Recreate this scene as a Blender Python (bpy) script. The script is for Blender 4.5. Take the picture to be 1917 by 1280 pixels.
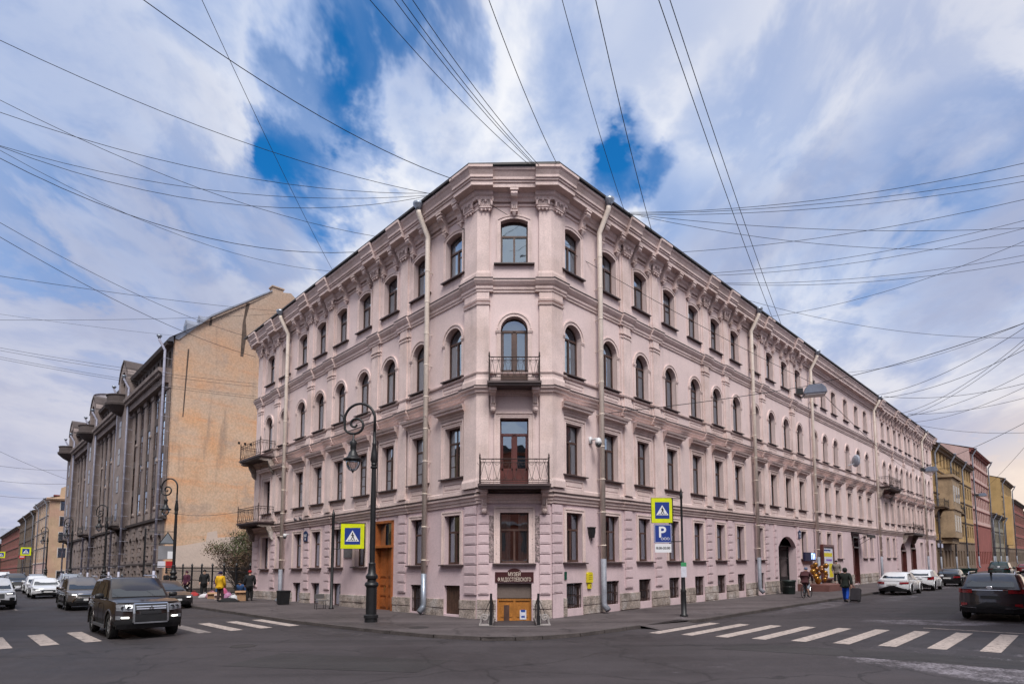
import bpy, bmesh, math, random
from mathutils import Vector, Matrix
random.seed(7)
R_ = math.radians
for o in list(bpy.data.objects): bpy.data.objects.remove(o)
sc = bpy.context.scene
COL = sc.collection
# ---------------------------------------------------------------- camera
cam = bpy.data.objects.new('camera', bpy.data.cameras.new('camera')); COL.objects.link(cam)
cam.location = (0, 0, 2.2); cam.rotation_euler = (R_(94.7), 0, 0)
cam.data.sensor_width = 36; cam.data.lens = 20.131; cam.data.shift_y = 0.1721
cam.data.clip_start = 0.1; cam.data.clip_end = 4000
sc.camera = cam
# ---------------------------------------------------------------- sky
SUN_EL, SUN_AZ = 54.0, 170.0       # azimuth clockwise from +Y (south-south-east, behind the camera)
wd = bpy.data.worlds.new('World'); sc.world = wd; wd.use_nodes = True
nt = wd.node_tree; nt.nodes.clear()
def N(t, **k):
    n = nt.nodes.new(t)
    for a, b in k.items(): setattr(n, a, b)
    return n
def LK(a, b): nt.links.new(a, b)
def math_(op, a, b=None, c=None, clamp=False):
    n = N('ShaderNodeMath', operation=op, use_clamp=clamp)
    for i, v in enumerate((a, b, c)):
        if v is None: continue
        if isinstance(v, (int, float)): n.inputs[i].default_value = v
        else: LK(v, n.inputs[i])
    return n.outputs[0]
def mixc(f, a, b, mode='MIX'):
    n = N('ShaderNodeMix', data_type='RGBA', blend_type=mode)
    for s, v in ((n.inputs[0], f), (n.inputs[6], a), (n.inputs[7], b)):
        if isinstance(v, (int, float)): s.default_value = v
        elif isinstance(v, tuple): s.default_value = v + (1,)
        else: LK(v, s)
    return n.outputs[2]
def ramp(f, a, b, smooth=True):
    n = N('ShaderNodeMapRange', interpolation_type='SMOOTHSTEP' if smooth else 'LINEAR')
    n.inputs[1].default_value = a; n.inputs[2].default_value = b
    LK(f, n.inputs[0]); return n.outputs[0]
sky = N('ShaderNodeTexSky', sky_type='NISHITA', sun_disc=False)
sky.sun_elevation = R_(SUN_EL); sky.sun_rotation = R_(SUN_AZ)
tc = N('ShaderNodeTexCoord'); sep = N('ShaderNodeSeparateXYZ'); LK(tc.outputs['Generated'], sep.inputs[0])
X, Y, Z = sep.outputs
zz = math_('ADD', math_('MAXIMUM', Z, 0.0), 0.22)
comb = N('ShaderNodeCombineXYZ'); LK(math_('DIVIDE', X, zz), comb.inputs[0]); LK(math_('DIVIDE', Y, zz), comb.inputs[1])
def noise(scale, detail, rough, dist, loc, sx=1, sy=1, rot=0):
    m = N('ShaderNodeMapping'); m.inputs[1].default_value = loc; m.inputs[2].default_value = (0, 0, R_(rot)); m.inputs[3].default_value = (sx, sy, 1)
    LK(comb.outputs[0], m.inputs[0])
    n = N('ShaderNodeTexNoise'); n.inputs['Scale'].default_value = scale; n.inputs['Detail'].default_value = detail
    n.inputs['Roughness'].default_value = rough; n.inputs['Distortion'].default_value = dist
    LK(m.outputs[0], n.inputs['Vector']); return n.outputs[0]
n1 = noise(1.25, 5, .55, .25, (3.1, 1.7, 0), 1.0, .82, -14)
n2 = noise(3.6, 6, .60, .3, (7.3, 4.2, 2), 1.0, .72, -14)
n3 = noise(.6, 2, .5, .2, (1.3, 9.2, 5)); n4 = noise(2.1, 5, .6, .3, (4.7, 2.9, 8), 1., .6, -30)
cl = math_('ADD', math_('MULTIPLY', n1, 1.15), math_('MULTIPLY_ADD', n2, 1.15, -.62))
# gaps in the cloud deck where the blue shows
def gap(d, wdt, amp):
    v = Vector(d).normalized()
    dp = N('ShaderNodeVectorMath', operation='DOT_PRODUCT'); LK(tc.outputs['Generated'], dp.inputs[0]); dp.inputs[1].default_value = v
    return math_('MULTIPLY', ramp(math_('ADD', dp.outputs['Value'], math_('MULTIPLY', wob, wdt*wdt/90)), math.cos(R_(wdt)), math.cos(R_(wdt * .05))), amp)
gaps = None
wob = math_('MULTIPLY', math_('SUBTRACT', math_('ADD', math_('MULTIPLY', n2, .6), math_('MULTIPLY', n1, .4)), .5), .16)
for g in [((-.33, 1, 1.0), 10, .30), ((-.21, 1, .95), 7, .22), ((-.42, 1, .93), 6, .14), ((.145, 1, .83), 4, .26), ((.17, 1, .765), 4, .30), ((.155, 1, .72), 3, .16), ((.14, 1, .64), 6, .08), ((-.88, 1, .80), 16, .20), ((-.70, 1, .58), 11, .16), ((-.33, 1, .53), 9, .07),
          ((-.18, 1, .52), 6, .12), ((.33, 1, .42), 9, .10), ((.62, 1, .76), 12, .24), ((.86, 1, .60), 10, .18), ((.30, 1, .92), 9, .10)]:
    q = gap(*g); gaps = q if gaps is None else math_('ADD', gaps, q)
clm = math_('SUBTRACT', cl, gaps)
cover = math_('MAXIMUM', ramp(clm, -.06, .36), math_('MULTIPLY', ramp(Z, .40, .12), .97))
thick = ramp(clm, .28, .72)
dark = ramp(n3, .44, .62)
bluec = mixc(1.0, sky.outputs[0], (.10, .92, 1.55), 'MULTIPLY')
BL = N('ShaderNodeVectorMath', operation='SCALE'); LK(bluec, BL.inputs[0]); BL.inputs[3].default_value = .10
ccol = mixc(thick, (.33, .43, .66), (.92, .91, .905))
ccol = mixc(math_('MULTIPLY', dark, .45), ccol, (.38, .40, .53))
ccol = mixc(math_('MULTIPLY', ramp(n4, .46, .66), .62), ccol, (.34, .37, .51))
low = ramp(Z, .46, .04)                       # towards the horizon the deck greys to lavender
ccol = mixc(math_('MULTIPLY', low, .72), ccol, (.44, .44, .56))
rgt = ramp(X, -.15, .75)                      # the veiled sun brightens the deck to the right
ccol = mixc(math_('MULTIPLY', math_('MULTIPLY', rgt, ramp(clm, .45, .8)), .5), ccol, (.92, .89, .88))
side = N('ShaderNodeVectorMath', operation='DOT_PRODUCT'); LK(tc.outputs['Generated'], side.inputs[0]); side.inputs[1].default_value = Vector((.72, .68, .02)).normalized()
warm = ramp(side.outputs['Value'], .968, 1.0)
ccol = mixc(math_('MULTIPLY', warm, .75), ccol, (.95, .76, .58))
skyc = mixc(cover, BL.outputs[0], ccol)
bg = N('ShaderNodeBackground'); bg.inputs[1].default_value = 1.0; LK(skyc, bg.inputs[0])
wd.cycles.sampling_method = 'MANUAL'; wd.cycles.sample_map_resolution = 256
wo = N('ShaderNodeOutputWorld'); LK(bg.outputs[0], wo.inputs[0])
# ---------------------------------------------------------------- sun (veiled by cloud)
sd = bpy.data.lights.new('sun', 'SUN'); sd.energy = 3.0; sd.angle = R_(26); sd.color = (1, .965, .92)
sun = bpy.data.objects.new('sun', sd); COL.objects.link(sun)
az, el = R_(SUN_AZ), R_(SUN_EL)
sv = Vector((math.sin(az) * math.cos(el), math.cos(az) * math.cos(el), math.sin(el)))
sun.rotation_euler = sv.to_track_quat('Z', 'Y').to_euler(); sun.location = (0, 0, 60)
sc.view_settings.view_transform = 'Standard'; sc.view_settings.look = 'None'
sc.view_settings.exposure = 0.22; sc.view_settings.gamma = 1.0; sc.view_settings.use_curve_mapping = False
sc.render.engine = 'CYCLES'
sc.cycles.max_bounces = 4; sc.cycles.diffuse_bounces = 2; sc.cycles.glossy_bounces = 2; sc.cycles.transparent_max_bounces = 6; sc.cycles.caustics_reflective = False; sc.cycles.caustics_refractive = False
# ---------------------------------------------------------------- helpers
class MB:
    def __init__(s): s.v = []; s.f = []; s.m = []
    def add(s, vs, fs, mi=0):
        b = len(s.v); s.v += [tuple(p) for p in vs]
        for f in fs: s.f.append(tuple(b + i for i in f)); s.m.append(mi)
    def poly(s, pts, mi=0): s.add(pts, [tuple(range(len(pts)))], mi)
    def box(s, x0, x1, y0, y1, z0, z1, mi=0, tf=None):
        vs = [(x0,y0,z0),(x1,y0,z0),(x1,y1,z0),(x0,y1,z0),(x0,y0,z1),(x1,y0,z1),(x1,y1,z1),(x0,y1,z1)]
        if tf: vs = [tf(*p) for p in vs]
        s.add(vs, [(3,2,1,0),(4,5,6,7),(0,1,5,4),(1,2,6,5),(2,3,7,6),(3,0,4,7)], mi)
    def prism(s, pts, t0, t1, f, mi=0):      # pts 2-D polygon, f(a,b,t)->xyz
        n = len(pts)
        vs = [f(a, b, t0) for a, b in pts] + [f(a, b, t1) for a, b in pts]
        s.add(vs, [tuple(range(n))[::-1], tuple(range(n, 2*n))] + [(i, (i+1) % n, n+(i+1) % n, n+i) for i in range(n)], mi)
    def tube(s, pts, r, n=6, mi=0, closed=False):
        pts = [Vector(p) for p in pts]; k = len(pts); rs = r if isinstance(r, (list, tuple)) else [r]*k
        vs = []; prev = None
        for i, p in enumerate(pts):
            t = ((pts[(i+1) % k] - pts[i-1]) if closed else (pts[min(i+1, k-1)] - pts[max(i-1, 0)])).normalized()
            if prev is None:
                a = Vector((0,0,1)) if abs(t.z) < .9 else Vector((1,0,0)); u = t.cross(a).normalized()
            else: u = (prev - t*prev.dot(t)).normalized()
            prev = u; w = t.cross(u)
            vs += [p + (u*math.cos(2*math.pi*j/n) + w*math.sin(2*math.pi*j/n))*rs[i] for j in range(n)]
        fs = []
        for i in range(k if closed else k-1):
            a, b = i*n, ((i+1) % k)*n
            fs += [(a+j, a+(j+1) % n, b+(j+1) % n, b+j) for j in range(n)]
        if not closed: fs += [tuple(range(n))[::-1], tuple(range((k-1)*n, k*n))]
        s.add(vs, fs, mi)
    def lathe(s, prof, n=12, c=(0,0,0), mi=0, f=None, cap=True):
        vs = []
        for r, z in prof:
            for j in range(n):
                a = 2*math.pi*j/n; p = (r*math.cos(a), r*math.sin(a), z)
                if f: p = f(*p)
                vs.append((p[0]+c[0], p[1]+c[1], p[2]+c[2]))
        fs = [(i*n+j, i*n+(j+1) % n, (i+1)*n+(j+1) % n, (i+1)*n+j) for i in range(len(prof)-1) for j in range(n)]
        if cap: fs += [tuple(range(n))[::-1], tuple(range((len(prof)-1)*n, len(prof)*n))]
        s.add(vs, fs, mi)
    def mesh(s, name, mats, smooth=False):
        me = bpy.data.meshes.new(name); me.from_pydata(s.v, [], s.f)
        for m in (mats if isinstance(mats, (list, tuple)) else [mats]): me.materials.append(m)
        if any(s.m): me.polygons.foreach_set('material_index', s.m)
        if smooth: me.polygons.foreach_set('use_smooth', [True]*len(s.f))
        me.update(); return me
    def build(s, name, mats, parent=None, loc=(0,0,0), rz=0, smooth=False):
        return obj(name, s.mesh(name, mats, smooth), parent, loc, rz)
def obj(name, me, parent=None, loc=(0,0,0), rz=0):
    o = bpy.data.objects.new(name, me); COL.objects.link(o); o.location = loc; o.rotation_euler = (0, 0, rz)
    if parent: o.parent = parent
    return o
def tag(o, label=None, cat=None, group=None, kind=None):
    for k, v in (('label', label), ('category', cat), ('group', group), ('kind', kind)):
        if v: o[k] = v
    return o
def thing(name, loc, label, cat, group=None, rz=0):
    return tag(obj(name, None, None, loc, rz), label, cat, group)
def copy_tree(o, parent=None):
    c = o.copy(); COL.objects.link(c)
    if parent: c.parent = parent
    for ch in list(o.children): copy_tree(ch, c)
    return c
SHOP = bpy.data.scenes.new('workshop')     # small side scene in which modifiers are applied
def realize(o, *others):
    for q in (o,) + others: SHOP.collection.objects.link(q)
    vl = SHOP.view_layers[0]; vl.update(); dg = vl.depsgraph
    me = bpy.data.meshes.new_from_object(o.evaluated_get(dg)); o.modifiers.clear(); o.data = me
    for q in (o,) + others: SHOP.collection.objects.unlink(q)
    return o
def smooth_by_angle(me, deg=38):
    bm = bmesh.new(); bm.from_mesh(me); bmesh.ops.recalc_face_normals(bm, faces=bm.faces)
    for f in bm.faces: f.smooth = True
    for e in bm.edges: e.smooth = not (len(e.link_faces) == 2 and e.calc_face_angle(0) > R_(deg))
    bm.to_mesh(me); bm.free()
# ---------------------------------------------------------------- materials
def mat(name, col, rough=.8, var=.12, scale=1.2, fine=22, fvar=.08, bump=0., bscale=60, streak=0., metal=0., spec=.5, tint=None, tintamt=.5, coat=0., emit=0.):
    global nt
    m = bpy.data.materials.new(name); m.use_nodes = True; nt = m.node_tree
    b = nt.nodes['Principled BSDF']; b.inputs['Roughness'].default_value = rough; b.inputs['Metallic'].default_value = metal
    b.inputs['Specular IOR Level'].default_value = spec; b.inputs['Coat Weight'].default_value = coat; b.inputs['Coat Roughness'].default_value = .05
    b.inputs['Base Color'].default_value = (*col, 1)
    if emit: b.inputs['Emission Color'].default_value = (*col, 1); b.inputs['Emission Strength'].default_value = emit
    if var == 0 and fvar == 0 and not bump: return m
    g = N('ShaderNodeNewGeometry')
    def nz(s, d=4, sc=(1,1,1)):
        mp = N('ShaderNodeMapping'); mp.inputs[3].default_value = sc; LK(g.outputs['Position'], mp.inputs[0])
        n = N('ShaderNodeTexNoise'); n.inputs['Scale'].default_value = s; n.inputs['Detail'].default_value = d; n.inputs['Roughness'].default_value = .6
        LK(mp.outputs[0], n.inputs['Vector']); return n.outputs[0]
    c = mixc(ramp(nz(scale), .3, .7), tuple(x*(1-var) for x in col), tuple(min(1, x*(1+var)) for x in col))
    if tint: c = mixc(math_('MULTIPLY', ramp(nz(scale*.45, 5), .48, .66), tintamt), c, tint)
    if streak: c = mixc(math_('MULTIPLY', ramp(nz(2.2, 5, (1, 1, .12)), .52, .78), streak), c, tuple(x*.42 for x in col))
    if fvar: c = mixc(ramp(nz(fine, 3), .35, .65), mixc(1.0, c, (1-fvar,)*3, 'MULTIPLY'), mixc(1.0, c, (1+fvar,)*3, 'MULTIPLY'))
    LK(c, b.inputs['Base Color'])
    if bump:
        bp = N('ShaderNodeBump'); bp.inputs['Strength'].default_value = bump; bp.inputs['Distance'].default_value = .02
        LK(nz(bscale, 5), bp.inputs['Height']); LK(bp.outputs[0], b.inputs['Normal'])
    return m
def glass(name, tint=(.82,.86,.86), boost=2.4, base=.30):
    global nt
    m = bpy.data.materials.new(name); m.use_nodes = True; nt = m.node_tree; nt.nodes.remove(nt.nodes['Principled BSDF'])
    out = nt.nodes['Material Output']; tr = N('ShaderNodeBsdfTransparent'); tr.inputs[0].default_value = (*tint, 1)
    gl = N('ShaderNodeBsdfGlossy'); gl.inputs['Roughness'].default_value = .015; gl.inputs['Color'].default_value = (.70, .85, 1.0, 1)  # blue gloss tint stands in for blue sky mirrored in the panes
    g = N('ShaderNodeNewGeometry'); n = N('ShaderNodeTexNoise'); n.inputs['Scale'].default_value = 1.6; n.inputs['Detail'].default_value = 1; LK(g.outputs['Position'], n.inputs['Vector'])
    bp = N('ShaderNodeBump'); bp.inputs['Strength'].default_value = .12; bp.inputs['Distance'].default_value = .03; LK(n.outputs[0], bp.inputs['Height']); oi = N('ShaderNodeObjectInfo'); wn = N('ShaderNodeTexWhiteNoise', noise_dimensions='1D'); LK(oi.outputs['Random'], wn.inputs['W'])
    tl = N('ShaderNodeVectorMath', operation='MULTIPLY_ADD'); tl.inputs[1].default_value = (.16,)*3; tl.inputs[2].default_value = (-.08,)*3; LK(wn.outputs['Color'], tl.inputs[0])      # old sashes hang slightly out of true
    ad = N('ShaderNodeVectorMath', operation='ADD'); LK(bp.outputs[0], ad.inputs[0]); LK(tl.outputs[0], ad.inputs[1]); nm = N('ShaderNodeVectorMath', operation='NORMALIZE'); LK(ad.outputs[0], nm.inputs[0]); LK(nm.outputs[0], gl.inputs['Normal'])
    fr = N('ShaderNodeFresnel'); fr.inputs[0].default_value = 1.5
    f = math_('ADD', math_('MULTIPLY', fr.outputs[0], boost), base, clamp=True)
    mx = N('ShaderNodeMixShader'); LK(f, mx.inputs[0]); LK(tr.outputs[0], mx.inputs[1]); LK(gl.outputs[0], mx.inputs[2]); LK(mx.outputs[0], out.inputs[0])
    return m
PINK = mat('pink_stucco', (.735,.585,.565), .88, .05, .5, 14, .04, .3, 40, .26, tint=(.60,.47,.45), tintamt=.25)
PINKT = mat('pink_trim', (.745,.59,.555), .85, .09, 1.0, 18, .07, .2, 50, .36, tint=(.50,.36,.30), tintamt=.36)
LILAC = mat('lilac_stucco', (.66,.51,.53), .88, .06, .5, 14, .05, .3, 40, .26, tint=(.54,.42,.42), tintamt=.35)
STONE = mat('plinth_limestone', (.34,.28,.245), .95, .35, 2.2, 16, .3, .8, 18, .2, tint=(.52,.47,.45), tintamt=.8)
DARKMET = mat('dark_roof_metal', (.035,.03,.032), .55, .2, 1, 20, .1)
SILL = mat('sill_metal', (.075,.05,.05), .5, .2, 2, 20, .1)
WOODF = mat('brown_window_frame', (.085,.045,.035), .5, .25, 3, 30, .12)
WHITEF = mat('white_window_frame', (.5,.48,.46), .5, .1, 3, 30, .05)
GLASS = glass('window_glass')
ROOM = mat('dim_interior', (.22,.19,.17), .9, .2, .6)
CURT = mat('white_curtain', (.72,.70,.69), .9, .06, 3, 12, .05)
CURTG = mat('grey_curtain', (.34,.31,.31), .9, .15, 3, 12, .08)
CREAM = mat('cream_pipe_paint', (.80,.69,.60), .5, .06, 2, 15, .06, 0, 40, .15)
GREYP = mat('grey_pipe_paint', (.22,.23,.27), .5, .15, 3, 20, .1)
ZINC = mat('zinc_sheet', (.32,.36,.42), .35, .15, 3, 20, .08, metal=.6)
IRON = mat('black_iron', (.012,.012,.014), .45, .2, 4, 30, .1)
RUST = mat('brown_wrought_iron', (.045,.025,.022), .6, .3, 4, 30, .2)
OAK = mat('orange_varnished_oak', (.34,.105,.03), .42, .2, 1.6, 30, .2, coat=.25)
OAK2 = mat('ochre_varnished_door', (.42,.17,.035), .4, .18, 1.6, 30, .2, coat=.25)
REDW = mat('dark_red_wood', (.105,.03,.026), .4, .2, 2, 30, .15, coat=.2)
# ---------------------------------------------------------------- lie of the land
K = .0185
def gz(x): return .005*max(x, -60) if x < 0 else .0125*min(x, 90)
class Fac:
    def __init__(s, P, d, right=False):
        s.P = Vector(P); s.d = Vector(d).normalized(); s.s = -1 if right else 1
        s.n = Vector((s.d.y, -s.d.x)) * (1 if right else -1)
        s.ks = K*s.d.x
        xa = s.d*s.s; s.ang = math.atan2(xa.y, xa.x)
    def w(s, u, v, z):
        p = s.P + s.d*u + s.n*v
        return Vector((p.x, p.y, z + K*(s.P.x + s.d.x*u)))
    def g(s, u, v, h=0):            # point standing on the ground
        p = s.P + s.d*u + s.n*v
        return Vector((p.x, p.y, h + gz(p.x)))
    def l(s, u, v, z): return (s.s*u, v, z + s.ks*u)
    def put(s, o, par, u, v, z, rz=0):
        p = s.w(u, v, z); o.parent = par; o.location = p - par.location if par else p; o.rotation_euler = (0, 0, s.ang + rz); return o
    def base(s): return s.w(0, 0, 0)
FL = Fac((-1.405, 23.0), (-math.sin(R_(44.85)), math.cos(R_(44.85))))
FR = Fac((1.592, 23.0), (math.sin(R_(45.5)), math.cos(R_(45.5))), True)
FC = Fac((0.0935, 23.0), (1, 0), True); FC.ks = 0; CW = 1.4985
# ---------------------------------------------------------------- ground, roads, pavements
def asphalt(name, col, snow=()):
    global nt
    m = bpy.data.materials.new(name); m.use_nodes = True; nt = m.node_tree; b = nt.nodes['Principled BSDF']
    g = N('ShaderNodeNewGeometry'); P = g.outputs['Position']
    def nz(s, d=4, sc=(1,1,1), r=.6):
        mp = N('ShaderNodeMapping'); mp.inputs[3].default_value = sc; LK(P, mp.inputs[0])
        n = N('ShaderNodeTexNoise'); n.inputs['Scale'].default_value = s; n.inputs['Detail'].default_value = d; n.inputs['Roughness'].default_value = r
        LK(mp.outputs[0], n.inputs['Vector']); return n.outputs[0]
    big, mid, fine = nz(.22, 5), nz(1.7, 6), nz(70, 3)
    c = mixc(ramp(big, .35, .65), tuple(x*.74 for x in col), tuple(x*1.28 for x in col))
    c = mixc(math_('MULTIPLY', ramp(mid, .45, .75), .5), c, tuple(x*1.55 for x in col))
    c = mixc(ramp(fine, .38, .62), mixc(1., c, (.62,)*3, 'MULTIPLY'), mixc(1., c, (1.38,)*3, 'MULTIPLY'))
    trk = nz(1., 4, (1, 1, 1)); mpa = N('ShaderNodeMapping'); mpa.inputs[2].default_value = (0, 0, R_(45)); mpa.inputs[3].default_value = (.06, .85, 1); LK(P, mpa.inputs[0]); na = N('ShaderNodeTexNoise'); na.inputs['Scale'].default_value = 1.; na.inputs['Detail'].default_value = 5; LK(mpa.outputs[0], na.inputs['Vector'])
    c = mixc(math_('MULTIPLY', ramp(na.outputs[0], .50, .66), .5), c, tuple(x*1.7 for x in col)); c = mixc(math_('MULTIPLY', ramp(na.outputs[0], .46, .34), .5), c, tuple(x*.5 for x in col))
    vo = N('ShaderNodeTexVoronoi', feature='DISTANCE_TO_EDGE'); vo.inputs['Scale'].default_value = .23
    wp = N('ShaderNodeVectorMath', operation='ADD'); LK(P, wp.inputs[0])
    nn = N('ShaderNodeTexNoise'); nn.inputs['Scale'].default_value = .9; nn.inputs['Detail'].default_value = 4; LK(P, nn.inputs['Vector'])
    sc_ = N('ShaderNodeVectorMath', operation='SCALE'); sc_.inputs[3].default_value = 1.6; LK(nn.outputs['Color'], sc_.inputs[0]); LK(sc_.outputs[0], wp.inputs[1])
    LK(wp.outputs[0], vo.inputs['Vector'])
    c = mixc(math_('MULTIPLY', ramp(vo.outputs['Distance'], .014, .003), .7), c, tuple(x*.35 for x in col))
    if snow:
        tot = None
        for (x, y, ang, a, bb, amp) in snow:
            mp = N('ShaderNodeMapping'); mp.vector_type = 'TEXTURE'; mp.inputs[1].default_value = (x, y, 0); mp.inputs[2].default_value = (0, 0, R_(ang)); mp.inputs[3].default_value = (a, bb, 1e6)
            LK(P, mp.inputs[0]); ln = N('ShaderNodeVectorMath', operation='LENGTH'); LK(mp.outputs[0], ln.inputs[0])
            f = math_('MULTIPLY', ramp(ln.outputs['Value'], 1.0, .45), amp); tot = f if tot is None else math_('MAXIMUM', tot, f)
        sp = math_('ADD', math_('MULTIPLY', nz(16, 6, r=.8), .62), math_('MULTIPLY', nz(1.7, 5, r=.65), .38))
        thr = math_('SUBTRACT', .70, math_('MULTIPLY', tot, .20))
        mask = math_('MULTIPLY', math_('MULTIPLY', math_('SUBTRACT', sp, thr), 9., clamp=True), ramp(tot, .02, .2))
        c = mixc(math_('MULTIPLY', mask, .7), c, (.36, .33, .37))
    LK(c, b.inputs['Base Color']); 
    LK(math_('ADD', math_('MULTIPLY', ramp(big, .3, .7), .22), .58), b.inputs['Roughness'])
    bp = N('ShaderNodeBump'); bp.inputs['Strength'].default_value = .5; bp.inputs['Distance'].default_value = .012; LK(fine, bp.inputs['Height']); LK(bp.outputs[0], b.inputs['Normal'])
    return m
SNOW = [(8.5, 25.5, 45, 6, 1.7, .9), (15, 28.5, 45, 9, 1.3, 1.0), (23.5, 34.8, 45, 9, 1.0, .95), (15.0, 20.6, -20, 3.6, 1.6, 1.15), (10.8, 13.6, 135, 4, 1.3, .8),
        (9.6, 11.2, 120, 6.5, 1.8, 1.15), (38, 50, 45, 16, 1.2, 1.), (6.3, 20.3, 35, 2.4, .7, .8), (-5.0, 18.9, -40, 4, .35, .8), (0.6, 16.8, 10, 3.2, .25, .7), (-9.6, 22.6, -45, 3, .3, .8), (22, 29, 45, 5, .6, .8), (4.4, 12.5, 20, 3, 1.2, .6)]
ROADM = asphalt('worn_asphalt', (.037,.031,.034), SNOW)
WALKM = asphalt('pavement_asphalt', (.074,.061,.062), [(9.5, 26.2, 45, 7, 1.6, .75), (17, 34, 45, 9, .9, .7), (6.7, 22.2, 45, 1.6, 1.2, .9), (1.5, 20.5, 0, 5, 1.5, .35)])
PATCHM = asphalt('dark_repair_asphalt', (.028,.025,.026), [(10.8, 13.6, 135, 4, 1.3, .8)])
KERBM = mat('granite_kerb', (.075,.062,.06), .85, .25, 1.5, 30, .3, .4, 60)
xs = [-2000, -400, -150, -60] + [i*2.0 for i in range(-29, 46)] + [120, 200, 500, 2000]
ys = [-600, -100, -20, 0, 10, 20, 30, 45, 70, 120, 250, 600, 3000]
mb = MB(); mb.add([(x, y, gz(x)) for y in ys for x in xs], [(j*len(xs)+i, j*len(xs)+i+1, (j+1)*len(xs)+i+1, (j+1)*len(xs)+i) for j in range(len(ys)-1) for i in range(len(xs)-1)])
road = tag(mb.build('road', ROADM), kind='structure')
def sheet(name, pts, m, h, parent=None, kind='structure'):
    bm = bmesh.new(); vs = [bm.verts.new((x, y, 0)) for x, y in pts]; bm.faces.new(vs); bmesh.ops.triangulate(bm, faces=bm.faces)
    bmesh.ops.subdivide_edges(bm, edges=[e for e in bm.edges if e.calc_length() > 6], cuts=3, use_grid_fill=False); bmesh.ops.triangulate(bm, faces=bm.faces)
    for v in bm.verts: v.co.z = gz(v.co.x) + h
    for f in bm.faces:
        if f.normal.z < 0: f.normal_flip()
    me = bpy.data.meshes.new(name); bm.to_mesh(me); bm.free(); me.materials.append(m); o = obj(name, me, parent)
    if not parent: tag(o, kind=kind)
    return o
far = lambda F, u, v: tuple(F.g(u, v).xy)
LC = [far(FL, 260, 4.9), far(FL, 120, 4.9), far(FL, 60, 4.9), (-17.07, 31.0), (-12.97, 27.0), (-8.81, 22.85), (-5.94, 20.36), (-3.97, 18.8), (-2.4, 17.75), (-.92, 17.15), (.1, 17.05), (.9, 17.2), (2.1, 17.81), (3.82, 19.32), (4.41, 19.84)]
RC = [(6.15, 21.75), (6.5, 21.42), (6.9, 21.55), (7.4, 22.0), (12.56, 27.09), far(FR, 23, 4.8), far(FR, 60, 4.8), far(FR, 120, 4.8), far(FR, 300, 4.8)]
WH = .10
PX0, PX1, PY0 = -.68, .87, 20.2        # stair pit in front of the museum door
inL = far(FL, 260, -.5); inR = far(FR, 300, -.5)
pl = LC[:10] + [(PX0, 17.1), (PX0, 23.3), far(FL, 0, -.3), inL]
pr = [(PX1, 17.19)] + LC[12:] + RC + [inR, far(FR, 0, -.3), (PX1, 23.3)]
pm = [(PX0, 17.1), (.1, 17.05), (PX1, 17.19), (PX1, PY0), (PX0, PY0)]
pav = sheet('pavement', pl, WALKM, WH)
sheet('pavement_corner', pr, WALKM, WH, pav); sheet('pavement_front', pm, WALKM, WH, pav)
mb = MB(); mb.add([(x, y, gz(x)+h) for x, y, h in ((4.36,19.86,WH+.006),(4.95,19.3,.004),(6.75,21.15,.004),(6.12,21.8,WH+.006))], [(0,1,2,3)]); tag(mb.build('dropped_kerb_ramp', WALKM), kind='structure')
def kerb(name, pts, close_end=True):
    mb = MB(); pts = [Vector((x, y, 0)) for x, y in pts]; q = []
    for i, p in enumerate(pts):
        t = (pts[min(i+1, len(pts)-1)] - pts[max(i-1, 0)]).normalized(); nrm = Vector((t.y, -t.x, 0))
        q.append((p + nrm*.0, p - nrm*.17))
    sgn = 1
    for i in range(len(q)-1):
        seg = max(1, int((pts[i+1]-pts[i]).length/1.0)) if (pts[i+1]-pts[i]).length < 40 else 6
        for k in range(seg):
            a0 = q[i][0].lerp(q[i+1][0], (k+.012)/seg); a1 = q[i][0].lerp(q[i+1][0], (k+.988)/seg)
            b0 = q[i][1].lerp(q[i+1][1], (k+.012)/seg); b1 = q[i][1].lerp(q[i+1][1], (k+.988)/seg)
            jz = random.uniform(-.004, .006)
            def zz_(p, h): return (p.x, p.y, gz(p.x)+h)
            mb.add([zz_(a0,-.1), zz_(a1,-.1), zz_(b1,-.1), zz_(b0,-.1), zz_(a0,WH+.012+jz), zz_(a1,WH+.012+jz), zz_(b1,WH+.012+jz), zz_(b0,WH+.012+jz)],
                   [(4,5,6,7),(0,1,5,4),(1,2,6,5),(2,3,7,6),(3,0,4,7)])
    return mb.build(name, KERBM, pav)
kerb('kerb', LC); kerb('kerb', RC)
# stair pit
STEP = mat('worn_step_stone', (.16,.14,.135), .9, .25, 2, 30, .2)
mb = MB()
mb.box(PX0-.12, PX0, PY0-.1, 23.3, -1.3, WH+.02); mb.box(PX1, PX1+.12, PY0-.1, 23.3, -1.3, WH+.02); mb.box(PX0, PX1, PY0-.16, PY0, -1.3, WH+.015)
for i in range(6): mb.box(PX0, PX1, PY0+.30*i, PY0+.30*(i+1), -1.3, WH-.15*(i+1))
mb.box(PX0, PX1, PY0+1.8, 23.35, -1.3, WH-1.05)
tag(mb.build('sunken_steps', STEP), 'stone steps leading down to the museum door at the building corner', 'steps')
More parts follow.
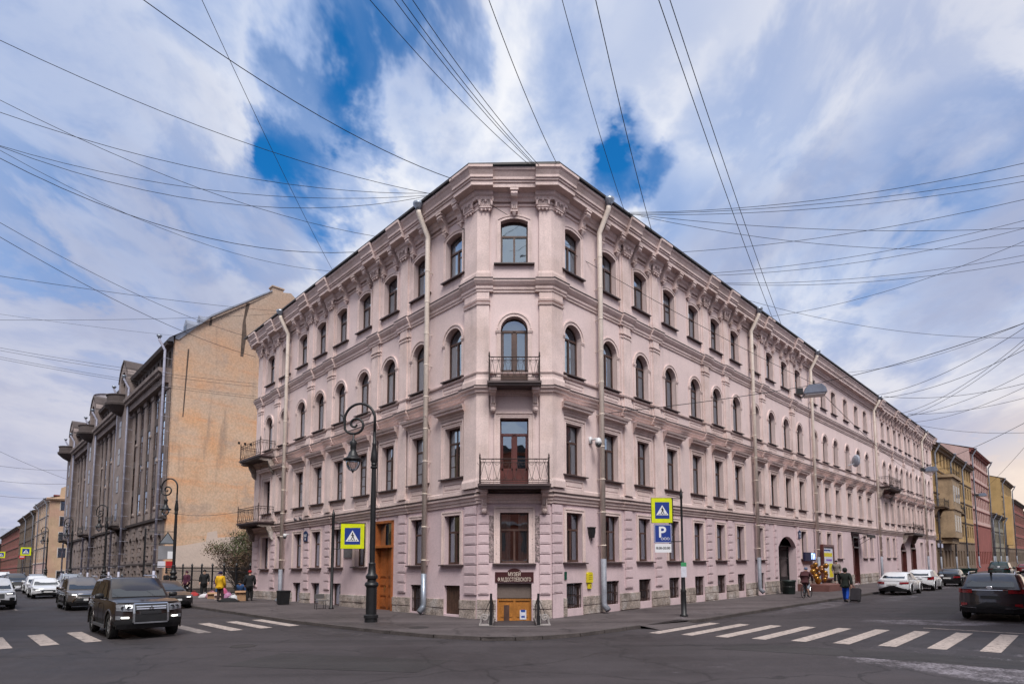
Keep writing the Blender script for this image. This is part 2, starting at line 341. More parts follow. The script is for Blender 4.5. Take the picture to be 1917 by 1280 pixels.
# opposite pavements (only their corners reach the frame)
for F, nm in ((FL, 'pavement_across_left_street'), (FR, 'pavement_across_right_street')):
    pts = [far(F, -1.2, 15.6), far(F, -.7, 14.7), far(F, .6, 14.3), far(F, 250, 14.3), far(F, 250, 18.4), far(F, -1.2, 18.4)]
    o = sheet(nm, pts, WALKM, .12); kb = MB()
    for i in range(3):
        a, b = Vector(pts[i]), Vector(pts[i+1]); t = (b-a).normalized(); n_ = Vector((t.y, -t.x))*.09
        kb.add([(p.x, p.y, gz(p.x)+h) for h in (-.1, .135) for p in (a-n_, b-n_, b+n_, a+n_)], [(4,5,6,7),(0,1,5,4),(1,2,6,5),(2,3,7,6),(3,0,4,7)])
    kb.build('kerb', KERBM, o)
# painted markings
def paint(name, col, cut):
    global nt
    m = bpy.data.materials.new(name); m.use_nodes = True; nt = m.node_tree; b = nt.nodes['Principled BSDF']; b.inputs['Roughness'].default_value = .75
    g = N('ShaderNodeNewGeometry')
    def nz(s, d): n = N('ShaderNodeTexNoise'); n.inputs['Scale'].default_value = s; n.inputs['Detail'].default_value = d; n.inputs['Roughness'].default_value = .72; LK(g.outputs['Position'], n.inputs['Vector']); return n.outputs[0]
    wear = ramp(math_('ADD', math_('MULTIPLY', nz(7, 6), .65), math_('MULTIPLY', nz(55, 2), .35)), cut, cut+.12)
    LK(mixc(math_('MULTIPLY', wear, .8), mixc(nz(1.2, 4), tuple(x*.82 for x in col), col), (.075,.062,.06)), b.inputs['Base Color']); return m
PAINT = paint('worn_white_paint', (.50,.42,.38), .49); PAINT2 = paint('faded_white_paint', (.30,.26,.245), .46)
def stripe(p, m, nm='crosswalk_stripe'): return sheet(nm, p, m, .006, road)
dl, dr = Vector(FL.d), Vector(FR.d)
def bar(a, d, length, width, m, nm='crosswalk_stripe'):
    a = Vector(a); w = Vector((-d.y, d.x))*width/2
    stripe([tuple(a-w), tuple(a-w+d*length), tuple(a+w+d*length), tuple(a+w)], m, nm)
nL = Vector(FL.n)
for i in range(11):      # left crossing, stripes run along the street
    bar(FL.g(-1.15 + random.uniform(-.05,.05), 5.55+1.02*i).xy if False else (Vector((-8.12, 21.62)) + nL*1.02*i*1.0).to_tuple(), dl, 3.6, .42, PAINT2 if 2 < i < 5 else PAINT)
for i in range(10):      # right crossing
    a = Vector((4.5, 18.42)) + Vector((.86, -.565))*1.02*i*.985
    bar(a, dr, 4.15 + .03*i, .40, PAINT)
bar((13.45, 18.95), Vector((.69,-.725)), 6.0, .12, PAINT, 'stop_line'); bar((-25.6, 29.9), Vector((-.69,.72)), 9, .12, PAINT2, 'lane_line')
bar((-25.4, 30.3), Vector((-.74,-.67)), 2.2, .12, PAINT2, 'stop_line')
bar((26, 33), dr, 3.2, .12, PAINT2, 'lane_line'); bar((33, 40), dr, 3.2, .12, PAINT2, 'lane_line')
stripe([tuple(FR.g(5, 6.5).xy), tuple(FR.g(19, 6.2).xy), tuple(FR.g(19, 8.9).xy), tuple(FR.g(7, 9.4).xy)], PATCHM, 'asphalt_patch') if False else None
sheet('asphalt_patch', [(8.0, 13.4), (5.2, 15.0), (6.4, 15.9), (10.8, 13.2), (13.3, 11.4), (11.5, 10.6)], PATCHM, .004, road)
sheet('asphalt_patch', [tuple(FR.g(9.5, 9.6).xy), tuple(FR.g(22, 9.2).xy), tuple(FR.g(22, 10.6).xy), tuple(FR.g(9.5, 11.2).xy)], PATCHM, .004, road)
sheet('asphalt_patch', [(-6.5, 13.0), (-2.0, 12.1), (-1.4, 13.6), (-5.9, 14.9)], PATCHM, .004, road)
IRONM = mat('cast_iron_cover', (.03,.027,.027), .6, .3, 5, 40, .3)
for (x, y) in ((-3.2, 19.9), (-7.5, 16.2)):
    mb = MB(); mb.lathe([(.34, -.02), (.34, .008), (.3, .010), (.3, .006), (.06, .006), (.05, .01)], 20)
    mb.build('manhole_cover', IRONM, road, (x, y, gz(x) + (WH if y > 19 else 0)))
# ---------------------------------------------------------------- the corner building
B = thing('corner_building', (0, 23, 0), 'long four-storey pink stucco corner building with chamfered entrance corner, arched windows and brackets', 'building')
def outline(kind, w, h, rise=0):
    h2 = w/2
    if kind == 'rect': return [(-h2, 0), (-h2, h), (h2, h), (h2, 0)]
    if kind == 'round': arc = [(-h2*math.cos(math.pi*i/12), h + h2*math.sin(math.pi*i/12)) for i in range(13)]
    else:
        r = (h2*h2 + rise*rise)/(2*rise); a = math.asin(h2/r)
        arc = [(r*math.sin(-a + 2*a*i/8), h + rise - r + r*math.cos(-a + 2*a*i/8)) for i in range(9)]
    return [(-h2, 0)] + arc + [(h2, 0)]
def offs(pts, d):
    out = []; n = len(pts)
    for i, (x, z) in enumerate(pts):
        if i == 0 or i == n-1: out.append((x + (d if i else -d), z)); continue
        a = Vector((x-pts[i-1][0], z-pts[i-1][1])).normalized(); b = Vector((pts[i+1][0]-x, pts[i+1][1]-z)).normalized()
        na, nb = Vector((-a.y, a.x)), Vector((-b.y, b.x)); m = (na+nb).normalized(); k = d/max(.5, m.dot(na))
        out.append((x + m.x*k, z + m.y*k))
    return out
def band(mb, pin, pout, y0, y1, mi=0):        # moulded strip between two outlines
    n = len(pin)
    vs = [(x, y1, z) for x, z in pin] + [(x, y1, z) for x, z in pout] + [(x, y0, z) for x, z in pin] + [(x, y0, z) for x, z in pout]
    fs = []
    for i in range(n-1):
        fs += [(i, i+1, n+i+1, n+i), (n+i, n+i+1, 3*n+i+1, 3*n+i), (i+1, i, 2*n+i, 2*n+i+1)]
    fs += [(0, n, 3*n, 2*n), (n-1, 2*n+n-1, 4*n-1, 2*n-1)]
    mb.add(vs, fs, mi)
def wall(mb, F, u0, u1, z0, z1, cols, depth=.30, mi=0):
    # cols: list of (u, [(outline kind, w, z, h, rise), ...stacked upwards])
    P = lambda u, v, z: F.l(u, v, z)
    def rect(a, b, c, d):
        if b-a > 1e-4 and d-c > 1e-4: mb.poly([P(a, 0, c), P(b, 0, c), P(b, 0, d), P(a, 0, d)], mi)
    cur = u0
    for u, ops in sorted(cols, key=lambda c: c[0]):
        W = max(o[1] for o in ops); l, r = u-W/2, u+W/2; rect(cur, l, z0, z1); cz = z0
        for k, (kd, w, z, h, rise) in enumerate(ops):
            top = ops[k+1][2] if k+1 < len(ops) else z1
            rect(l, r, cz, z); pts = [(u+a, z+b) for a, b in outline(kd, w, h, rise)]
            ztop = max(b for a, b in pts) + .02 if k+1 < len(ops) else z1
            if w < W-1e-4: rect(l, u-w/2, z, ztop); rect(u+w/2, r, z, ztop)
            for (a, b), (c, d) in zip(pts[1:-2], pts[2:-1]): mb.poly([P(a, 0, b), P(c, 0, d), P(c, 0, ztop), P(a, 0, ztop)], mi)
            q = pts + [pts[0]]
            for (a, b), (c, d) in zip(q, q[1:]): mb.poly([P(a, 0, b), P(c, 0, d), P(c, -depth, d), P(a, -depth, b)], mi)
            cz = ztop
        cur = r
        if cz < z1 - 1e-4: rect(l, r, cz, z1)
    rect(cur, u1, z0, z1)
T8 = math.tan(R_(22.5))
def run(mb, F, prof, u0, u1, m0=0, m1=0, e=0, mi=0):   # extrude a (v,z) profile along the front, mitred at the corners
    n = len(prof); vs = []
    for u, m in ((u0, m0), (u1, m1)):
        for v, z in prof:
            vv = v+e if v > 0.001 else v
            vs.append(F.l(u + m*vv*T8, vv, z))
    mb.add(vs, [tuple(range(n)), tuple(range(n, 2*n))[::-1]] + [(i, (i+1) % n, n+(i+1) % n, n+i) for i in range(n)], mi)
# ---- windows: every kind is built once and shared
WIN = {}
def bars(kind, w, h, rise, style):
    mb = MB(); o = outline(kind, w, h, rise); band(mb, offs(o, -.05), offs(o, .02), -.30, -.225)
    mb.box(-w/2, w/2, -.30, -.225, 0, .06)
    H = h + (rise if kind == 'seg' else w/2 if kind == 'round' else 0)
    if style == 'T':            # transom and one mullion below
        zt = h*.98 if kind == 'round' else H*.66
        mb.box(-w/2+.04, w/2-.04, -.30, -.21, zt-.04, zt+.04); mb.box(-.04, .04, -.30, -.215, .05, zt)
        for s in (-1, 1):
            mb.box(s*(w/2-.05), s*(w/2-.075), -.30, -.235, .05, zt-.03)
        mb.box(-w/2+.05, w/2-.05, -.30, -.235, .06, .10)
    elif style == 'T2':         # with an extra small vent light
        zt = h*.98 if kind == 'round' else H*.66
        mb.box(-w/2+.04, w/2-.04, -.30, -.21, zt-.04, zt+.04); mb.box(-.045, .045, -.30, -.215, .05, zt); mb.box(-w/2+.04, 0, -.30, -.235, zt*.76-.02, zt*.76+.02)
    elif style == 'G':          # many-paned
        mb.box(-w/2+.04, w/2-.04, -.30, -.21, H*.70-.035, H*.70+.035); mb.box(-.04, .04, -.30, -.215, .05, H*.70); mb.box(-.02, .02, -.30, -.235, H*.7, H)
        for q in (.24, .47): mb.box(-w/2+.04, w/2-.04, -.30, -.235, H*q-.014, H*q+.014)
        for s in (-1, 1): mb.box(s*w*.25-.012, s*w*.25+.012, -.30, -.235, .05, H*.7) if False else None
    elif style == 'F':          # french door with solid lower panel
        zt = h if kind == 'round' else H*.77
        mb.box(-w/2+.04, w/2-.04, -.30, -.21, zt-.05, zt+.05); mb.box(-.06, .06, -.30, -.21, .03, zt)
        for s in (-1, 1):
            mb.box(s*.06, s*(w/2-.05), -.30, -.24, .05, .70); mb.box(s*.12, s*(w/2-.12), -.24, -.225, .14, .60)
            mb.box(s*.06, s*.12, -.30, -.235, .70, zt); mb.box(s*(w/2-.055), s*(w/2-.12), -.30, -.235, .70, zt)
            mb.box(s*.06, s*(w/2-.05), -.30, -.235, .70, .78)
    return mb
def surround(kind, w, h, rise, style):
    mb = MB(); o = outline(kind, w, h, rise)
    if style == 'flat':
        band(mb, offs(o, .0), offs(o, .17), -.01, .035); band(mb, offs(o, .11), offs(o, .17), .03, .06)
    elif style == 'rich':
        band(mb, offs(o, .0), offs(o, .24), -.01, .04); band(mb, offs(o, .07), offs(o, .12), .035, .055); band(mb, offs(o, .17), offs(o, .24), .035, .085)
    elif style == 'arch':
        n = len(o); arc = o[1:-1]; band(mb, [(x, z) for x, z in arc], offs(o, .17)[1:-1], -.01, .045); band(mb, offs(o, .12)[1:-1], offs(o, .17)[1:-1], .04, .075)
        for s in (-1, 1):
            mb.box(s*w/2, s*(w/2+.17), -.01, .04, 0, h-.1); mb.box(s*(w/2-.005), s*(w/2+.21), -.01, .085, h-.09, h-.02); mb.box(s*(w/2-.005), s*(w/2+.19), -.01, .065, h-.15, h-.09)
            mb.box(s*(w/2-.005), s*(w/2+.19), -.01, .06, 0, .08)
    elif style == 'plain': band(mb, offs(o, .0), offs(o, .13), -.01, .03)
    return mb
def curtain(w, H, mode):
    mb = MB()
    def sheet_(x0, x1, z0, z1):
        n = 10; vs = []
        for i in range(n+1):
            x = x0 + (x1-x0)*i/n; y = -.345 + .03*math.sin(i*2.1) + .012*math.sin(i*5.3)
            vs += [(x, y, z0), (x*.985, y, z1)]
        mb.add(vs, [(2*i, 2*i+2, 2*i+3, 2*i+1) for i in range(n)])
    if mode == 'sides': sheet_(-w/2-.05, -w*.14, 0, H); sheet_(w*.14, w/2+.05, 0, H)
    elif mode == 'one': sheet_(-w/2-.05, w*.1, 0, H)
    elif mode == 'full': sheet_(-w/2-.05, w/2+.05, 0, H)
    elif mode == 'half': sheet_(-w/2-.05, w/2+.05, 0, H*.62)
    elif mode == 'blind': sheet_(-w/2-.05, w/2+.05, H*.45, H)
    return mb
def kindmesh(key, f, m, smooth=False):
    if key not in WIN: WIN[key] = f().mesh(key if isinstance(key, str) else key[0], m, smooth)
    return WIN[key]
def sillmesh(w, d=.16, t=.05):
    mb = MB(); mb.add([(-w/2, -.24, .015), (w/2, -.24, .015), (w/2, d, -.02), (-w/2, d, -.02), (-w/2, -.24, -.03), (w/2, -.24, -.03), (w/2, d, -.02-t), (-w/2, d, -.02-t)], [(0,1,2,3),(7,6,5,4),(2,1,5,6),(3,2,6,7),(0,3,7,4)])
    return mb
def hoodmesh(w):
    mb = MB(); pr = [(0, .32), (.05, .32), (.08, .42), (.12, .44), (.15, .54), (.30, .57), (.30, .66), (.36, .68), (.40, .78), (0, .84)]
    n = len(pr); vs = [(s*(w/2 + v*.55), v, z) for s in (-1, 1) for v, z in pr]
    mb.add(vs, [tuple(range(n)), tuple(range(n, 2*n))[::-1]] + [(i, (i+1) % n, n+(i+1) % n, n+i) for i in range(n)])
    mb.box(-w/2+.05, w/2-.05, 0, .03, .05, .30)
    return mb
def panelmesh(w, z0, z1):
    mb = MB(); o = [(-w/2, z0), (-w/2, z1), (w/2, z1), (w/2, z0), (-w/2, z0)]; i_ = [(-w/2+.06, z0+.06), (-w/2+.06, z1-.06), (w/2-.06, z1-.06), (w/2-.06, z0+.06), (-w/2+.06, z0+.06)]
    n = 5; vs = [(x, .028, z) for x, z in i_] + [(x, .028, z) for x, z in o] + [(x, 0, z) for x, z in i_] + [(x, 0, z) for x, z in o]
    mb.add(vs, [q for i in range(4) for q in ((i, i+1, n+i+1, n+i), (n+i, n+i+1, 3*n+i+1, 3*n+i), (i+1, i, 2*n+i, 2*n+i+1))]); mb.box(-w/2+.13, w/2-.13, 0, .02, z0+.13, z1-.13); return mb
def window(F, par, u, z, kind, w, h, rise, style, sur, cur=None, fm=None, sm=None, sillw=None, hood=0, curm=None, hoodm=None):
    H = h + (rise if kind == 'seg' else w/2 if kind == 'round' else 0); key = (kind, w, h, rise)
    o = F.put(obj('window', kindmesh(('window', key, style, fm), lambda: bars(kind, w, h, rise, style), fm or WOODF)), par, u, 0, z)
    def pane():
        mb = MB(); mb.poly([(x, -.262, max(zz, .03)) for x, zz in offs(outline(kind, w, h, rise), -.01)]); return mb
    obj('pane', kindmesh(('pane', key), pane, GLASS), o)
    if sur: obj('surround', kindmesh(('surround', key, sur, sm), lambda: surround(kind, w, h, rise, sur), sm or PINKT), o)
    if sillw: obj('sill', kindmesh(('sill', sillw, 'm'), lambda: sillmesh(sillw), SILL), o)
    if cur: obj('curtain', kindmesh(('curtain', w, H, cur, curm), lambda: curtain(w, H, cur), curm or CURT), o)
    if hood: obj('hood', kindmesh(('hood', hood), lambda: hoodmesh(hood), hoodm or PINKT), o, (0, 0, H))
    return o
def grille(w, h):
    mb = MB(); n = int(w/.13)
    for i in range(n+1): x = -w/2 + w*i/n; mb.box(x-.012, x+.012, -.12, -.096, 0, h)
    for q in (.12, .5, .88): mb.box(-w/2, w/2, -.13, -.09, h*q-.015, h*q+.015)
    return mb
W4, W3, W2, W1 = ('seg', 1.14, 1.83, .14), ('round', 1.12, 1.68, 0), ('rect', 1.04, 2.17, 0), ('rect', 1.04, 2.06, 0)
Z4, Z3, Z2, Z1 = 14.76, 10.24, 5.95, 2.29
UL = [1.58, 4.03, 6.59, 9.05, 11.52, 13.97, 16.39, 18.87, 21.25]
URa = [1.43, 4.10, 6.77, 9.52, 12.2, 14.85, 17.5, 20.4, 23.05, 25.75, 28.45]
URb = [31.8, 34.25, 37.0, 40.4, 43.75, 46.7]
URc = [53.35, 55.9, 58.7, 61.1, 63.9, 65.9, 69.0, 71.0, 74.2, 76.6]
UR = URa + URb + URc
PL_ = [5.25, 7.8, 12.56, 15.12, 19.95, 22.7]
PRa = [5.38, 8.0, 13.42, 16.05, 21.55, 26.95]
PRc = [50.9, 57.2, 62.5, 67.4, 72.7, 78.6]
PR_ = PRa + PRc
EL, ER = 23.5, 79.3
# ---- walls
DOORW = {6.59: 1}
SKIP = set()
def gcol(F, u, side):
    ops = []
    if side == 'L':
        if u == 6.59: return (6.8, [('rect', 1.62, .12, 4.36, 0)])
        if u in (1.58, 4.03, 11.52, 13.97, 16.39): ops.append(('rect', 1.04, .22, 1.2, 0))
        ops.append((W1[0], W1[1], Z1, W1[2], 0)); return (u, ops)
    if u < 21: ops.append(('rect', 1.04, .38, 1.05, 0))
    ops.append((W1[0], W1[1], Z1, W1[2], 0)); return (u, ops)
GATE = (25.15, [('seg', 3.3, -.2, 3.35, .75)])
gR = [gcol(FR, u, 'R') for u in URa[:8] + [28.45, 31.8, 34.25, 37.0, 43.75+.9, 46.9, 53.35, 55.9]] + [GATE, (41.6, [('rect', 1.75, 0, 4.25, 0)]), (60.1, [('seg', 2.5, 0, 3.2, .7)]), (65.1, [('seg', 2.7, 0, 3.5, .8)]), (70.0, [('rect', 1.6, .9, 3.2, 0)]), (73.3, [('rect', 1.6, .9, 3.2, 0)]), (76.6, [('rect', 1.6, .3, 3.8, 0)])]
gL = [gcol(FL, u, 'L') for u in UL]
for F, e, cols, us, nm in ((FL, EL, gL, UL, 'left'), (FR, ER, gR, UR, 'right')):
    mb = MB(); wall(mb, F, 0, e, -1.5, 4.74, cols); F.put(mb.build('lower_wall', LILAC), B, 0, 0, 0)
    mb = MB(); wall(mb, F, 0, e, 4.74, 9.3, [(u, [(W2[0], W2[1], Z2, W2[2], 0)]) for u in us]); wall(mb, F, 0, e, 9.3, 13.7, [(u, [(W3[0], W3[1], Z3, W3[2], 0)]) for u in us])
    wall(mb, F, 0, e, 13.7, 18.6, [(u, [(W4[0], W4[1], Z4, W4[2], W4[3])]) for u in us]); F.put(mb.build('wall', PINK), B, 0, 0, 0)
    mb = MB(); mb.poly([F.l(.6, -1.3, -1.5), F.l(e, -1.3, -1.5), F.l(e, -1.3, 18.6), F.l(.6, -1.3, 18.6)])
    for z in (4.9, 9.35, 13.75): mb.poly([F.l(.3, -.31, z), F.l(e, -.31, z), F.l(e, -1.3, z), F.l(.3, -1.3, z)])
    F.put(mb.build('inner_wall', ROOM), B, 0, 0, 0)
mb = MB(); wall(mb, FC, -CW, CW, -1.5, 4.74, [(0, [('rect', 1.38, -1.2, 2.70, 0), ('rect', 1.16, 2.29, 2.04, 0)])]); FC.put(mb.build('lower_wall', LILAC), B, 0, 0, 0)
mb = MB(); wall(mb, FC, -CW, CW, 4.74, 9.3, [(0, [('rect', 1.16, 5.38, 2.82, 0)])]); wall(mb, FC, -CW, CW, 9.3, 13.7, [(0, [('round', 1.12, 9.52, 2.40, 0)])]); wall(mb, FC, -CW, CW, 13.7, 18.6, [(0, [W4[:2] + (Z4,) + W4[2:]])])
FC.put(mb.build('wall', PINK), B, 0, 0, 0)
mb = MB(); mb.poly([FC.l(-.9, -1.4, -1.5), FC.l(.9, -1.4, -1.5), FC.l(.9, -1.4, 18.6), FC.l(-.9, -1.4, 18.6)]); FC.put(mb.build('inner_wall', ROOM), B, 0, 0, 0)
# end walls and roof
for F, e in ((FL, EL), (FR, ER)):
    mb = MB(); mb.poly([F.l(e, 0, -1.5), F.l(e, -9, -1.5), F.l(e, -9, 19), F.l(e, 0, 18.6)]); F.put(mb.build('end_wall', PINK), B, 0, 0, 0)
rz_ = 18.55
mb = MB()
for F, u0, u1, m0, m1 in ((FL, 0, EL+.7, -1, 0), (FC, -CW, CW, -1, 1), (FR, 0, ER+.2, -1, 0)):
    F2 = F; vs = []
    for u, m in ((u0, m0), (u1, m1)):
        for v, z in ((.86, rz_-.02), (.86, rz_+.07), (-7.5, rz_+2.6), (-7.5, rz_+2.5)): p = F.w(u + m*v*T8, v, z); vs.append(p - Vector((0, 23, 0)))
    mb.add(vs, [(0,1,5,4),(1,2,6,5),(3,0,4,7),(0,3,2,1),(4,5,6,7)])
mb.build('roof', DARKMET, B)
# ---- windows
cyc = ['sides', 'one', 'full', None, 'sides', 'half']
def wins(F, us, side):
    for i, u in enumerate(us):
        far_ = side == 'R' and u > 31
        r = random.Random(hash((side, i)) if False else i*7 + (3 if side == 'R' else 0))
        window(F, B, u, Z4, *W4, 'T' if r.random() < .6 else 'T2', 'flat', r.choice(['sides', 'one', None, 'sides']), sillw=1.58)
        window(F, B, u, Z3, *W3, 'T' if r.random() < .55 else 'T2', 'arch', r.choice(['sides', 'one', 'sides', None]), sillw=1.46)
        w2 = window(F, B, u, Z2, *W2, 'G' if side == 'L' else 'T', 'rich', r.choice(['full', 'sides', 'full']), sillw=1.64, hood=1.62)
        obj('panel', kindmesh('panel2', lambda: panelmesh(1.3, -.62, -.22), PINKT), w2)
for F, us, s in ((FL, UL, 'L'), (FR, UR, 'R')):
    wins(F, us, s)
LIM = {}
for F, cols in ((FL, gL), (FR, gR)):
    for u, ops in cols:
        for (kd, w, z, h, rise) in ops:
            if z == Z1: window(F, B, u, Z1, *W1, 'T', 'flat', random.choice(['full', 'full', 'sides']), sm=PINKT, sillw=1.5, curm=CURTG)
            elif h in (1.2, 1.05):
                o = window(F, B, u, z, 'rect', 1.04, h, 0, 'N', None)
                if F is FR or 2 < u < 5: obj('grille', kindmesh(('grille', h), lambda: grille(1.04, h), RUST), o)
mb = MB(); mb.box(-.52,.52,-.2,-.15,0,1.2)
for i in range(6): mb.box(-.5+.17*i, -.5+.17*i+.15, -.15, -.135, .03, 1.17)
FL.put(tag(mb.build('basement_hatch', mat('brown_planks', (.07,.035,.022), .7, .3, 4, 30, .2)), 'brown plank hatch low in the wall left of the corner'), B, 1.58, 0, .22)
for u in (70.0, 73.3): window(FR, B, u, .9, 'rect', 1.6, 3.2, 0, 'T', 'plain', 'sides', fm=WHITEF)
window(FR, B, 76.6, .3, 'rect', 1.6, 3.8, 0, 'T', 'plain', None)
window(FC, B, 0, Z4, *W4, 'T', 'flat', None, sillw=1.7)
window(FC, B, 0, 9.52, 'round', 1.12, 2.40, 0, 'F', 'arch', None)
o = window(FC, B, 0, 5.38, 'rect', 1.16, 2.82, 0, 'F', 'rich', None, fm=REDW); tag(o, 'tall dark red french door behind the lower corner balcony')
window(FC, B, 0, 2.29, 'rect', 1.16, 2.04, 0, 'T', 'rich', 'sides', sillw=1.75)
# ---- horizontal mouldings, broken forward at the pilasters
CORN = [(0,17.42),(.11,17.42),(.13,17.54),(.20,17.60),(.23,17.74),(.52,17.78),(.52,17.95),(.57,17.97),(.57,18.04),(.62,18.06),(.62,18.17),(.70,18.33),(.76,18.40),(.76,18.50),(0,18.58)]
ARCH = [(0,17.24),(.05,17.26),(.07,17.33),(0,17.36)]
B34 = [(0,13.50),(.05,13.50),(.06,13.58),(.10,13.62),(.10,13.72),(.16,13.78),(.24,13.90),(.25,13.97),(0,14.02)]
B34L = [(0,13.20),(.035,13.22),(.035,13.27),(0,13.29)]
B23 = [(0,9.12),(.05,9.12),(.07,9.2),(.13,9.24),(.15,9.34),(.22,9.38),(.24,9.45),(0,9.50)]
B3S = [(0,10.02),(.07,10.04),(.09,10.10),(0,10.13)]
B12 = [(0,4.70),(.06,4.70),(.07,4.80),(.12,4.83),(.13,4.93),(.20,4.97),(.21,5.05),(0,5.10)]
B2S = [(0,5.14),(.035,5.16),(.035,5.30),(0,5.34)]
def mould(name, prof, m, e, plain_b=True, pw=.52, top=None):
    for F, ps, e1 in ((FL, PL_, EL), (FR, PR_, ER), (FC, None, None)):
        mb = MB()
        if F is FC: segs = [(-CW, -CW+.62, e), (-CW+.62, CW-.62, 0), (CW-.62, CW, e)]
        else:
            segs = [(0, .86, e)]; cur = .86
            for p in ps: segs += [(cur, p-pw, 0), (p-pw, p+pw, e)]; cur = p+pw
            segs.append((cur, e1, 0))
        for a, b, x in segs:
            if b - a < .01: continue
            run(mb, F, prof, a, b, -1 if (a == 0 and F is not FC) or (F is FC and a == -CW) else 0, 1 if F is FC and b == CW else (1 if F is FL and b == EL else 0), x)
        o = F.put(mb.build(name, m), B, 0, 0, 0)
mould('cornice', CORN, PINKT, .15); mould('architrave', ARCH, PINKT, .10); mould('string_course', B34, PINKT, .10); mould('string_course', B23, PINKT, .08); mould('sill_course', B3S, PINKT, .08)
mould('string_course', B12, PINKT, .03); mould('sill_course', B2S, PINKT, .05)
def capstrip(prof_v, z):      # dark sheet-metal flashing on top of the courses
    return [(0, z), (prof_v+.02, z-.045), (prof_v+.02, z-.02), (0, z+.03)]
mould('flashing', capstrip(.25, 14.03), SILL, .10); mould('flashing', capstrip(.24, 9.51), SILL, .08); mould('flashing', capstrip(.21, 5.11), SILL, .03)
# ---- pilasters
def pil(z0, z1, w, bw, v, base, cap):
    mb = MB(); mb.box(-bw/2, bw/2, 0, v*.5, z0, z1); mb.box(-w/2, w/2, 0, v, z0, z1)
    mb.box(-w/2-.05, w/2+.05, 0, v+.05, z0, z0+base*.7); mb.box(-w/2-.025, w/2+.025, 0, v+.025, z0+base*.7, z0+base); mb.box(-bw/2-.03, bw/2+.03, 0, v*.5+.04, z0, z0+base*.7)
    if cap:
        for q in (0, 1): mb.box(-w/2-.03-.02*q, w/2+.03+.02*q, 0, v+.03+.02*q, z1-cap+.16*q, z1-cap+.07+.16*q); mb.box(-bw/2-.02-.02*q, bw/2+.02+.02*q, 0, v*.5+.03+.02*q, z1-cap+.16*q, z1-cap+.07+.16*q)
    return mb
pm4 = pil(14.02, 17.42, .56, .86, .12, .40, 0).mesh('pilaster', PINKT); pm3 = pil(9.51, 13.5, .56, .86, .12, .36, .58).mesh('pilaster', PINKT); pm2 = pil(5.34, 9.12, .54, .54, .10, .36, .1).mesh('pilaster', PINKT)
def quoins(F, u0, u1, z0, z1, n, v=.06, m=0, name='quoin'):
    hgt = (z1-z0)/n
    for i in range(n):
        mb = MB(); a, b = z0 + i*hgt + .018, z0 + (i+1)*hgt - .018
        run(mb, F, [(0, a), (v, a), (v, b), (0, b)], u0, u1, m, 0); 
        if u1 - u0 > .3: run(mb, F, [(v-.005, a+.05), (v+.015, a+.05), (v+.015, b-.05), (v-.005, b-.05)], u0+.05+(.03 if m else 0), u1-.05)
        F.put(mb.build(name, LILAC), B, 0, 0, 0)
def volute(mb, x, y, z, r, s):
    pts = []
    for i in range(15):
        a = i/14*math.pi*3.2; rr = r*(1 - i/16); pts.append((x + s*rr*math.sin(a)*.9, y, z + rr*math.cos(a)))
    mb.tube(pts, .035, 5)
def capital():
    mb = MB(); mb.box(-.40, .40, 0, .24, .42, .50); mb.box(-.36, .36, 0, .20, .36, .42); mb.box(-.30, .30, 0, .15, -.16, .36); mb.box(-.33, .33, 0, .19, -.10, -.04)
    for s in (-1, 1):
        volute(mb, s*.30, .20, .24, .13, s); mb.lathe([(.02,-.12),(.05,-.1),(.07,0),(.05,.1),(.02,.12)], 8, (s*.31, .19, .08)); mb.lathe([(.01,-.1),(.04,-.07),(.035,0),(.02,.02)], 6, (s*.2, .16, -.16))
    mb.lathe([(.01,-.1),(.05,-.06),(.06,0),(.03,.08)], 8, (0, .2, .2)); mb.lathe([(.01,-.08),(.04,-.05),(.035,0),(.02,.02)], 6, (0, .16, -.16))
    for i in range(5): mb.box(-.22+.1*i, -.18+.1*i, .15, .18, .0, .3)
    return mb
CAP = capital().mesh('capital', PINKT)
def bracket():
    mb = MB(); mb.box(-.13, .13, 0, .40, .52, .60); f = lambda a, b, t: (t, a, b)
    side = [(0, .52), (.36, .52), (.38, .40), (.33, .30), (.24, .26), (.18, .18), (.14, .05), (.10, -.16), (0, -.16)]
    mb.prism(side, -.10, .10, f)
    for x in (-.06, 0, .06): mb.box(x-.012, x+.012, .1, .165, -.1, .18)
    mb.box(-.115, .115, 0, .14, -.20, -.14); mb.lathe([(.005,-.16),(.03,-.13),(.05,-.08),(.07,-.02),(.08,0)], 8, (0, .08, -.22))
    for s in (-1, 1): mb.tube([(s*.105, .36, .40), (s*.105, .30, .46), (s*.105, .24, .40), (s*.105, .28, .35)], .022, 5)
    return mb
_b = bracket(); _b.v = [(x*1.35, y*1.3, z) for x, y, z in _b.v]; BRK = _b.mesh('bracket', PINKT)
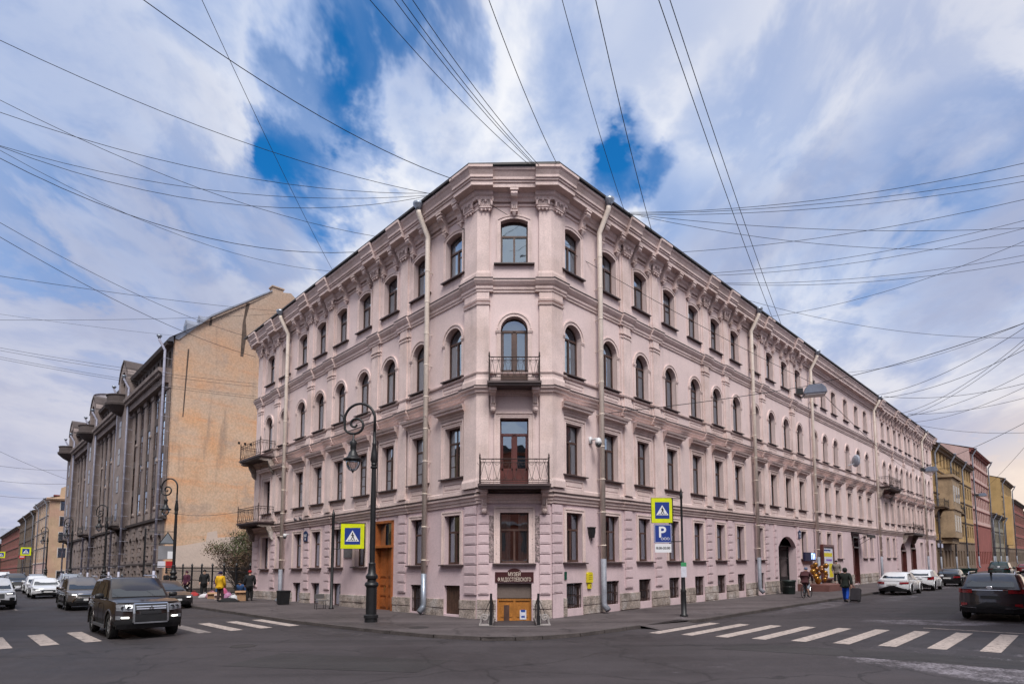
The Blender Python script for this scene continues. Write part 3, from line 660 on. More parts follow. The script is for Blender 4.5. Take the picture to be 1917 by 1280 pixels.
for F, ps, us, e in ((FL, PL_, UL, EL), (FR, PR_, UR, ER)):
    for p in ps:
        for m, z in ((pm4, 0), (pm3, 0), (pm2, 0)): F.put(obj('pilaster', m), B, p, 0, 0)
        F.put(obj('capital', CAP), B, p, .06, 17.20)
    # brackets under the cornice
    bs = []
    for u in us:
        if F is FR and 30.4 < u < 49.5: continue
        bs += [u-.62, u+.62] if F is FR else [u-.55, u+.55]
    for u in bs:
        if all(abs(u-p) > .55 for p in ps) and u > .95: F.put(obj('bracket', BRK), B, u, .0, 17.16)
    # pedestal blocks with panels between floors 2 and 3
    for u in us: F.put(obj('panel', kindmesh('panel3', lambda: panelmesh(1.5, 9.58, 9.94), PINKT)), B, u, 0, 0)
    for p in ps:
        if F is FL or p < 22 or p > 50:
            if abs(p-6.8) > .5 and not (F is FR and p > 50 and p not in (50.9, 57.2)): quoins(F, p-.30, p+.30, 1.05, 4.66, 8)
    if F is FR: quoins(F, 22.75, 23.2, 1.05, 4.66, 8); quoins(F, 26.95, 27.4, 1.05, 4.66, 8)
FC.put(obj('bracket', BRK), B, 0, 0, 17.16)
# corner pilasters (wrap round the chamfer)
def corner_strip(F, u0, u1, m0, m1, name='pilaster'):
    mb = MB()
    for z0, z1, v in ((14.02, 17.42, .12), (9.51, 13.5, .12), (5.34, 9.12, .12)):
        run(mb, F, [(0, z0), (v, z0), (v, z1), (0, z1)], u0, u1, m0, m1)
        run(mb, F, [(0, z0), (v+.05, z0), (v+.05, z0+.26), (v+.02, z0+.36), (0, z0+.36)], u0-(.04 if m0 == 0 else 0), u1+(.04 if m1 == 0 else 0), m0, m1)
    for q in (12.94, 13.10): run(mb, F, [(0, q), (.16, q), (.18, q+.07), (0, q+.07)], u0-(.04 if m0 == 0 else 0), u1+(.04 if m1 == 0 else 0), m0, m1)
    run(mb, F, [(0, 17.04), (.15, 17.04), (.16, 17.1), (0, 17.1)], u0, u1, m0, m1)
    F.put(mb.build(name, PINKT), B, 0, 0, 0)
corner_strip(FL, 0, .74, -1, 0); corner_strip(FR, 0, .66, -1, 0); corner_strip(FC, -CW, -CW+.46, -1, 0); corner_strip(FC, CW-.46, CW, 0, 1)
for F, u in ((FL, .40), (FR, .36), (FC, -CW+.30), (FC, CW-.30)): o = F.put(obj('capital', CAP), B, u, .06, 17.20); o.scale = (.8, 1, 1)
for F, u in ((FL, .90), (FR, .80)): F.put(obj('pilaster', kindmesh('sidestrip', lambda: pil(14.02, 17.42, .22, .22, .06, .4, 0), PINKT)), B, u, 0, 0)
quoins(FL, 0, .74, 1.05, 4.66, 9, m=-1); quoins(FR, 0, .62, 1.05, 4.66, 9, m=-1)
for s in (-1, 1):
    hgt = (4.66-1.05)/9
    for i in range(9 if False else 9):
        mb = MB(); a, b = 1.05 + i*hgt + .018, 1.05 + (i+1)*hgt - .018
        u0, u1 = (-CW+.06, -CW+.48) if s < 0 else (CW-.48, CW-.06)
        run(mb, FC, [(0, a), (.06, a), (.06, b), (0, b)], u0, u1); run(mb, FC, [(.055, a+.05), (.075, a+.05), (.075, b-.05), (.055, b-.05)], u0+.05, u1-.05); FC.put(mb.build('quoin', LILAC), B, 0, 0, 0)
mb = MB(); run(mb, FR, [(0, -.4), (.075, -.4), (.075, 1.03), (0, 1.03)], 0, .62, -1, 0); FR.put(mb.build('corner_plinth', LILAC), B, 0, 0, 0)
# vermiculated panels beside the corner window
VERM = mat('vermiculated_render', (.45,.36,.35), .95, .3, 9, 16, .5, 1.0, 14)
for s in (-1, 1):
    mb = MB()
    for i in range(9):
        for j in range(34):
            x = s*(.70 + .035*i + .02); z = 2.35 + .055*j; y = random.uniform(.012, .05)
            mb.box(x-.015, x+.015, 0, y, z+random.uniform(0,.02), z+.035+random.uniform(0,.02))
    FC.put(tag(mb.build('rough_panel', VERM), kind='stuff'), B, 0, 0, 0)
# ---- plinth of rubble stones
def stones(F, spans, z0=-.3, z1=.86):
    for a, b in spans:
        z = z0
        for row in range(3):
            hh = (z1-z0)/3; u = a
            while u < b - .05:
                w = min(random.uniform(.55, 1.0), b-u)
                if b - (u+w) < .25: w = b-u
                v = random.uniform(.035, .075); mb = MB(); zt = z+hh-.014
                run(mb, F, [(0, z+.01), (v, z+.02), (v, zt-.01), (0, zt)], u+.007, u+w-.007); F.put(mb.build('stone', STONE), B, 0, 0, 0); u += w
            z += hh
def gaps_(e0, e1, holes):
    out = []; c = e0
    for u, w in sorted(holes): out.append((c, u-w/2-.02)); c = u+w/2+.02
    out.append((c, e1)); return [s for s in out if s[1]-s[0] > .1]
stones(FL, gaps_(.05, EL, [(u, 1.04) for u in (1.58, 4.03, 11.52, 13.97, 16.39)] + [(6.8, 1.62)]))
stones(FR, gaps_(.64, 23.45, [(u, 1.04) for u in URa[:8]])); stones(FR, gaps_(26.85, 49, [(41.6, 1.75)]))
stones(FC, [(-CW, -.73), (.73, CW)])
# ---- downpipes
def downpipe(F, u, par=B, top=18.45, lower=CREAM, cut=2.3, z_bot=.25, arm=True, upper=CREAM, v0=.30, head=ZINC):
    mb = MB(); zt = top
    o = F.put(obj('downpipe', bpy.data.meshes.new('downpipe')), par, u, 0, 0)
    path = [(0, v0+.55, zt-.1), (0, v0+.52, zt-.35), (0, v0, zt-1.25), (0, v0, zt-1.5)]
    mb.tube(path + [(0, v0, cut)], .115, 10)
    z = cut+.6
    while z < zt-1.6:
        mb.tube([(0, v0, z-.02), (0, v0, z+.02)], .126, 10); mb.box(-.015, .015, -.02, v0, z-.012, z+.012); z += 1.45
    o.data = mb.mesh('downpipe', upper, True)
    mb = MB(); mb.lathe([(.12,-.22),(.13,-.12),(.24,.02),(.25,.12),(.23,.12)], 12, (0, v0+.55, zt)); obj('hopper', mb.mesh('hopper', head, True), o)
    mb = MB(); mb.tube([(0, v0, cut+.02), (0, v0, z_bot+.35), (0, v0+.02, z_bot+.22), (0, v0+.22, z_bot+.02)], [.12,.12,.125,.13], 10); obj('lower_pipe', mb.mesh('lower_pipe', lower, True), o)
    return o
downpipe(FL, 3.15, lower=ZINC, cut=1.9); downpipe(FL, 18.0, lower=GREYP, cut=2.2)
for u in (3.05, 19.45, 30.6, 49.1, 71.9): downpipe(FR, u, lower=GREYP, cut=2.4, z_bot=.2)
# ---- balconies
def balcony(F, par, u, z, w, d, nb, name='balcony', m=RUST, slabm=SILL, brm=PINKT, bz=.95, style='console'):
    mb = MB(); mb.box(-w/2, w/2, 0, d, -.09, 0); mb.box(-w/2+.06, w/2-.06, 0, d-.06, -.17, -.09); o = F.put(mb.build(name, slabm), par, u, 0, z)
    mb = MB(); H = .98; rd = d-.08; rw = w/2-.08
    def rail(p, q, n):
        p, q = Vector(p), Vector(q); t = (q-p)/n
        for z_ in (.06, .15, H-.14, H): mb.tube([p+Vector((0,0,z_)), q+Vector((0,0,z_))], .014 if z_ < H else .02, 4)
        for i in range(n):
            a = p + t*i; b = a+t; c = (a+b)/2
            mb.tube([a+Vector((0,0,.15)), c+Vector((0,0,H-.14))], .009, 3); mb.tube([c+Vector((0,0,H-.14)), b+Vector((0,0,.15))], .009, 3)
            mb.tube([c + t.normalized()*.055*math.cos(k*math.pi/4) + Vector((0,0,H-.07+.055*math.sin(k*math.pi/4))) for k in range(8)], .008, 3, closed=True)
            mb.tube([b + t.normalized()*.10*math.cos(k*math.pi/5) + Vector((0,0,H-.14-.10*math.sin(k*math.pi/5))) for k in range(6)], .008, 3); mb.tube([a + t.normalized()*.09*math.cos(k*math.pi/5) + Vector((0,0,.15+.09*math.sin(k*math.pi/5))) for k in range(6)], .008, 3)
    rail((-rw, rd, 0), (rw, rd, 0), nb)
    ns = max(2, int(nb*rd/(2*rw))+1); rail((-rw, 0, 0), (-rw, rd, 0), ns); rail((rw, rd, 0), (rw, 0, 0), ns)
    for s in (-1, 1): mb.lathe([(.03, 0), (.026, H+.02), (.05, H+.06), (.02, H+.09), (.035, H+.14), (.004, H+.24)], 8, (s*rw, rd, 0))
    obj('railing', mb.mesh('railing', m), o)
    if style == 'console':
        side = [(0, 0), (.55, 0), (.58, -.12), (.50, -.22), (.36, -.26), (.24, -.36), (.20, -.52), (.22, -.66), (.16, -.78), (0, -.78)]
    else: side = [(0, 0), (d-.15, 0), (d-.1, -.12), (d-.35, -.18), (d-.6, -.16), (.5, -.34), (.34, -.6), (.3, -.8), (.14, -1.0), (0, -1.02)]
    for s in (-1, 1):
        mb = MB(); x = s*(w/2-.22); mb.prism(side, x-.11, x+.11, lambda a, b, t: (t, a, b-.17))
        if style == 'console':
            mb.box(x-.15, x+.15, 0, .62, -.30, -.17)
            for q in (-.06, 0, .06): mb.box(x+q-.014, x+q+.014, .2, .30, -.75, -.4)
            mb.lathe([(.02,-.12),(.1,-.05),(.12,.02),(.08,.1)], 8, (x, .15, -1.0))
        obj('bracket', mb.mesh('bracket', brm), o)
    return o
balcony(FC, B, 0, 5.37, 2.86, .95, 8); balcony(FC, B, 0, 9.50, 2.16, .85, 8)
balcony(FL, B, 21.6, 9.62, 3.6, 1.15, 10, style='scroll', brm=STONE); balcony(FL, B, 21.6, 5.32, 3.7, 1.15, 10, style='scroll', brm=STONE)
balcony(FR, B, 52.8, 9.55, 5.0, 1.15, 14, style='scroll', brm=STONE); balcony(FR, B, 62.8, 5.05, 5.4, 1.15, 14, style='scroll', brm=STONE)
# ---- museum entrance
o = FC.put(obj('museum_door', bpy.data.meshes.new('museum_door')), B, 0, 0, 0); mb = MB()
mb.box(-.69, .69, -.29, -.24, -1.18, .86)
for s in (-1, 1):
    for (a, b, zz0, zz1) in ((.10, .55, -.95, .05), (.10, .55, .15, .70)): mb.box(s*a, s*b, -.24, -.215, zz0, zz1); mb.box(s*(a+.06), s*(b-.06), -.22, -.205, zz0+.06, zz1-.06)
    mb.box(s*.62, s*.69, -.29, -.2, -1.18, .86)
mb.box(-.69, .69, -.29, -.19, .80, .90); mb.box(-.04, .04, -.24, -.20, -1.18, .82); o.data = mb.mesh('museum_door', OAK2)
BRASS = mat('brass', (.55,.38,.12), .3, .1, 3, metal=.9)
mb = MB(); mb.lathe([(.02,-.1),(.035,-.06),(.02,0),(.035,.06),(.02,.1)], 8, (-.07, -.15, -.1)); obj('handle', mb.mesh('handle', BRASS, True), o)
mb = MB(); mb.box(.20, .42, -.205, -.198, -.02, .62); obj('carved_insert', mb.mesh('carved_insert', WOODF), o)
PAPER = mat('notice_paper', (.62,.62,.70), .8, .05, 4); BLUEP = mat('blue_print', (.02,.06,.28), .6, .05, 4)
mb = MB(); mb.box(-.48, -.22, -.202, -.196, .05, .42); nt_ = obj('notice', mb.mesh('notice', PAPER), o); mb = MB(); mb.box(-.44, -.26, -.196, -.193, .34, .44); mb.box(-.42, -.28, -.196, -.193, .12, .2); obj('notice_print', mb.mesh('notice_print', BLUEP), nt_)
mb = MB(); mb.box(-.69, .69, -.29, -.16, .90, 1.5); FC.put(mb.build('door_lintel_panel', mat('grey_brown_render', (.15,.115,.10), .9, .1)), B, 0, 0, 0)
# ---- carriage gate, doors
def leafdoor(F, u, w, h, m, z=.0, par=B, name='door', arch=0, transom=0, v=-.2):
    o = F.put(obj(name, bpy.data.meshes.new(name)), par, u, 0, z); mb = MB(); mb.box(-w/2, w/2, v-.08, v-.02, 0, h)
    mb.box(-w/2, -w/2+.12, v-.08, .06, 0, h+.0); mb.box(w/2-.12, w/2, v-.08, .06, 0, h); mb.box(-w/2, w/2, v-.08, .06, h-.12, h)
    if transom: mb.box(-w/2-.02, w/2+.02, v-.08, .12, transom, transom+.12)
    t = transom or h-.12
    for s in (-1, 1):
        n = 4; zs = [.12, t*.22, t*.38, t*.52, t-.08]
        for a, b in zip(zs, zs[1:]): mb.box(s*.09, s*(w/2-.2), v-.02, v+.015, a+.05, b-.03); mb.box(s*.14, s*(w/2-.25), v+.01, v+.03, a+.10, b-.08)
    mb.box(-.03, .03, v-.02, v+.035, 0, t); o.data = mb.mesh(name, m)
    if transom:
        mb = MB(); mb.poly([(-w/2+.14, v-.01, transom+.14), (w/2-.14, v-.01, transom+.14), (w/2-.14, v-.01, h-.14), (-w/2+.14, v-.01, h-.14)]); obj('pane', mb.mesh('pane', GLASS), o)
    mb = MB(); mb.lathe([(.015,-.1),(.02,0),(.015,.1)], 6, (.1, v+.07, 1.1)); obj('handle', mb.mesh('handle', BRASS), o); return o
tag(leafdoor(FL, 6.8, 1.60, 4.36, OAK, .12, transom=3.05), 'tall orange wooden double door with a glazed transom')
tag(leafdoor(FR, 41.6, 1.70, 4.25, REDW, 0, transom=3.2), 'tall dark red panelled door')
leafdoor(FR, 60.1, 2.4, 3.1, REDW, 0, v=-.26); leafdoor(FR, 65.1, 2.6, 3.4, REDW, 0, v=-.26)
mb = MB()
for i in range(16): x = -1.6 + i*3.2/15; mb.box(x-.015, x+.015, -.6, -.57, 0, 3.2)
for z_ in (.15, 1.1, 2.45, 3.1): mb.box(-1.65, 1.65, -.62, -.55, z_, z_+.06)
mb.box(-.05, .05, -.62, -.53, 0, 2.5); mb.box(-1.65, -1.55, -.62, -.53, 0, 3.3); mb.box(1.55, 1.65, -.62, -.53, 0, 3.3); mb.box(-1.55, 1.55, -.60, -.58, .1, 1.1)
FR.put(tag(mb.build('carriage_gate', IRON), 'black iron gate inside the arched carriageway'), B, 25.15, 0, -.1)
mb = MB(); w_ = 1.65
for s in (-1, 1): mb.poly([(s*w_, -.3, -.3), (s*w_, -6, -.3), (s*w_, -6, 3.2), (s*w_, -.3, 3.2)])
mb.poly([(-w_, -.3, 3.22), (w_, -.3, 3.22), (w_, -6, 3.9), (-w_, -6, 3.9)]); mb.poly([(-w_, -6, -.3), (w_, -6, -.3), (w_, -6, 4), (-w_, -6, 4)])
FR.put(mb.build('gate_passage', LILAC), B, 25.15, 0, 0)
# ---------------------------------------------------------------- neighbouring buildings
BROWN = mat('brown_grey_stone', (.25,.20,.185), .9, .18, .6, 12, .12, .35, 30, .35)
BROWN2 = mat('darker_stone', (.085,.066,.063), .9, .18, .6, 12, .12, .35, 30, .3)
LPIPE = mat('lilac_grey_pipe', (.42,.42,.52), .5, .1, 2, 20, .08)
def weathered():
    global nt
    m = bpy.data.materials.new('weathered_orange_render'); m.use_nodes = True; nt = m.node_tree; b = nt.nodes['Principled BSDF']; b.inputs['Roughness'].default_value = .92
    g = N('ShaderNodeNewGeometry'); sp = N('ShaderNodeSeparateXYZ'); LK(g.outputs['Position'], sp.inputs[0])
    def nz(s, d, sc=(1,1,1), r=.6): mp = N('ShaderNodeMapping'); mp.inputs[3].default_value = sc; LK(g.outputs['Position'], mp.inputs[0]); n = N('ShaderNodeTexNoise'); n.inputs['Scale'].default_value = s; n.inputs['Detail'].default_value = d; n.inputs['Roughness'].default_value = r; LK(mp.outputs[0], n.inputs['Vector']); return n.outputs[0]
    big, mid, hor, ver, fine = nz(.14, 5), nz(.55, 6), nz(.5, 5, (.25, .25, 1.6)), nz(.9, 6, (1, 1, .10)), nz(6, 5)
    c = mixc(ramp(big, .35, .65), (.66,.37,.20), (.64,.46,.33))
    c = mixc(math_('MULTIPLY', ramp(hor, .46, .68), .6), c, (.70,.33,.15)); c = mixc(math_('MULTIPLY', ramp(mid, .52, .70), .65), c, (.45,.33,.26))
    up = ramp(math_('ADD', sp.outputs[2], math_('MULTIPLY', math_('SUBTRACT', big, .5), 22.)), 13., 29.)
    c = mixc(math_('MULTIPLY', up, .72), c, (.40,.315,.26)); c = mixc(math_('MULTIPLY', ramp(ver, .56, .74), .55), c, (.24,.18,.15)); c = mixc(ramp(fine, .35, .65), mixc(1., c, (.88,)*3, 'MULTIPLY'), mixc(1., c, (1.1,)*3, 'MULTIPLY'))
    LK(c, b.inputs['Base Color']); bp = N('ShaderNodeBump'); bp.inputs['Strength'].default_value = .5; bp.inputs['Distance'].default_value = .03; LK(nz(9, 6), bp.inputs['Height']); LK(bp.outputs[0], b.inputs['Normal']); return m
OCHRE = weathered()
PALE = mat('pale_pink_render', (.62,.50,.43), .9, .06, .6, 9, .05)
FARG = mat('dark_far_glass', (.03,.035,.045), .06, 0, fvar=0, spec=.8)
TIN = mat('grey_tin_roof', (.30,.32,.38), .45, .15, .8, 20, .1, metal=.4)
dLv = Vector(FL.d)
FW = Fac(FL.P + FL.d*45.4, -FL.n, True)
S = thing('stone_apartment_building', FL.g(72, 0), 'tall brown-grey stone apartment building with pilaster strips and a bare orange end wall', 'building')
mb = MB(); prof = [(0,-1.2),(0,25.4),(2,27.2),(3.2,28.5),(9.3,33.2),(11.45,33.7),(12.2,33.1),(18,28),(18,-1.2)]
mb.prism(prof, 0, -.5, lambda a, b, t: FW.l(a, t, b)); FW.put(mb.build('firewall', OCHRE), S, 0, 0, 0)
mb = MB(); mb.prism([(.9,-1),(.9,4.7),(2.0,4.85),(3.6,5.2),(3.7,6.1),(4.6,6.3),(4.7,5.6),(9,6),(9,-1)], .012, -.1, lambda a, b, t: FW.l(a, t, b)); FW.put(mb.build('repainted_patch', PALE), S, 0, 0, 0)
mb = MB(); mb.prism([(0,25.2),(0,25.55),(2,27.35),(3.2,28.65),(9.3,33.35),(9.3,33.2),(3.2,28.45),(2,27.1),(.3,25.2)], .10, -.55, lambda a, b, t: FW.l(a, t, b)); FW.put(mb.build('verge_flashing', TIN), S, 0, 0, 0)
mb = MB(); mb.box(-10.6, -9.4, -.9, -.1, 33.0, 33.95); mb.box(-10.7, -9.3, -1.0, 0, 33.95, 34.1); FW.put(mb.build('chimney', OCHRE), S, 0, 0, 0)
mb = MB()
for i in range(4): mb.box(-(6.3+.62*i), -(6.3+.62*i+.22), -.02, .012, 15.6, 15.85)
FW.put(mb.build('vent_holes', mat('black_void', (.01,.01,.01), 1, 0, fvar=0)), S, 0, 0, 0)
CRK = mat('tar_stain', (.10,.07,.055), .95, .3, 2)
for pts in ([(6.2,25.0),(6.5,25.0),(6.75,27.5),(6.6,29.2),(7.0,31.1),(6.6,31.0),(6.3,28.6)], [(3.0,27.4),(3.25,27.5),(3.3,28.4),(3.1,28.4)], [(.95,17.5),(1.05,17.5),(1.3,24.5),(1.15,24.5)]):
    mb = MB(); mb.prism(pts, .01, -.05, lambda a, b, t: FW.l(a, t, b)); FW.put(mb.build('tar_stain', CRK), S, 0, 0, 0)
# street front
E0, E1 = 45.4, 104.5
mb = MB(); gcols = []
mods = [(46.2, 61.4), (66.0, 80.8), (85.4, 99.8)]; bays = [(61.4, 66.0), (80.8, 85.4), (99.8, 104.4)]
for a, b in mods:
    n = 5; p = (b-a)/n
    for i in range(n): gcols.append((a + p*(i+.5), [('rect', 1.25, .9, 1.5, 0), ('round', 1.35, 3.5, 1.9, 0)]))
for a, b in bays: gcols.append(((a+b)/2, [('rect', 1.8, .1, 2.6, 0), ('round', 1.7, 3.5, 1.9, 0)]))
wall(mb, FL, E0, E1, -1.2, 7.4, gcols); FL.put(mb.build('lower_wall', BROWN), S, 0, 0, 0)
for u, ops in gcols:
    for kd, w, z, h, r in ops: window(FL, S, u, z, kd, w, h, r, 'T', None, None, fm=WHITEF if z < 2 else WOODF)
mb = MB(); run(mb, FL, [(0,7.3),(.25,7.35),(.3,7.6),(0,7.7)], E0-.1, E1); run(mb, FL, [(0,2.95),(.12,2.97),(.12,3.15),(0,3.2)], E0-.05, E1); run(mb, FL, [(0,-1),(.15,-1),(.15,.55),(0,.6)], E0-.05, E1); FL.put(mb.build('string_course', BROWN2), S, 0, 0, 0)
blk = MB(); blk.box(-.36, .36, 0, .11, 0, .40); BLK = blk.mesh('rustic_block', BROWN)
cnt = 0
for (u, ops), (u2, ops2) in zip(sorted(gcols), sorted(gcols)[1:]):
    mid = (u+u2)/2
    for i in range(14):
        z = .7 + .46*i
        if 2.7 < z < 3.1: continue
        for q in ((-.38, .38) if (i % 2) else (0,)):
            if cnt < 290: FL.put(obj('rustic_block', BLK), S, mid+q, 0, z); cnt += 1
mb = MB()
for a, b in mods + bays: wall(mb, FL, a if (a, b) in bays else a, b, 7.4, 25, [], 0)
ww = MB(); cols = []
mb = MB(); slots = []
for a, b in mods:
    n = 5; p = (b-a)/n
    for i in range(n): slots.append(a + p*(i+.5))
zf = [8.3, 11.6, 14.9, 18.2]
for k, z in enumerate(zf + [22.6]): wall(mb, FL, E0, E1, [7.4, 11.0, 14.3, 17.6, 21.6][k], [11.0, 14.3, 17.6, 21.6, 25][k], [(u, [('rect', 1.55, z, 2.6, 0)]) for u in slots] if k < 4 else [(u+q, [('rect', .75, z+.3, 1.5, 0)]) for u in slots for q in (-.7, .7)])
FL.put(mb.build('wall', BROWN2), S, 0, 0, 0)  # slot walls coloured darker to stand in for shade between the strips
for u in slots:
    for z in zf: o = window(FL, S, u, z, 'rect', 1.55, 2.6, 0, 'G', None); o.location += Vector((FL.n.x, FL.n.y, 0))*.2
    for q in (-.7, .7): window(FL, S, u+q, 22.9, 'rect', .75, 1.5, 0, 'T', None)
strip = MB(); strip.box(-.55, .55, 0, .10, 7.6, 21.0); strip.box(-.40, .40, .10, .14, 8.4, 20.2); strip.box(-.62, .62, 0, .2, 20.4, 21.0); strip.box(-.62, .62, 0, .2, 7.6, 8.3); STR = strip.mesh('pilaster_strip', BROWN)
lozm = MB(); lozm.lathe([(.02,-.2),(.16,-.1),(.18,.05),(.08,.22)], 8); LOZ = lozm.mesh('carved_boss', BROWN)
for a, b in mods:
    n = 5; p = (b-a)/n
    for i in range(n+1):
        FL.put(obj('pilaster_strip', STR), S, a+p*i + (.5 if i == 0 else -.5 if i == n else 0), 0, 0)
        if 0 < i < n: FL.put(obj('carved_boss', LOZ), S, a+p*i, .16, 13.5 if i % 2 else 16.5); FL.put(obj('carved_boss', LOZ), S, a+p*i, .16, 8.6)
    mb = MB(); run(mb, FL, [(0,20.9),(.6,20.9),(.62,21.6),(.8,21.65),(.85,21.8),(1.15,21.95),(1.2,22.25),(0,22.4)], a-.1, b+.1)
    for i in range(int((b-a)/.55)): u = a + .3 + .55*i; mb.box(*sorted((FL.l(u,0,0)[0], FL.l(u+.26,0,0)[0])), .6, 1.0, 21.55 + FL.ks*u, 21.85 + FL.ks*u)
    FL.put(mb.build('cornice', BROWN), S, 0, 0, 0)
    mb = MB(); run(mb, FL, [(0,24.7),(.5,24.75),(.6,25.05),(0,25.2)], a-.1, b+.1); FL.put(mb.build('eaves', BROWN2), S, 0, 0, 0)
for a, b in bays:
    c = (a+b)/2; w = b-a; mb = MB()
    gable = [(-w/2, 7.4), (-w/2, 25.2), (-w/2+.5, 26.4), (-w/2+1.2, 27.2), (0, 27.7), (w/2-1.2, 27.2), (w/2-.5, 26.4), (w/2, 25.2), (w/2, 7.4)]
    ar = [(-1.25, 22.6)] + [(-1.25*math.cos(math.pi*i/10), 24.8 + 1.5*math.sin(math.pi*i/10)) for i in range(11)] + [(1.25, 22.6)]
    f = lambda a_, b_, t: (FL.s*(c+a_), t, b_ + FL.ks*(c+a_))
    mb.prism([(-w/2, 7.4), (-w/2, 22.6), (w/2, 22.6), (w/2, 7.4)], 0, .85, f)
    n_ = len(ar)
    outer = [(-w/2, 22.6), (-w/2, 25.2), (-w/2+.25, 26), (-w/2+.5, 26.4), (-w/2+.9, 26.95), (-w/2+1.2, 27.2), (0, 27.7), (w/2-1.2, 27.2), (w/2-.9, 26.95), (w/2-.5, 26.4), (w/2-.25, 26), (w/2, 25.2), (w/2, 22.6)]
    for i in range(len(outer)-1): mb.prism([outer[i], outer[i+1], ar[i+1], ar[i]], 0, .85, f)
    mb.prism(ar, 0, .12, f); mb.prism([(-w/2-.06, 27.0), (-w/2+1.2, 27.3), (0, 27.8), (w/2-1.2, 27.3), (w/2+.06, 27.0), (0, 27.95)], -.5, 1.0, f) if False else None
    FL.put(mb.build('gabled_bay', BROWN), S, 0, 0, 0)
    mb = MB(); mb.prism([(-w/2,25.3),(-w/2+.5,26.5),(-w/2+1.2,27.32),(0,27.82),(w/2-1.2,27.32),(w/2-.5,26.5),(w/2,25.3),(w/2-.5,26.3),(0,27.6),(-w/2+.5,26.3)], -1.2, .95, f); FL.put(mb.build('gable_roof', BROWN2), S, 0, 0, 0)
    mb = MB(); mb.lathe([(.3,-1.3),(1.0,-.9),(1.7,-.25),(1.75,0),(1.7,.1),(1.55,.1),(1.55,.9),(1.65,.95),(1.65,1.05),(1.4,1.05)], 16); FL.put(mb.build('round_balcony', BROWN2), S, c, .85, 22.2)
    for z in (8.3, 11.6, 14.9, 18.2):
        mb = MB(); mb.box(-.62, .62, 0, .02, 0, 2.1); o = FL.put(mb.build('bay_window', WOODF), S, c, .852, z); 
        for a_, b_, c_, d_ in ((-.55,-.04,.08,1.3), (.04,.55,.08,1.3), (-.55,.55,1.4,2.02)): g_ = MB(); g_.box(a_, b_, .02, .028, c_, d_); obj('pane', g_.mesh('pane', FARG), o)
    balcony(FL, S, c, 7.7, 4.2, 1.6, 8, style='scroll', m=IRON, slabm=BROWN2, brm=BROWN2)
    downpipe(FL, b+.35, S, top=25, lower=LPIPE, upper=LPIPE, v0=.75); downpipe(FL, a-.45, S, top=25, lower=LPIPE, upper=LPIPE, v0=.75)
downpipe(FL, 45.75, S, top=25.2, lower=LPIPE, upper=LPIPE, v0=.75)
mb = MB(); P4 = [FL.l(45, .6, 25.1), FL.l(104.5, .6, 25.1), FL.l(104.5, -9.5, 33.2), FL.l(45.4, -9.5, 33.2)]; mb.poly(P4); mb.poly([FL.l(104.5,0,-1), FL.l(104.5,-9.5,-1), FL.l(104.5,-9.5,33.2), FL.l(104.5,0,25.1)]); FL.put(mb.build('roof', TIN), S, 0, 0, 0)
for (u, v, z) in ((47.2, -1.9, 26.6), (48.3, -3.4, 27.9)):
    mb = MB(); mb.prism([(-.7,0),(-.7,1.0),(0,1.6),(.7,1.0),(.7,0)], -2.5, .6, lambda a, b, t: (a, t, b)); o = FL.put(mb.build('dormer', TIN), S, u, v, z); mb = MB(); mb.box(-.4, .4, .6, .62, .2, .95); obj('pane', mb.mesh('pane', FARG), o)
mb = MB(); mb.lathe([(2.3,0),(2.3,2.2),(2.7,2.4),(2.9,2.7),(2.9,3.0),(2.5,3.0),(2.5,5.2),(2.7,5.3),(2.4,5.4),(.1,5.9)], 20); o = FL.put(mb.build('turret', mat('turret_render', (.42,.38,.40), .85)), S, 93, -3.2, 25.2)
for i in range(10): a = i*math.pi/5; mb = MB(); mb.box(-.35, .35, 2.28, 2.34, .5, 1.9); obj('turret_window', mb.mesh('turret_window', FARG), o, rz=a)
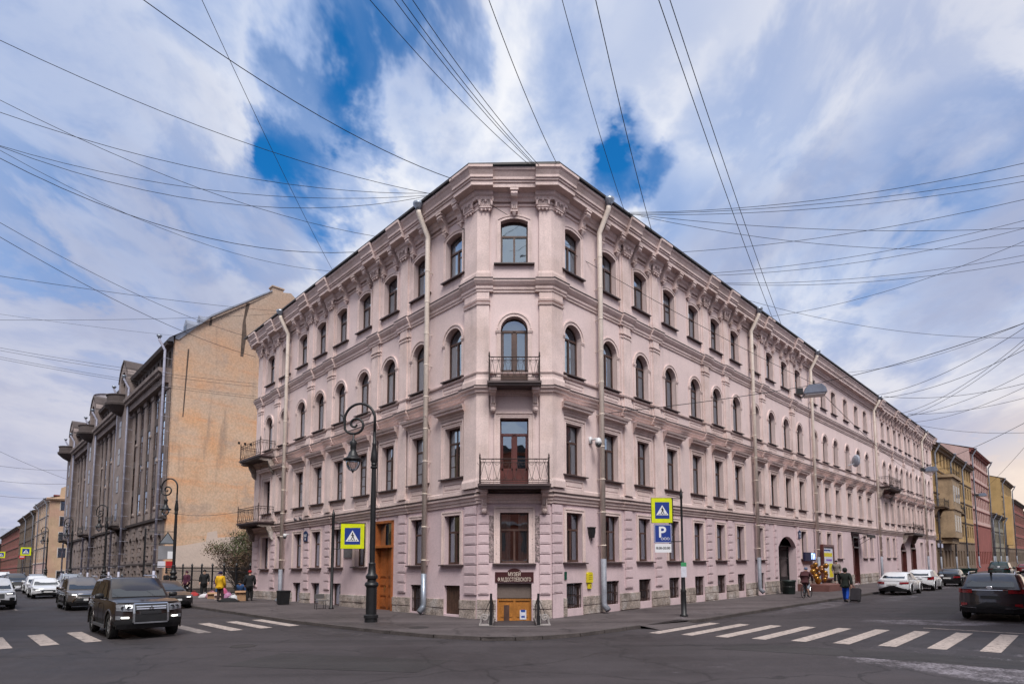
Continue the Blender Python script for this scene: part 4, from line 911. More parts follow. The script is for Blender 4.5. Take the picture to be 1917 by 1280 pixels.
# ---- generic street house for the far ends of both streets
def house(F, u0, u1, h, nf, pitch, wm, label, name='town_house', lm=None, lh=4.2, tm=None, win=(1.0, 1.9), depth=13, roofm=None, roofh=2.5, cap=None, pipes=(), dv=0, side=None, v0=0):
    par = thing(name, F.g((u0+u1)/2, v0), label, 'building', 'far street houses' if False else None); tm = tm or wm
    F = F if v0 == 0 else Fac(F.P + F.n*v0, F.d, F.s < 0)
    n = max(1, int((u1-u0)/pitch)); us = [u0 + (u1-u0)*(i+.5)/n for i in range(n)]; fh = (h-lh)/(nf-1)
    for k in range(nf):
        mb = MB(); z0, z1 = (-1.2, lh) if k == 0 else (lh + fh*(k-1), lh + fh*k)
        wz = .8 if k == 0 else z0 + fh*.28; wh = min(2.4, lh-1.6) if k == 0 else min(win[1], fh*.62)
        wall(mb, F, u0, u1, z0, z1, [(u, [('rect', win[0], wz, wh, 0)]) for u in us], .25); F.put(mb.build('wall' if k else 'lower_wall', wm if k else lm or wm), par, 0, 0, 0)
        for u in us: window(F, par, u, wz, 'rect', win[0], wh, 0, 'T', 'plain', random.choice([None, 'sides', 'full']), sm=tm, curm=CURTG)
    mb = MB(); run(mb, F, [(0,h-.5),(.25,h-.4),(.3,h-.15),(.6,h-.05),(.7,h+.15),(0,h+.25)], u0, u1)
    for k in range(1, nf): z = lh + fh*(k-1); run(mb, F, [(0,z-.1),(.12,z-.08),(.15,z+.06),(0,z+.12)], u0, u1)
    F.put(mb.build('cornice', tm), par, 0, 0, 0)
    mb = MB(); z = h+.2; mb.add([F.l(u, v, zz) for u in (u0, u1) for v, zz in ((.75, z), (-depth/2, z+roofh), (-depth, z))], [(0,1,4,3),(1,2,5,4)]); F.put(mb.build('roof', roofm or TIN), par, 0, 0, 0)
    mb = MB()
    for u in (u0, u1): mb.poly([F.l(u, 0, -1.2), F.l(u, -depth, -1.2), F.l(u, -depth, h+.2), F.l(u, -depth/2, h+.2+roofh), F.l(u, 0, h+.2)])
    mb.poly([F.l(u0, -1.2, -1), F.l(u1, -1.2, -1), F.l(u1, -1.2, h), F.l(u0, -1.2, h)]); F.put(mb.build('end_wall', side or wm), par, 0, 0, 0)
    for u in pipes: downpipe(F, u, par, top=h+.1, lower=GREYP, upper=GREYP, head=GREYP)
    return par, F, us
YEL = mat('yellow_ochre_render', (.42,.27,.11), .9, .12, .5, 12, .08, .3, 30, .3, tint=(.36,.22,.08), tintamt=.5); YDK = mat('sooty_ochre_stone', (.17,.115,.075), .9, .2, .6, 12, .15, .4, 25, .4)
RED = mat('red_render', (.25,.075,.06), .9, .12, .5, 12, .08, .2, 30, .2); PNK2 = mat('salmon_render', (.52,.35,.31), .9, .08, .5, 12, .08, .2, 30, .2)
GRN = mat('grey_green_render', (.22,.20,.15), .9, .15, .6, 12, .1, .2, 30, .3); WHT = mat('off_white_render', (.55,.50,.47), .9, .1, .6); DKB = mat('dark_umber_render', (.13,.095,.07), .9, .2, .6, 12, .1, .3, 25, .4)
# right street
y1, Fy, ys_ = house(FR, 79.5, 115.5, 18.0, 5, 2.6, YEL, 'yellow ochre house with a stone bay window next to the pink corner building', lm=YDK, lh=4.6, tm=YDK, pipes=(80.5, 93, 104))
mb = MB(); run(mb, FR, [(0,4.5),(.08,4.5),(.08,9.0),(0,9.0)], 79.6, 115.4); mb = MB()
pts = [(-4, 0), (-3.2, 1.5), (3.2, 1.5), (4, 0)]
mb.prism(pts, 5, 13.6, lambda a, b, t: (a, b, t)); mb.prism([(-4.3, 0), (-3.4, 1.75), (3.4, 1.75), (4.3, 0)], 13.6, 14.0, lambda a, b, t: (a, b, t)); mb.prism([(-4.2, 0), (-3.3, 1.65), (3.3, 1.65), (4.2, 0)], 9.0, 9.4, lambda a, b, t: (a, b, t)); mb.prism([(-3.6, 0), (-2.8, 1.1), (2.8, 1.1), (3.6, 0)], 4.2, 5, lambda a, b, t: (a, b, t))
bay = FR.put(mb.build('bay', mat('grey_ochre_stone', (.30,.21,.13), .9, .2, .7, 12, .12, .3, 25, .4)), y1, 87.5, 0, 0)
for z in (5.9, 10.2):
    for x in (-2.0, 0, 2.0): mb = MB(); mb.box(x-.55, x+.55, 1.5, 1.53, z, z+2.3); w_ = obj('bay_window', mb.mesh('bay_window', WHITEF), bay)
    for x in (-2.0, 0, 2.0):
        for a_, b_, c_, d_ in ((-.45,-.04,.1,1.5), (.04,.45,.1,1.5), (-.45,.45,1.6,2.2)): mb = MB(); mb.box(x+a_, x+b_, 1.53, 1.54, z+c_, z+d_); obj('pane', mb.mesh('pane', FARG), bay)
balcony(FR, y1, 87.5, 14.0, 6.6, 1.6, 12, m=IRON, style='scroll', slabm=YDK, brm=YDK); balcony(FR, y1, 81.0, 9.2, 3.6, 1.3, 8, m=IRON, style='scroll', slabm=YDK, brm=YDK); balcony(FR, y1, 95, 9.0, 4.0, 1.3, 8, m=IRON, style='scroll', slabm=YDK, brm=YDK)
BLUEL = mat('lit_blue_sign', (.25,.35,.9), .5, 0, fvar=0, emit=.8)
mb = MB(); mb.box(-1.6, 1.6, 0, .12, 0, .55); FR.put(mb.build('shop_fascia', mat('pale_fascia', (.5,.5,.62), .5)), y1, 81.5, .1, 3.6)
house(FR, 116, 140.5, 22.0, 6, 2.3, PNK2, 'tall salmon-pink house with a red ground floor beyond the yellow one', lm=RED, lh=8.2, tm=RED, roofm=RED, side=PNK2, pipes=(117, 139.5))
house(FR, 141, 164, 11.2, 3, 2.4, GRN, 'low grey-green house between the salmon house and the far orange one', lm=GRN, tm=DKB, pipes=(142, 152, 163))
y2, _, _ = house(FR, 164.5, 190, 21.0, 5, 2.6, YEL, 'distant orange-yellow house with corner bays, far down the right street', lm=YDK, tm=YDK, pipes=(165.5, 189))
mb = MB(); mb.prism([(-2.5, 0), (-1.8, 1.3), (1.8, 1.3), (2.5, 0)], 5, 17, lambda a, b, t: (a, b, t)); FR.put(mb.build('bay', YEL), y2, 171, 0, 0)
house(FR, 190.5, 225, 17.5, 5, 2.7, RED, 'distant brick-red house near the end of the right street', lm=DKB, tm=DKB, roofm=RED)
house(FR, 226, 300, 16, 5, 3.2, DKB, 'dark house at the vanishing end of the right street', tm=DKB)
# left street
FS = Fac(FL.P + FL.d*132.4, -FL.n, True)
YL2 = mat('faded_ochre_pink_render', (.50,.345,.225), .9, .12, .5, 12, .08, .3, 30, .3, tint=(.45,.25,.2), tintamt=.6)
y3, _, us3 = house(FL, 133, 156, 17.6, 5, 3.0, YL2, 'yellow and pink corner house with a curved gable beyond the brown stone building', lm=PNK2, lh=4.6, tm=WHT, pipes=(134, 148), depth=16)
mb = MB(); zz0 = 17.6/5
for k in range(5):
    z0 = -1.2 if k == 0 else 4.6 + 3.25*(k-1); z1 = 4.6 if k == 0 else 4.6 + 3.25*k
    wall(mb, FS, 0, 16, z0, z1, [(u, [('rect', 1.3, (.8 if k == 0 else z0+.9), 2.0, 0)]) for u in (2.4, 5.6, 9, 12.6)], .25)
    for u in (2.4, 5.6, 9, 12.6): window(FS, y3, u, (.8 if k == 0 else z0+.9), 'rect', 1.3, 2.0, 0, 'T', 'plain', None, sm=WHT)
mb.prism([(1.5,17.6),(1.7,20),(2.8,20.6),(3.4,22.4),(4.6,23.2),(5.8,22.4),(6.4,20.6),(9,20.2),(16,20.0),(16,17.6)], 0, -.6, lambda a, b, t: FS.l(a, t, b)); run(mb, FS, [(0,17.2),(.5,17.4),(.6,17.7),(0,17.9)], -.6, 16)
FS.put(mb.build('side_wall', YL2), y3, 0, 0, 0); balcony(FS, y3, 5.6, 11.9, 3.6, 1.2, 8, m=IRON, style='scroll', slabm=YDK, brm=YDK)
mb = MB(); mb.box(-.9, .9, 0, .15, 0, .7); FS.put(mb.build('shop_fascia', mat('yellow_fascia', (.75,.5,.03), .5, emit=.25)), y3, 9, .1, 3.7)
d4, _, _ = house(FL, 156.5, 194, 17.0, 5, 3.0, DKB, 'dark umber house with chimneys behind the yellow corner house', lm=DKB, tm=YDK, pipes=(158, 175))
for u in (160, 172, 186):
    mb = MB(); mb.box(-.7, .7, -.5, .5, 0, 3.2); mb.box(-.8, .8, -.6, .6, 3.2, 3.5); FL.put(mb.build('chimney', RED), d4, u, -4, 18)
house(FL, 194.5, 262, 15.5, 5, 3.2, RED, 'red brick-coloured house far down the left street', lm=RED, tm=DKB)
FE = Fac(FL.P + FL.d*275 + FL.n*2, FL.n, False)
FE = Fac(FL.P + FL.d*275 - FL.n*5, FL.n, False); FE.n = -FL.d; FE.s = -1; xa = FE.d*-1; FE.ang = math.atan2(xa.y, xa.x)
house(FE, 0, 34, 13.5, 4, 3.2, WHT, 'pale house closing the far end of the left street', tm=WHT, roofh=6)
# houses across the two streets and behind the viewer (they stand in the windows' reflections)
for F, lab, wm in ((FL, 'ochre house across the left street, outside the view', YEL), (FR, 'red house across the right street, outside the view', RED)):
    F2 = Fac(F.P + F.n*18.6, F.d, F.s > 0); F2.n = -F.n; F2.s = -F.s; xa = F2.d*F2.s; F2.ang = math.atan2(xa.y, xa.x)
    par = thing('house_across', F.g(40, 18.6), lab, 'building'); mb = MB(); us = [2 + 3.0*i for i in range(30)]
    for k in range(4): wall(mb, F2, 0, 92, -1 if k == 0 else 3.4*k+.6, 3.4*(k+1)+.6, [(u, [('rect', 1.2, 1.2 if k == 0 else 3.4*k+1.5, 2.0, 0)]) for u in us], .25)
    mb.poly([F2.l(0, 0, -1), F2.l(0, -12, -1), F2.l(0, -12, 14.2), F2.l(0, 0, 14.2)]); F2.put(mb.build('wall', wm), par, 0, 0, 0)
    mb = MB(); mb.poly([F2.l(0, -.24, -1), F2.l(92, -.24, -1), F2.l(92, -.24, 14), F2.l(0, -.24, 14)]); F2.put(mb.build('panes', FARG), par, 0, 0, 0)
    mb = MB(); run(mb, F2, [(0,13.8),(.4,13.9),(.6,14.3),(-12,15.5),(-12,14.2)], 0, 92); F2.put(mb.build('roof', DARKMET), par, 0, 0, 0)

FD = Fac((-13, -6.5), (1, 0), False); FD.n = Vector((0, 1)); FD.s = 1; FD.ang = 0.; FD.ks = 0
par = thing('house_behind', (0, -6.5, 0), 'orange-red corner house behind the viewer, outside the view', 'building'); mb = MB(); us = [1.6 + 2.6*i for i in range(10)]
BRK_ = mat('orange_red_render', (.42,.13,.07), .9, .12, .5)
for k in range(4): wall(mb, FD, 0, 26, -1 if k == 0 else 3.4*k+.4, 3.4*(k+1)+.4, [(u, [('rect', 1.2, 1.2 if k == 0 else 3.4*k+1.3, 2.0, 0)]) for u in us], .25)
FD.put(mb.build('wall', BRK_), par, 0, 0, 0); mb = MB(); mb.poly([(0, -.24, -1), (26, -.24, -1), (26, -.24, 14), (0, -.24, 14)]); FD.put(mb.build('panes', FARG), par, 0, 0, 0)
mb = MB()
for k in range(1, 5): mb.box(0, 26, 0, .25, 3.4*k+.3, 3.4*k+.55)
FD.put(mb.build('string_course', PALE), par, 0, 0, 0); mb = MB(); mb.box(-.3, 26.3, -9, .5, 14.0, 14.5); FD.put(mb.build('roof', DARKMET), par, 0, 0, 0)
# ---------------------------------------------------------------- vehicles
TYRE = mat('tyre_rubber', (.012,.012,.013), .85, .2, 6); RIM = mat('alloy_rim', (.34,.35,.37), .3, .1, 6, metal=.8); BLKP = mat('black_plastic', (.014,.014,.016), .5, .15, 6); CHROME = mat('chrome', (.72,.72,.75), .12, 0, fvar=0, metal=1.)
CARGL = mat('car_window_glass', (.018,.022,.026), .025, 0, fvar=0, spec=1.0, coat=.6); LAMPG = mat('headlamp_lens', (.24,.25,.28), .12, .2, 12, fvar=.1, metal=.2, coat=.5); LIT = mat('running_light', (1,.97,.92), .4, 0, fvar=0, emit=3.2)
TAILR = mat('tail_lamp_red', (.22,.012,.018), .12, .1, 8, coat=.5); PLATE = mat('number_plate', (.62,.62,.62), .5, .05, 5)
def carpaint(name, c, metal=.35, rough=.28): return mat(name, c, rough, .04, 2, fvar=0, metal=metal, coat=.8)
def lerp_pts(pts, x):
    if x <= pts[0][0]: return pts[0][1]
    for (a, b), (c, d) in zip(pts, pts[1:]):
        if x <= c: return b + (d-b)*(x-a)/(c-a)
    return pts[-1][1]
def make_car(name, paint, L=4.5, W=1.78, H=1.46, zb=.22, top=None, A=(.95,.93), Bx=.15, Cx=-1.15, D=(-1.9,1.0), ax=(1.4,-1.3), r=.32, front='sedan', rear='sedan', clad=False, pillars=(0.0,), rails=False, tp=.30, wt=.72, fz=None, rzp=None):
    w = W/2; top = top or [(-L/2,.98),(-1.9,1.0),(-1.2,.95),(.95,.93),(1.7,.86),(L/2,.72)]
    fz = fz or [(.2,-.10),(.45,0),(.62,-.01),(.80,-.10),(1.1,-.2)]; rzp = rzp or [(.2,-.10),(.5,0),(.75,-.03),(1.0,-.10),(1.2,-.14)]
    def shp(y, z, s):
        t = max(0, (abs(y)/w - .42)/.58); v = -tp*t*t + lerp_pts(fz if s > 0 else rzp, z)
        return v
    def sx(x, y, z):
        s = x/(L/2); a = abs(s); k = max(0, (a-.70)/.30); k = k*k*(3-2*k)
        return x + (1 if s > 0 else -1)*shp(y, z, s)*k
    xs = [-1,-.97,-.9,-.8,-.66,-.5,-.33,-.15,.05,.22,.4,.55,.68,.8,.9,.97,1]
    root = thing(name, (0,0,0), '', 'car'); mb = MB(); rings = []
    def half(x):
        zt = lerp_pts(top, x); zl = zb + (.05 if abs(x) > L*.42 else 0); hh = zt-zl; k = 1 - .03*abs(x/(L/2))**3
        return [(0,zl),(.80*w,zl),(.955*w*k,zl+.09),(w*k,zl+.30*hh),(w*k,zl+.55*hh),(.975*w*k,zt-.11),(.945*w*k,zt-.035),(.86*w*k,zt),(.45*w,zt+.022),(0,zt+.03)]
    for s in xs:
        x = s*L/2; hp = half(x); full = hp + [(-y, z) for y, z in hp[-2:0:-1]]; rings.append([(sx(x,y,z), y, z) for y, z in full])
    n = len(rings[0])
    for s in (0, -1):      # rounded nose and tail
        x = xs[s]*L/2; hp = half(x); full = hp + [(-y, z) for y, z in hp[-2:0:-1]]; zc = (hp[0][1]+hp[-1][1])/2; extra = []
        for q in (.75, .45, .12): extra.append([(sx(x, y*q, zc+(z-zc)*q), y*q, zc+(z-zc)*q) for y, z in full])
        rings = extra[::-1] + rings if s == 0 else rings + extra
    vs = [p for r_ in rings for p in r_]; fs = []; ms = []
    for i in range(len(rings)-1):
        for j in range(n):
            fs.append((i*n+j, i*n+(j+1) % n, (i+1)*n+(j+1) % n, (i+1)*n+j)); jj = min(j, n-1-j); ms.append(1 if (jj < (2 if not clad else 3)) else 0)
    fs += [tuple(range(n)), tuple(range((len(rings)-1)*n, len(rings)*n))[::-1]]; ms += [0, 0]
    mb.v = vs; mb.f = fs; mb.m = ms
    body = obj('body', mb.mesh('body', [paint, BLKP]), root); smooth_by_angle(body.data, 60)
    for x in ax:
        for sgn in (-1, 1):
            c = MB(); c.lathe([(r+.075, -.30), (r+.075, .30)], 24, f=lambda X, Y_, Z_: (X, Z_, Y_)); cu = c.build('cut', BLKP, None, (x, sgn*(w-.02), r+.01)); bm = bmesh.new(); bm.from_mesh(cu.data); bmesh.ops.recalc_face_normals(bm, faces=bm.faces); bm.to_mesh(cu.data); bm.free()
            md = body.modifiers.new('b', 'BOOLEAN'); md.operation = 'DIFFERENCE'; md.object = cu; md.solver = 'EXACT'; realize(body, cu); bpy.data.objects.remove(cu)
    smooth_by_angle(body.data, 40)
    # cabin
    belt = A[1]; mb = MB(); zr = H
    st = [(A[0], A[1]-.02, A[1]-.02, .90, .90), (Bx, lerp_pts(top, Bx)-.03, zr-.03, .93, wt), ((Bx+Cx)/2, lerp_pts(top, (Bx+Cx)/2)-.03, zr, .93, wt), (Cx, lerp_pts(top, Cx)-.03, zr-.045, .92, wt*.97), (D[0], D[1]-.02, D[1]-.02, .88, .86)]
    cr = []
    for x, z0, z1, wb, wt_ in st:
        hp = [(wb*w, z0), (wt_*w, z0+(z1-z0)*.90), ((wt_-.07)*w, z0+(z1-z0)*.985), (.35*w, z1+.008*(z1 > z0)), (0, z1+.012*(z1 > z0))]
        cr.append([(x, y, z) for y, z in hp] + [(x, -y, z) for y, z in hp[-2::-1]])
    m_ = len(cr[0]); mb.add([p for q in cr for p in q], [(i*m_+j, i*m_+j+1, (i+1)*m_+j+1, (i+1)*m_+j) for i in range(4) for j in range(m_-1)])
    cab = obj('cabin', mb.mesh('cabin', paint), root); smooth_by_angle(cab.data, 50)
    def lerp3(a, b, t): return tuple(a[i]+(b[i]-a[i])*t for i in range(3))
    def glassq(nm, pts, off):
        v = [Vector(p) for p in pts]; nn = (v[1]-v[0]).cross(v[3]-v[0]).normalized()
        if nn.dot(Vector(off)) < 0: nn = -nn
        g = MB(); g.poly([p + nn*.022 for p in v]); g.add([p + nn*.022 for p in v] + [p - nn*.01 for p in v], [(0,1,5,4),(1,2,6,5),(2,3,7,6),(3,0,4,7)]); return obj(nm, g.mesh(nm, CARGL), root)
    def quadon(a, b, c, d, u0, u1, v0, v1): f = lambda u, v: lerp3(lerp3(a, b, u), lerp3(d, c, u), v); return [f(u0,v0), f(u1,v0), f(u1,v1), f(u0,v1)]
    wl, wr_ = cr[0][1], cr[0][-2]; tl, tr_ = cr[1][1], cr[1][-2]
    glassq('windscreen', quadon(wl, wr_, tr_, tl, .05, .95, .10, .93), (1,0,.6))
    rl, rr = cr[3][1], cr[3][-2]; bl, br = cr[4][1], cr[4][-2]
    glassq('rear_window', quadon(bl, br, rr, rl, .08, .92, (.16 if rear != 'suv' else .14), .90), (-1,0,.5))
    for sgn in (1, -1):
        ix = (0, 1) if sgn > 0 else (-1, -2)
        # side daylight opening as one loft, split by pillars
        def sp(x, t):
            for a, b in zip(range(4), range(1, 5)):
                xa, xb = st[a][0], st[b][0]
                if xb <= x <= xa:
                    k = (x-xa)/(xb-xa); lo = lerp3(cr[a][ix[0]], cr[b][ix[0]], k); hi = lerp3(cr[a][ix[1]], cr[b][ix[1]], k); return lerp3(lo, hi, t)
        xf, xr = A[0]-.28, D[0]+.30; cuts = [xf] + list(pillars) + [xr]
        for k, (p, q) in enumerate(zip(cuts, cuts[1:])):
            p2, q2 = p-.03, q+.03; P_ = []
            ptop, qtop = min(p2, Bx-.02), max(q2, Cx+.03)
            if ptop - qtop < .12: qtop = ptop-.12
            g = MB(); ns = 5; lowv, upv = [], []
            for i in range(ns+1):
                lo = sp(p2+(q2-p2)*i/ns, .14); hi = sp(ptop+(qtop-ptop)*i/ns, .93); lowv.append((lo[0], lo[1]+sgn*.018, lo[2])); upv.append((hi[0], hi[1]+sgn*.018, hi[2]))
            g.add(lowv+upv, [(i, i+1, ns+2+i, ns+1+i) for i in range(ns)]); obj('side_window', g.mesh('side_window', CARGL), root)
        # door seams, handles, sills, mirror
        g = MB()
        for x in [xf+.08] + list(pillars)[:2]: g.box(x-.008, x+.008, sgn*(w-.004), sgn*(w+.006), zb+.16, lerp_pts(top, x)-.16)
        obj('door_seam', g.mesh('door_seam', BLKP), root)
        for x in list(pillars)[:2]: g = MB(); g.box(x+.06, x+.24, sgn*(w-.015), sgn*(w+.02), belt-.17, belt-.14); obj('door_handle', g.mesh('door_handle', paint), root)
        if clad or rails: g = MB(); g.box(ax[1]+r+.12, ax[0]-r-.12, sgn*(w-.06), sgn*(w+.045), zb+.02, zb+.09); obj('side_step', g.mesh('side_step', RIM if rails else BLKP), root)
        g = MB(); xm = A[0]-.33; g.lathe([(.02,-.11),(.075,-.09),(.09,0),(.075,.09),(.02,.11)], 8, (xm, sgn*(w+.10), belt+.09), f=lambda X, Y_, Z_: (X*.6, Z_*1.15, Y_*1.0)); g.box(xm-.03, xm+.02, sgn*(w-.10), sgn*(w+.02), belt+.0, belt+.05); obj('mirror', g.mesh('mirror', BLKP if front == 'pajero' else paint, True), root)
        if rails: g = MB(); g.tube([(Bx-.25, sgn*wt*w*.9, H-.03), (Bx-.35, sgn*wt*w*.9, H+.055), (Cx+.3, sgn*wt*w*.9, H+.05), (Cx+.15, sgn*wt*w*.9, H-.05)], .022, 6); obj('roof_rail', g.mesh('roof_rail', CHROME), root)
    for x in ax:
        for sgn in (1, -1):
            g = MB(); g.tube([(x+(r+.085)*math.cos(a), sgn*(w-.004), r+.01+(r+.085)*math.sin(a)) for a in [-.25+k*(math.pi+.5)/16 for k in range(17)]], .026, 5); obj('wheel_arch', g.mesh('wheel_arch', BLKP if clad and front != 'pajero' else paint, True), root)
            g = MB(); g.lathe([(r*.62,-.11),(r*.93,-.11),(r,-.06),(r,.06),(r*.93,.11),(r*.62,.11)], 22, f=lambda X, Y_, Z_: (X, Z_, Y_), cap=False); wh = obj('wheel', g.mesh('wheel', TYRE, False), root, (x, sgn*(w-.13), r)); smooth_by_angle(wh.data, 30)
            g = MB(); fl = lambda X, Y_, Z_: (X, sgn*Z_, Y_); g.lathe([(r*.64,.02),(r*.64,.085),(r*.58,.09),(r*.57,.03),(.01,.03)], 22, f=fl)
            for k in range(7): a = k*2*math.pi/7; g.tube([fl(.03*math.cos(a), .03*math.sin(a), .07), fl(r*.6*math.cos(a), r*.6*math.sin(a), .075)], .024, 4)
            g.lathe([(.06,.03),(.06,.09),(.02,.095)], 8, f=fl); obj('rim', g.mesh('rim', RIM), wh)
    def panel(nm, y0, y1, z0, z1, m, proud=.012, s=1, sk0=0, sk1=0, parent=None, n=7, zf=None):
        g = MB(); vs = []
        for i in range(n+1):
            t = i/n; y = y0+(y1-y0)*t; za, zb_ = (zf(t) if zf else (z0+sk0*t, z1+sk1*t))
            for pr in (proud, -.05):
                for z in (za, (za+zb_)/2, zb_): vs.append((s*(L/2 + shp(y, z, s) + pr), y, z))
        fs = []
        for i in range(n):
            b, c = i*6, (i+1)*6
            fs += [(b,c,c+1,b+1),(b+1,c+1,c+2,b+2),(b+2,c+2,c+5,b+5),(b+3,c+3,c,b)]
        fs += [(0,1,2,5,4,3), tuple(n*6+k for k in (0,1,2,5,4,3))]
        g.add(vs, fs); return obj(nm, g.mesh(nm, m), parent or root)
    # ---- front
    if front == 'pajero':
        gr = panel('grille', -.42, .42, .88, 1.09, BLKP, .02)
        for z in (.93, .995): panel('grille_bar', -.40, .40, z, z+.032, CHROME, .035, parent=gr)
        panel('grille_bar', -.45, .45, 1.085, 1.115, CHROME, .04, parent=gr)
        for sg in (-1, 1):
            hl = panel('headlamp', sg*.50, sg*.88, .87, 1.07, LAMPG, .02, sk0=.03, sk1=.01)
            for yy in (.58, .72): q = MB(); q.lathe([(.065,0),(.065,.012),(.045,.016),(.02,.006)], 12, (L/2+shp(yy,.97,1)+.014, sg*yy, .975), f=lambda X, Y_, Z_: (Z_, X, Y_)); obj('lamp_bowl', q.mesh('lamp_bowl', CARGL), hl)
            panel('chrome_strut', sg*.43, sg*.485, .54, 1.09, RIM, .035)
            panel('running_light', sg*.58, sg*.76, .665, .71, LIT, .03); panel('fog_lamp', sg*.78, sg*.89, .63, .74, LAMPG, .02)
        panel('intake', -.42, .42, .56, .78, BLKP, .02); panel('skid_plate', -.45, .45, .50, .545, RIM, .03); panel('lower_bumper', -.86, .86, .34, .48, BLKP, .015); panel('number_plate', -.27, .27, .79, .86, BLKP, .035)
        em = MB()
        for k in range(3):
            a = math.pi/2 + k*2*math.pi/3; u = Vector((math.cos(a), math.sin(a))); t = Vector((-u.y, u.x)); pts = [Vector((0,0)), u*.042+t*.024, u*.085, u*.042-t*.024]
            em.prism([(p.x, p.y) for p in pts], 0, .02, lambda p, q, tt: (L/2+shp(0,.99,1)+.045+tt, p, .965+q))
        obj('emblem', em.mesh('emblem', CHROME), gr)
        g = MB(); g.box(.75, 1.9, -.42, .42, 0, .012) if False else None
        panel('bonnet_gap', -.84, .84, 1.125, 1.134, BLKP, .008)
    elif front == 'suv2':
        panel('grille', -.50, .50, .72, .84, BLKP, .015); panel('intake', -.55, .55, .42, .66, BLKP, .015); panel('chrome_bar', -.52, .52, .84, .865, CHROME, .03)
        for sg in (-1, 1):
            panel('headlamp', sg*.52, sg*.86, .80, .90, LAMPG, .02, sk0=.0, sk1=.03); panel('running_light', sg*.55, sg*.72, .81, .85, LIT, .032); panel('chrome_blade', sg*.52, sg*.72, .46, .80, CHROME, .02, zf=lambda t: (.80-.34*t-.05, .80-.34*t+.02))
        panel('number_plate', -.26, .26, .52, .63, PLATE, .03); panel('lower_bumper', -.8, .8, .30, .40, BLKP, .015)
    elif front == 'sedan':
        panel('grille', -.40, .40, .50, .64, BLKP, .015, zf=lambda t: (.48, .62+.02*math.sin(math.pi*t))); panel('intake', -.62, .62, .26, .40, BLKP, .015); panel('number_plate', -.26, .26, .44, .55, PLATE, .03)
        for sg in (-1, 1): panel('headlamp', sg*.45, sg*.84, .60, .69, LAMPG, .02, sk0=.04, sk1=.06); panel('running_light', sg*.50, sg*.70, .62, .645, LIT, .03)
    elif front == 'suv3':
        panel('grille', -.42, .42, .62, .86, BLKP, .015); panel('number_plate', -.26, .26, .44, .55, PLATE, .03); panel('intake', -.6, .6, .30, .42, BLKP, .015)
        gm = MB()
        for k in range(-8, 9):
            for q in range(4): gm.box(L/2+.01, L/2+.03, k*.048-.009, k*.048+.009, .65+q*.05, .67+q*.05)
        for sg in (-1, 1): panel('headlamp', sg*.46, sg*.86, .82, .92, LAMPG, .02, sk1=.03); panel('fog_lamp', sg*.62, sg*.84, .50, .66, BLKP, .02); panel('running_light', sg*.5, sg*.74, .855, .88, LIT, .03)
    # ---- rear
    if rear == 'sedan':
        for sg in (-1, 1): panel('tail_lamp', sg*.42, sg*.86, .70, .83, TAILR, .018, s=-1, sk0=.02)
        panel('number_plate', -.27, .27, .62, .73, PLATE, .025, s=-1); panel('lower_bumper', -.75, .75, .26, .40, BLKP, .012, s=-1); panel('boot_line', -.80, .80, .885, .893, BLKP, .012, s=-1)
    elif rear == 'suv':
        for sg in (-1, 1): panel('tail_lamp', sg*.50, sg*.92, .98, 1.10, TAILR, .018, s=-1, sk1=.04); panel('reflector', sg*.66, sg*.86, .50, .60, TAILR, .02, s=-1, zf=lambda t: (.50+.05*(1-t), .62)); panel('chrome_line', sg*.40, sg*.88, .46, .485, CHROME, .025, s=-1, zf=lambda t: (.44+.05*max(0, t*2-1), .46+.05*max(0, t*2-1)))
        panel('tail_lamp_strip', -.5, .5, 1.085, 1.10, CHROME, .018, s=-1); panel('number_plate', -.27, .27, .78, .89, BLKP, .02, s=-1); panel('lower_bumper', -.86, .86, .28, .44, BLKP, .012, s=-1); panel('bumper_line', -.8, .8, .64, .65, BLKP, .012, s=-1)
        em = MB(); em.lathe([(.07,0),(.085,.01),(.07,.02)], 16, f=lambda X, Y_, Z_: (-(L/2+shp(0,1.13,-1)+.01+Z_), X*1.25, 1.17+Y_*.75)); obj('emblem', em.mesh('emblem', CHROME), root)
        g = MB(); g.tube([(Cx+.15, 0, H-.03), (Cx+.05, 0, H+.02), (Cx-.10, 0, H+.07)], [.05,.03,.012], 6); obj('aerial', g.mesh('aerial', BLKP), root)
        g = MB(); g.box(D[0]+.05, Cx+.1, -wt*w*.92, wt*w*.92, H-.07, H-.035) if False else None
    elif rear == 'hatch':
        for sg in (-1, 1): panel('tail_lamp', sg*.55, sg*.88, .80, 1.02, TAILR, .018, s=-1)
        panel('number_plate', -.27, .27, .66, .77, PLATE, .025, s=-1); panel('lower_bumper', -.78, .78, .26, .42, BLKP, .012, s=-1)
    return root
def place(car, p, d, label, group=None):
    p = Vector(p); car.location = (p.x, p.y, gz(p.x)); car.rotation_euler = (0, 0, math.atan2(d.y, d.x)); tag(car, label, 'car', group); return car
def respray(car, paint):
    for ch in car.children:
        for sl in ch.material_slots:
            if sl.material and sl.material.name.startswith('paint'): sl.link = 'OBJECT'; sl.material = paint
def dup(car, paint):
    c = copy_tree(car)
    for o in c.children:
        src = o.data.materials
        for i, sl in enumerate(o.material_slots):
            if sl.material and sl.material.name.startswith('paint'): sl.link = 'OBJECT'; sl.material = paint
    return c
pBR, pGB, pWH, pGY, pBK, pSI, pDG, pRD, pGN = [carpaint('paint_'+n, c, m) for n, c, m in (('brown',(.030,.022,.021),.4),('greybeige',(.16,.14,.135),.5),('white',(.72,.73,.76),0),('grey',(.05,.048,.052),.4),('black',(.012,.011,.013),.3),('silver',(.38,.40,.43),.6),('darkgrey',(.036,.034,.042),.45),('red',(.20,.015,.02),.2),('green',(.012,.035,.032),.3))]
toward = -FL.d; away = FR.d
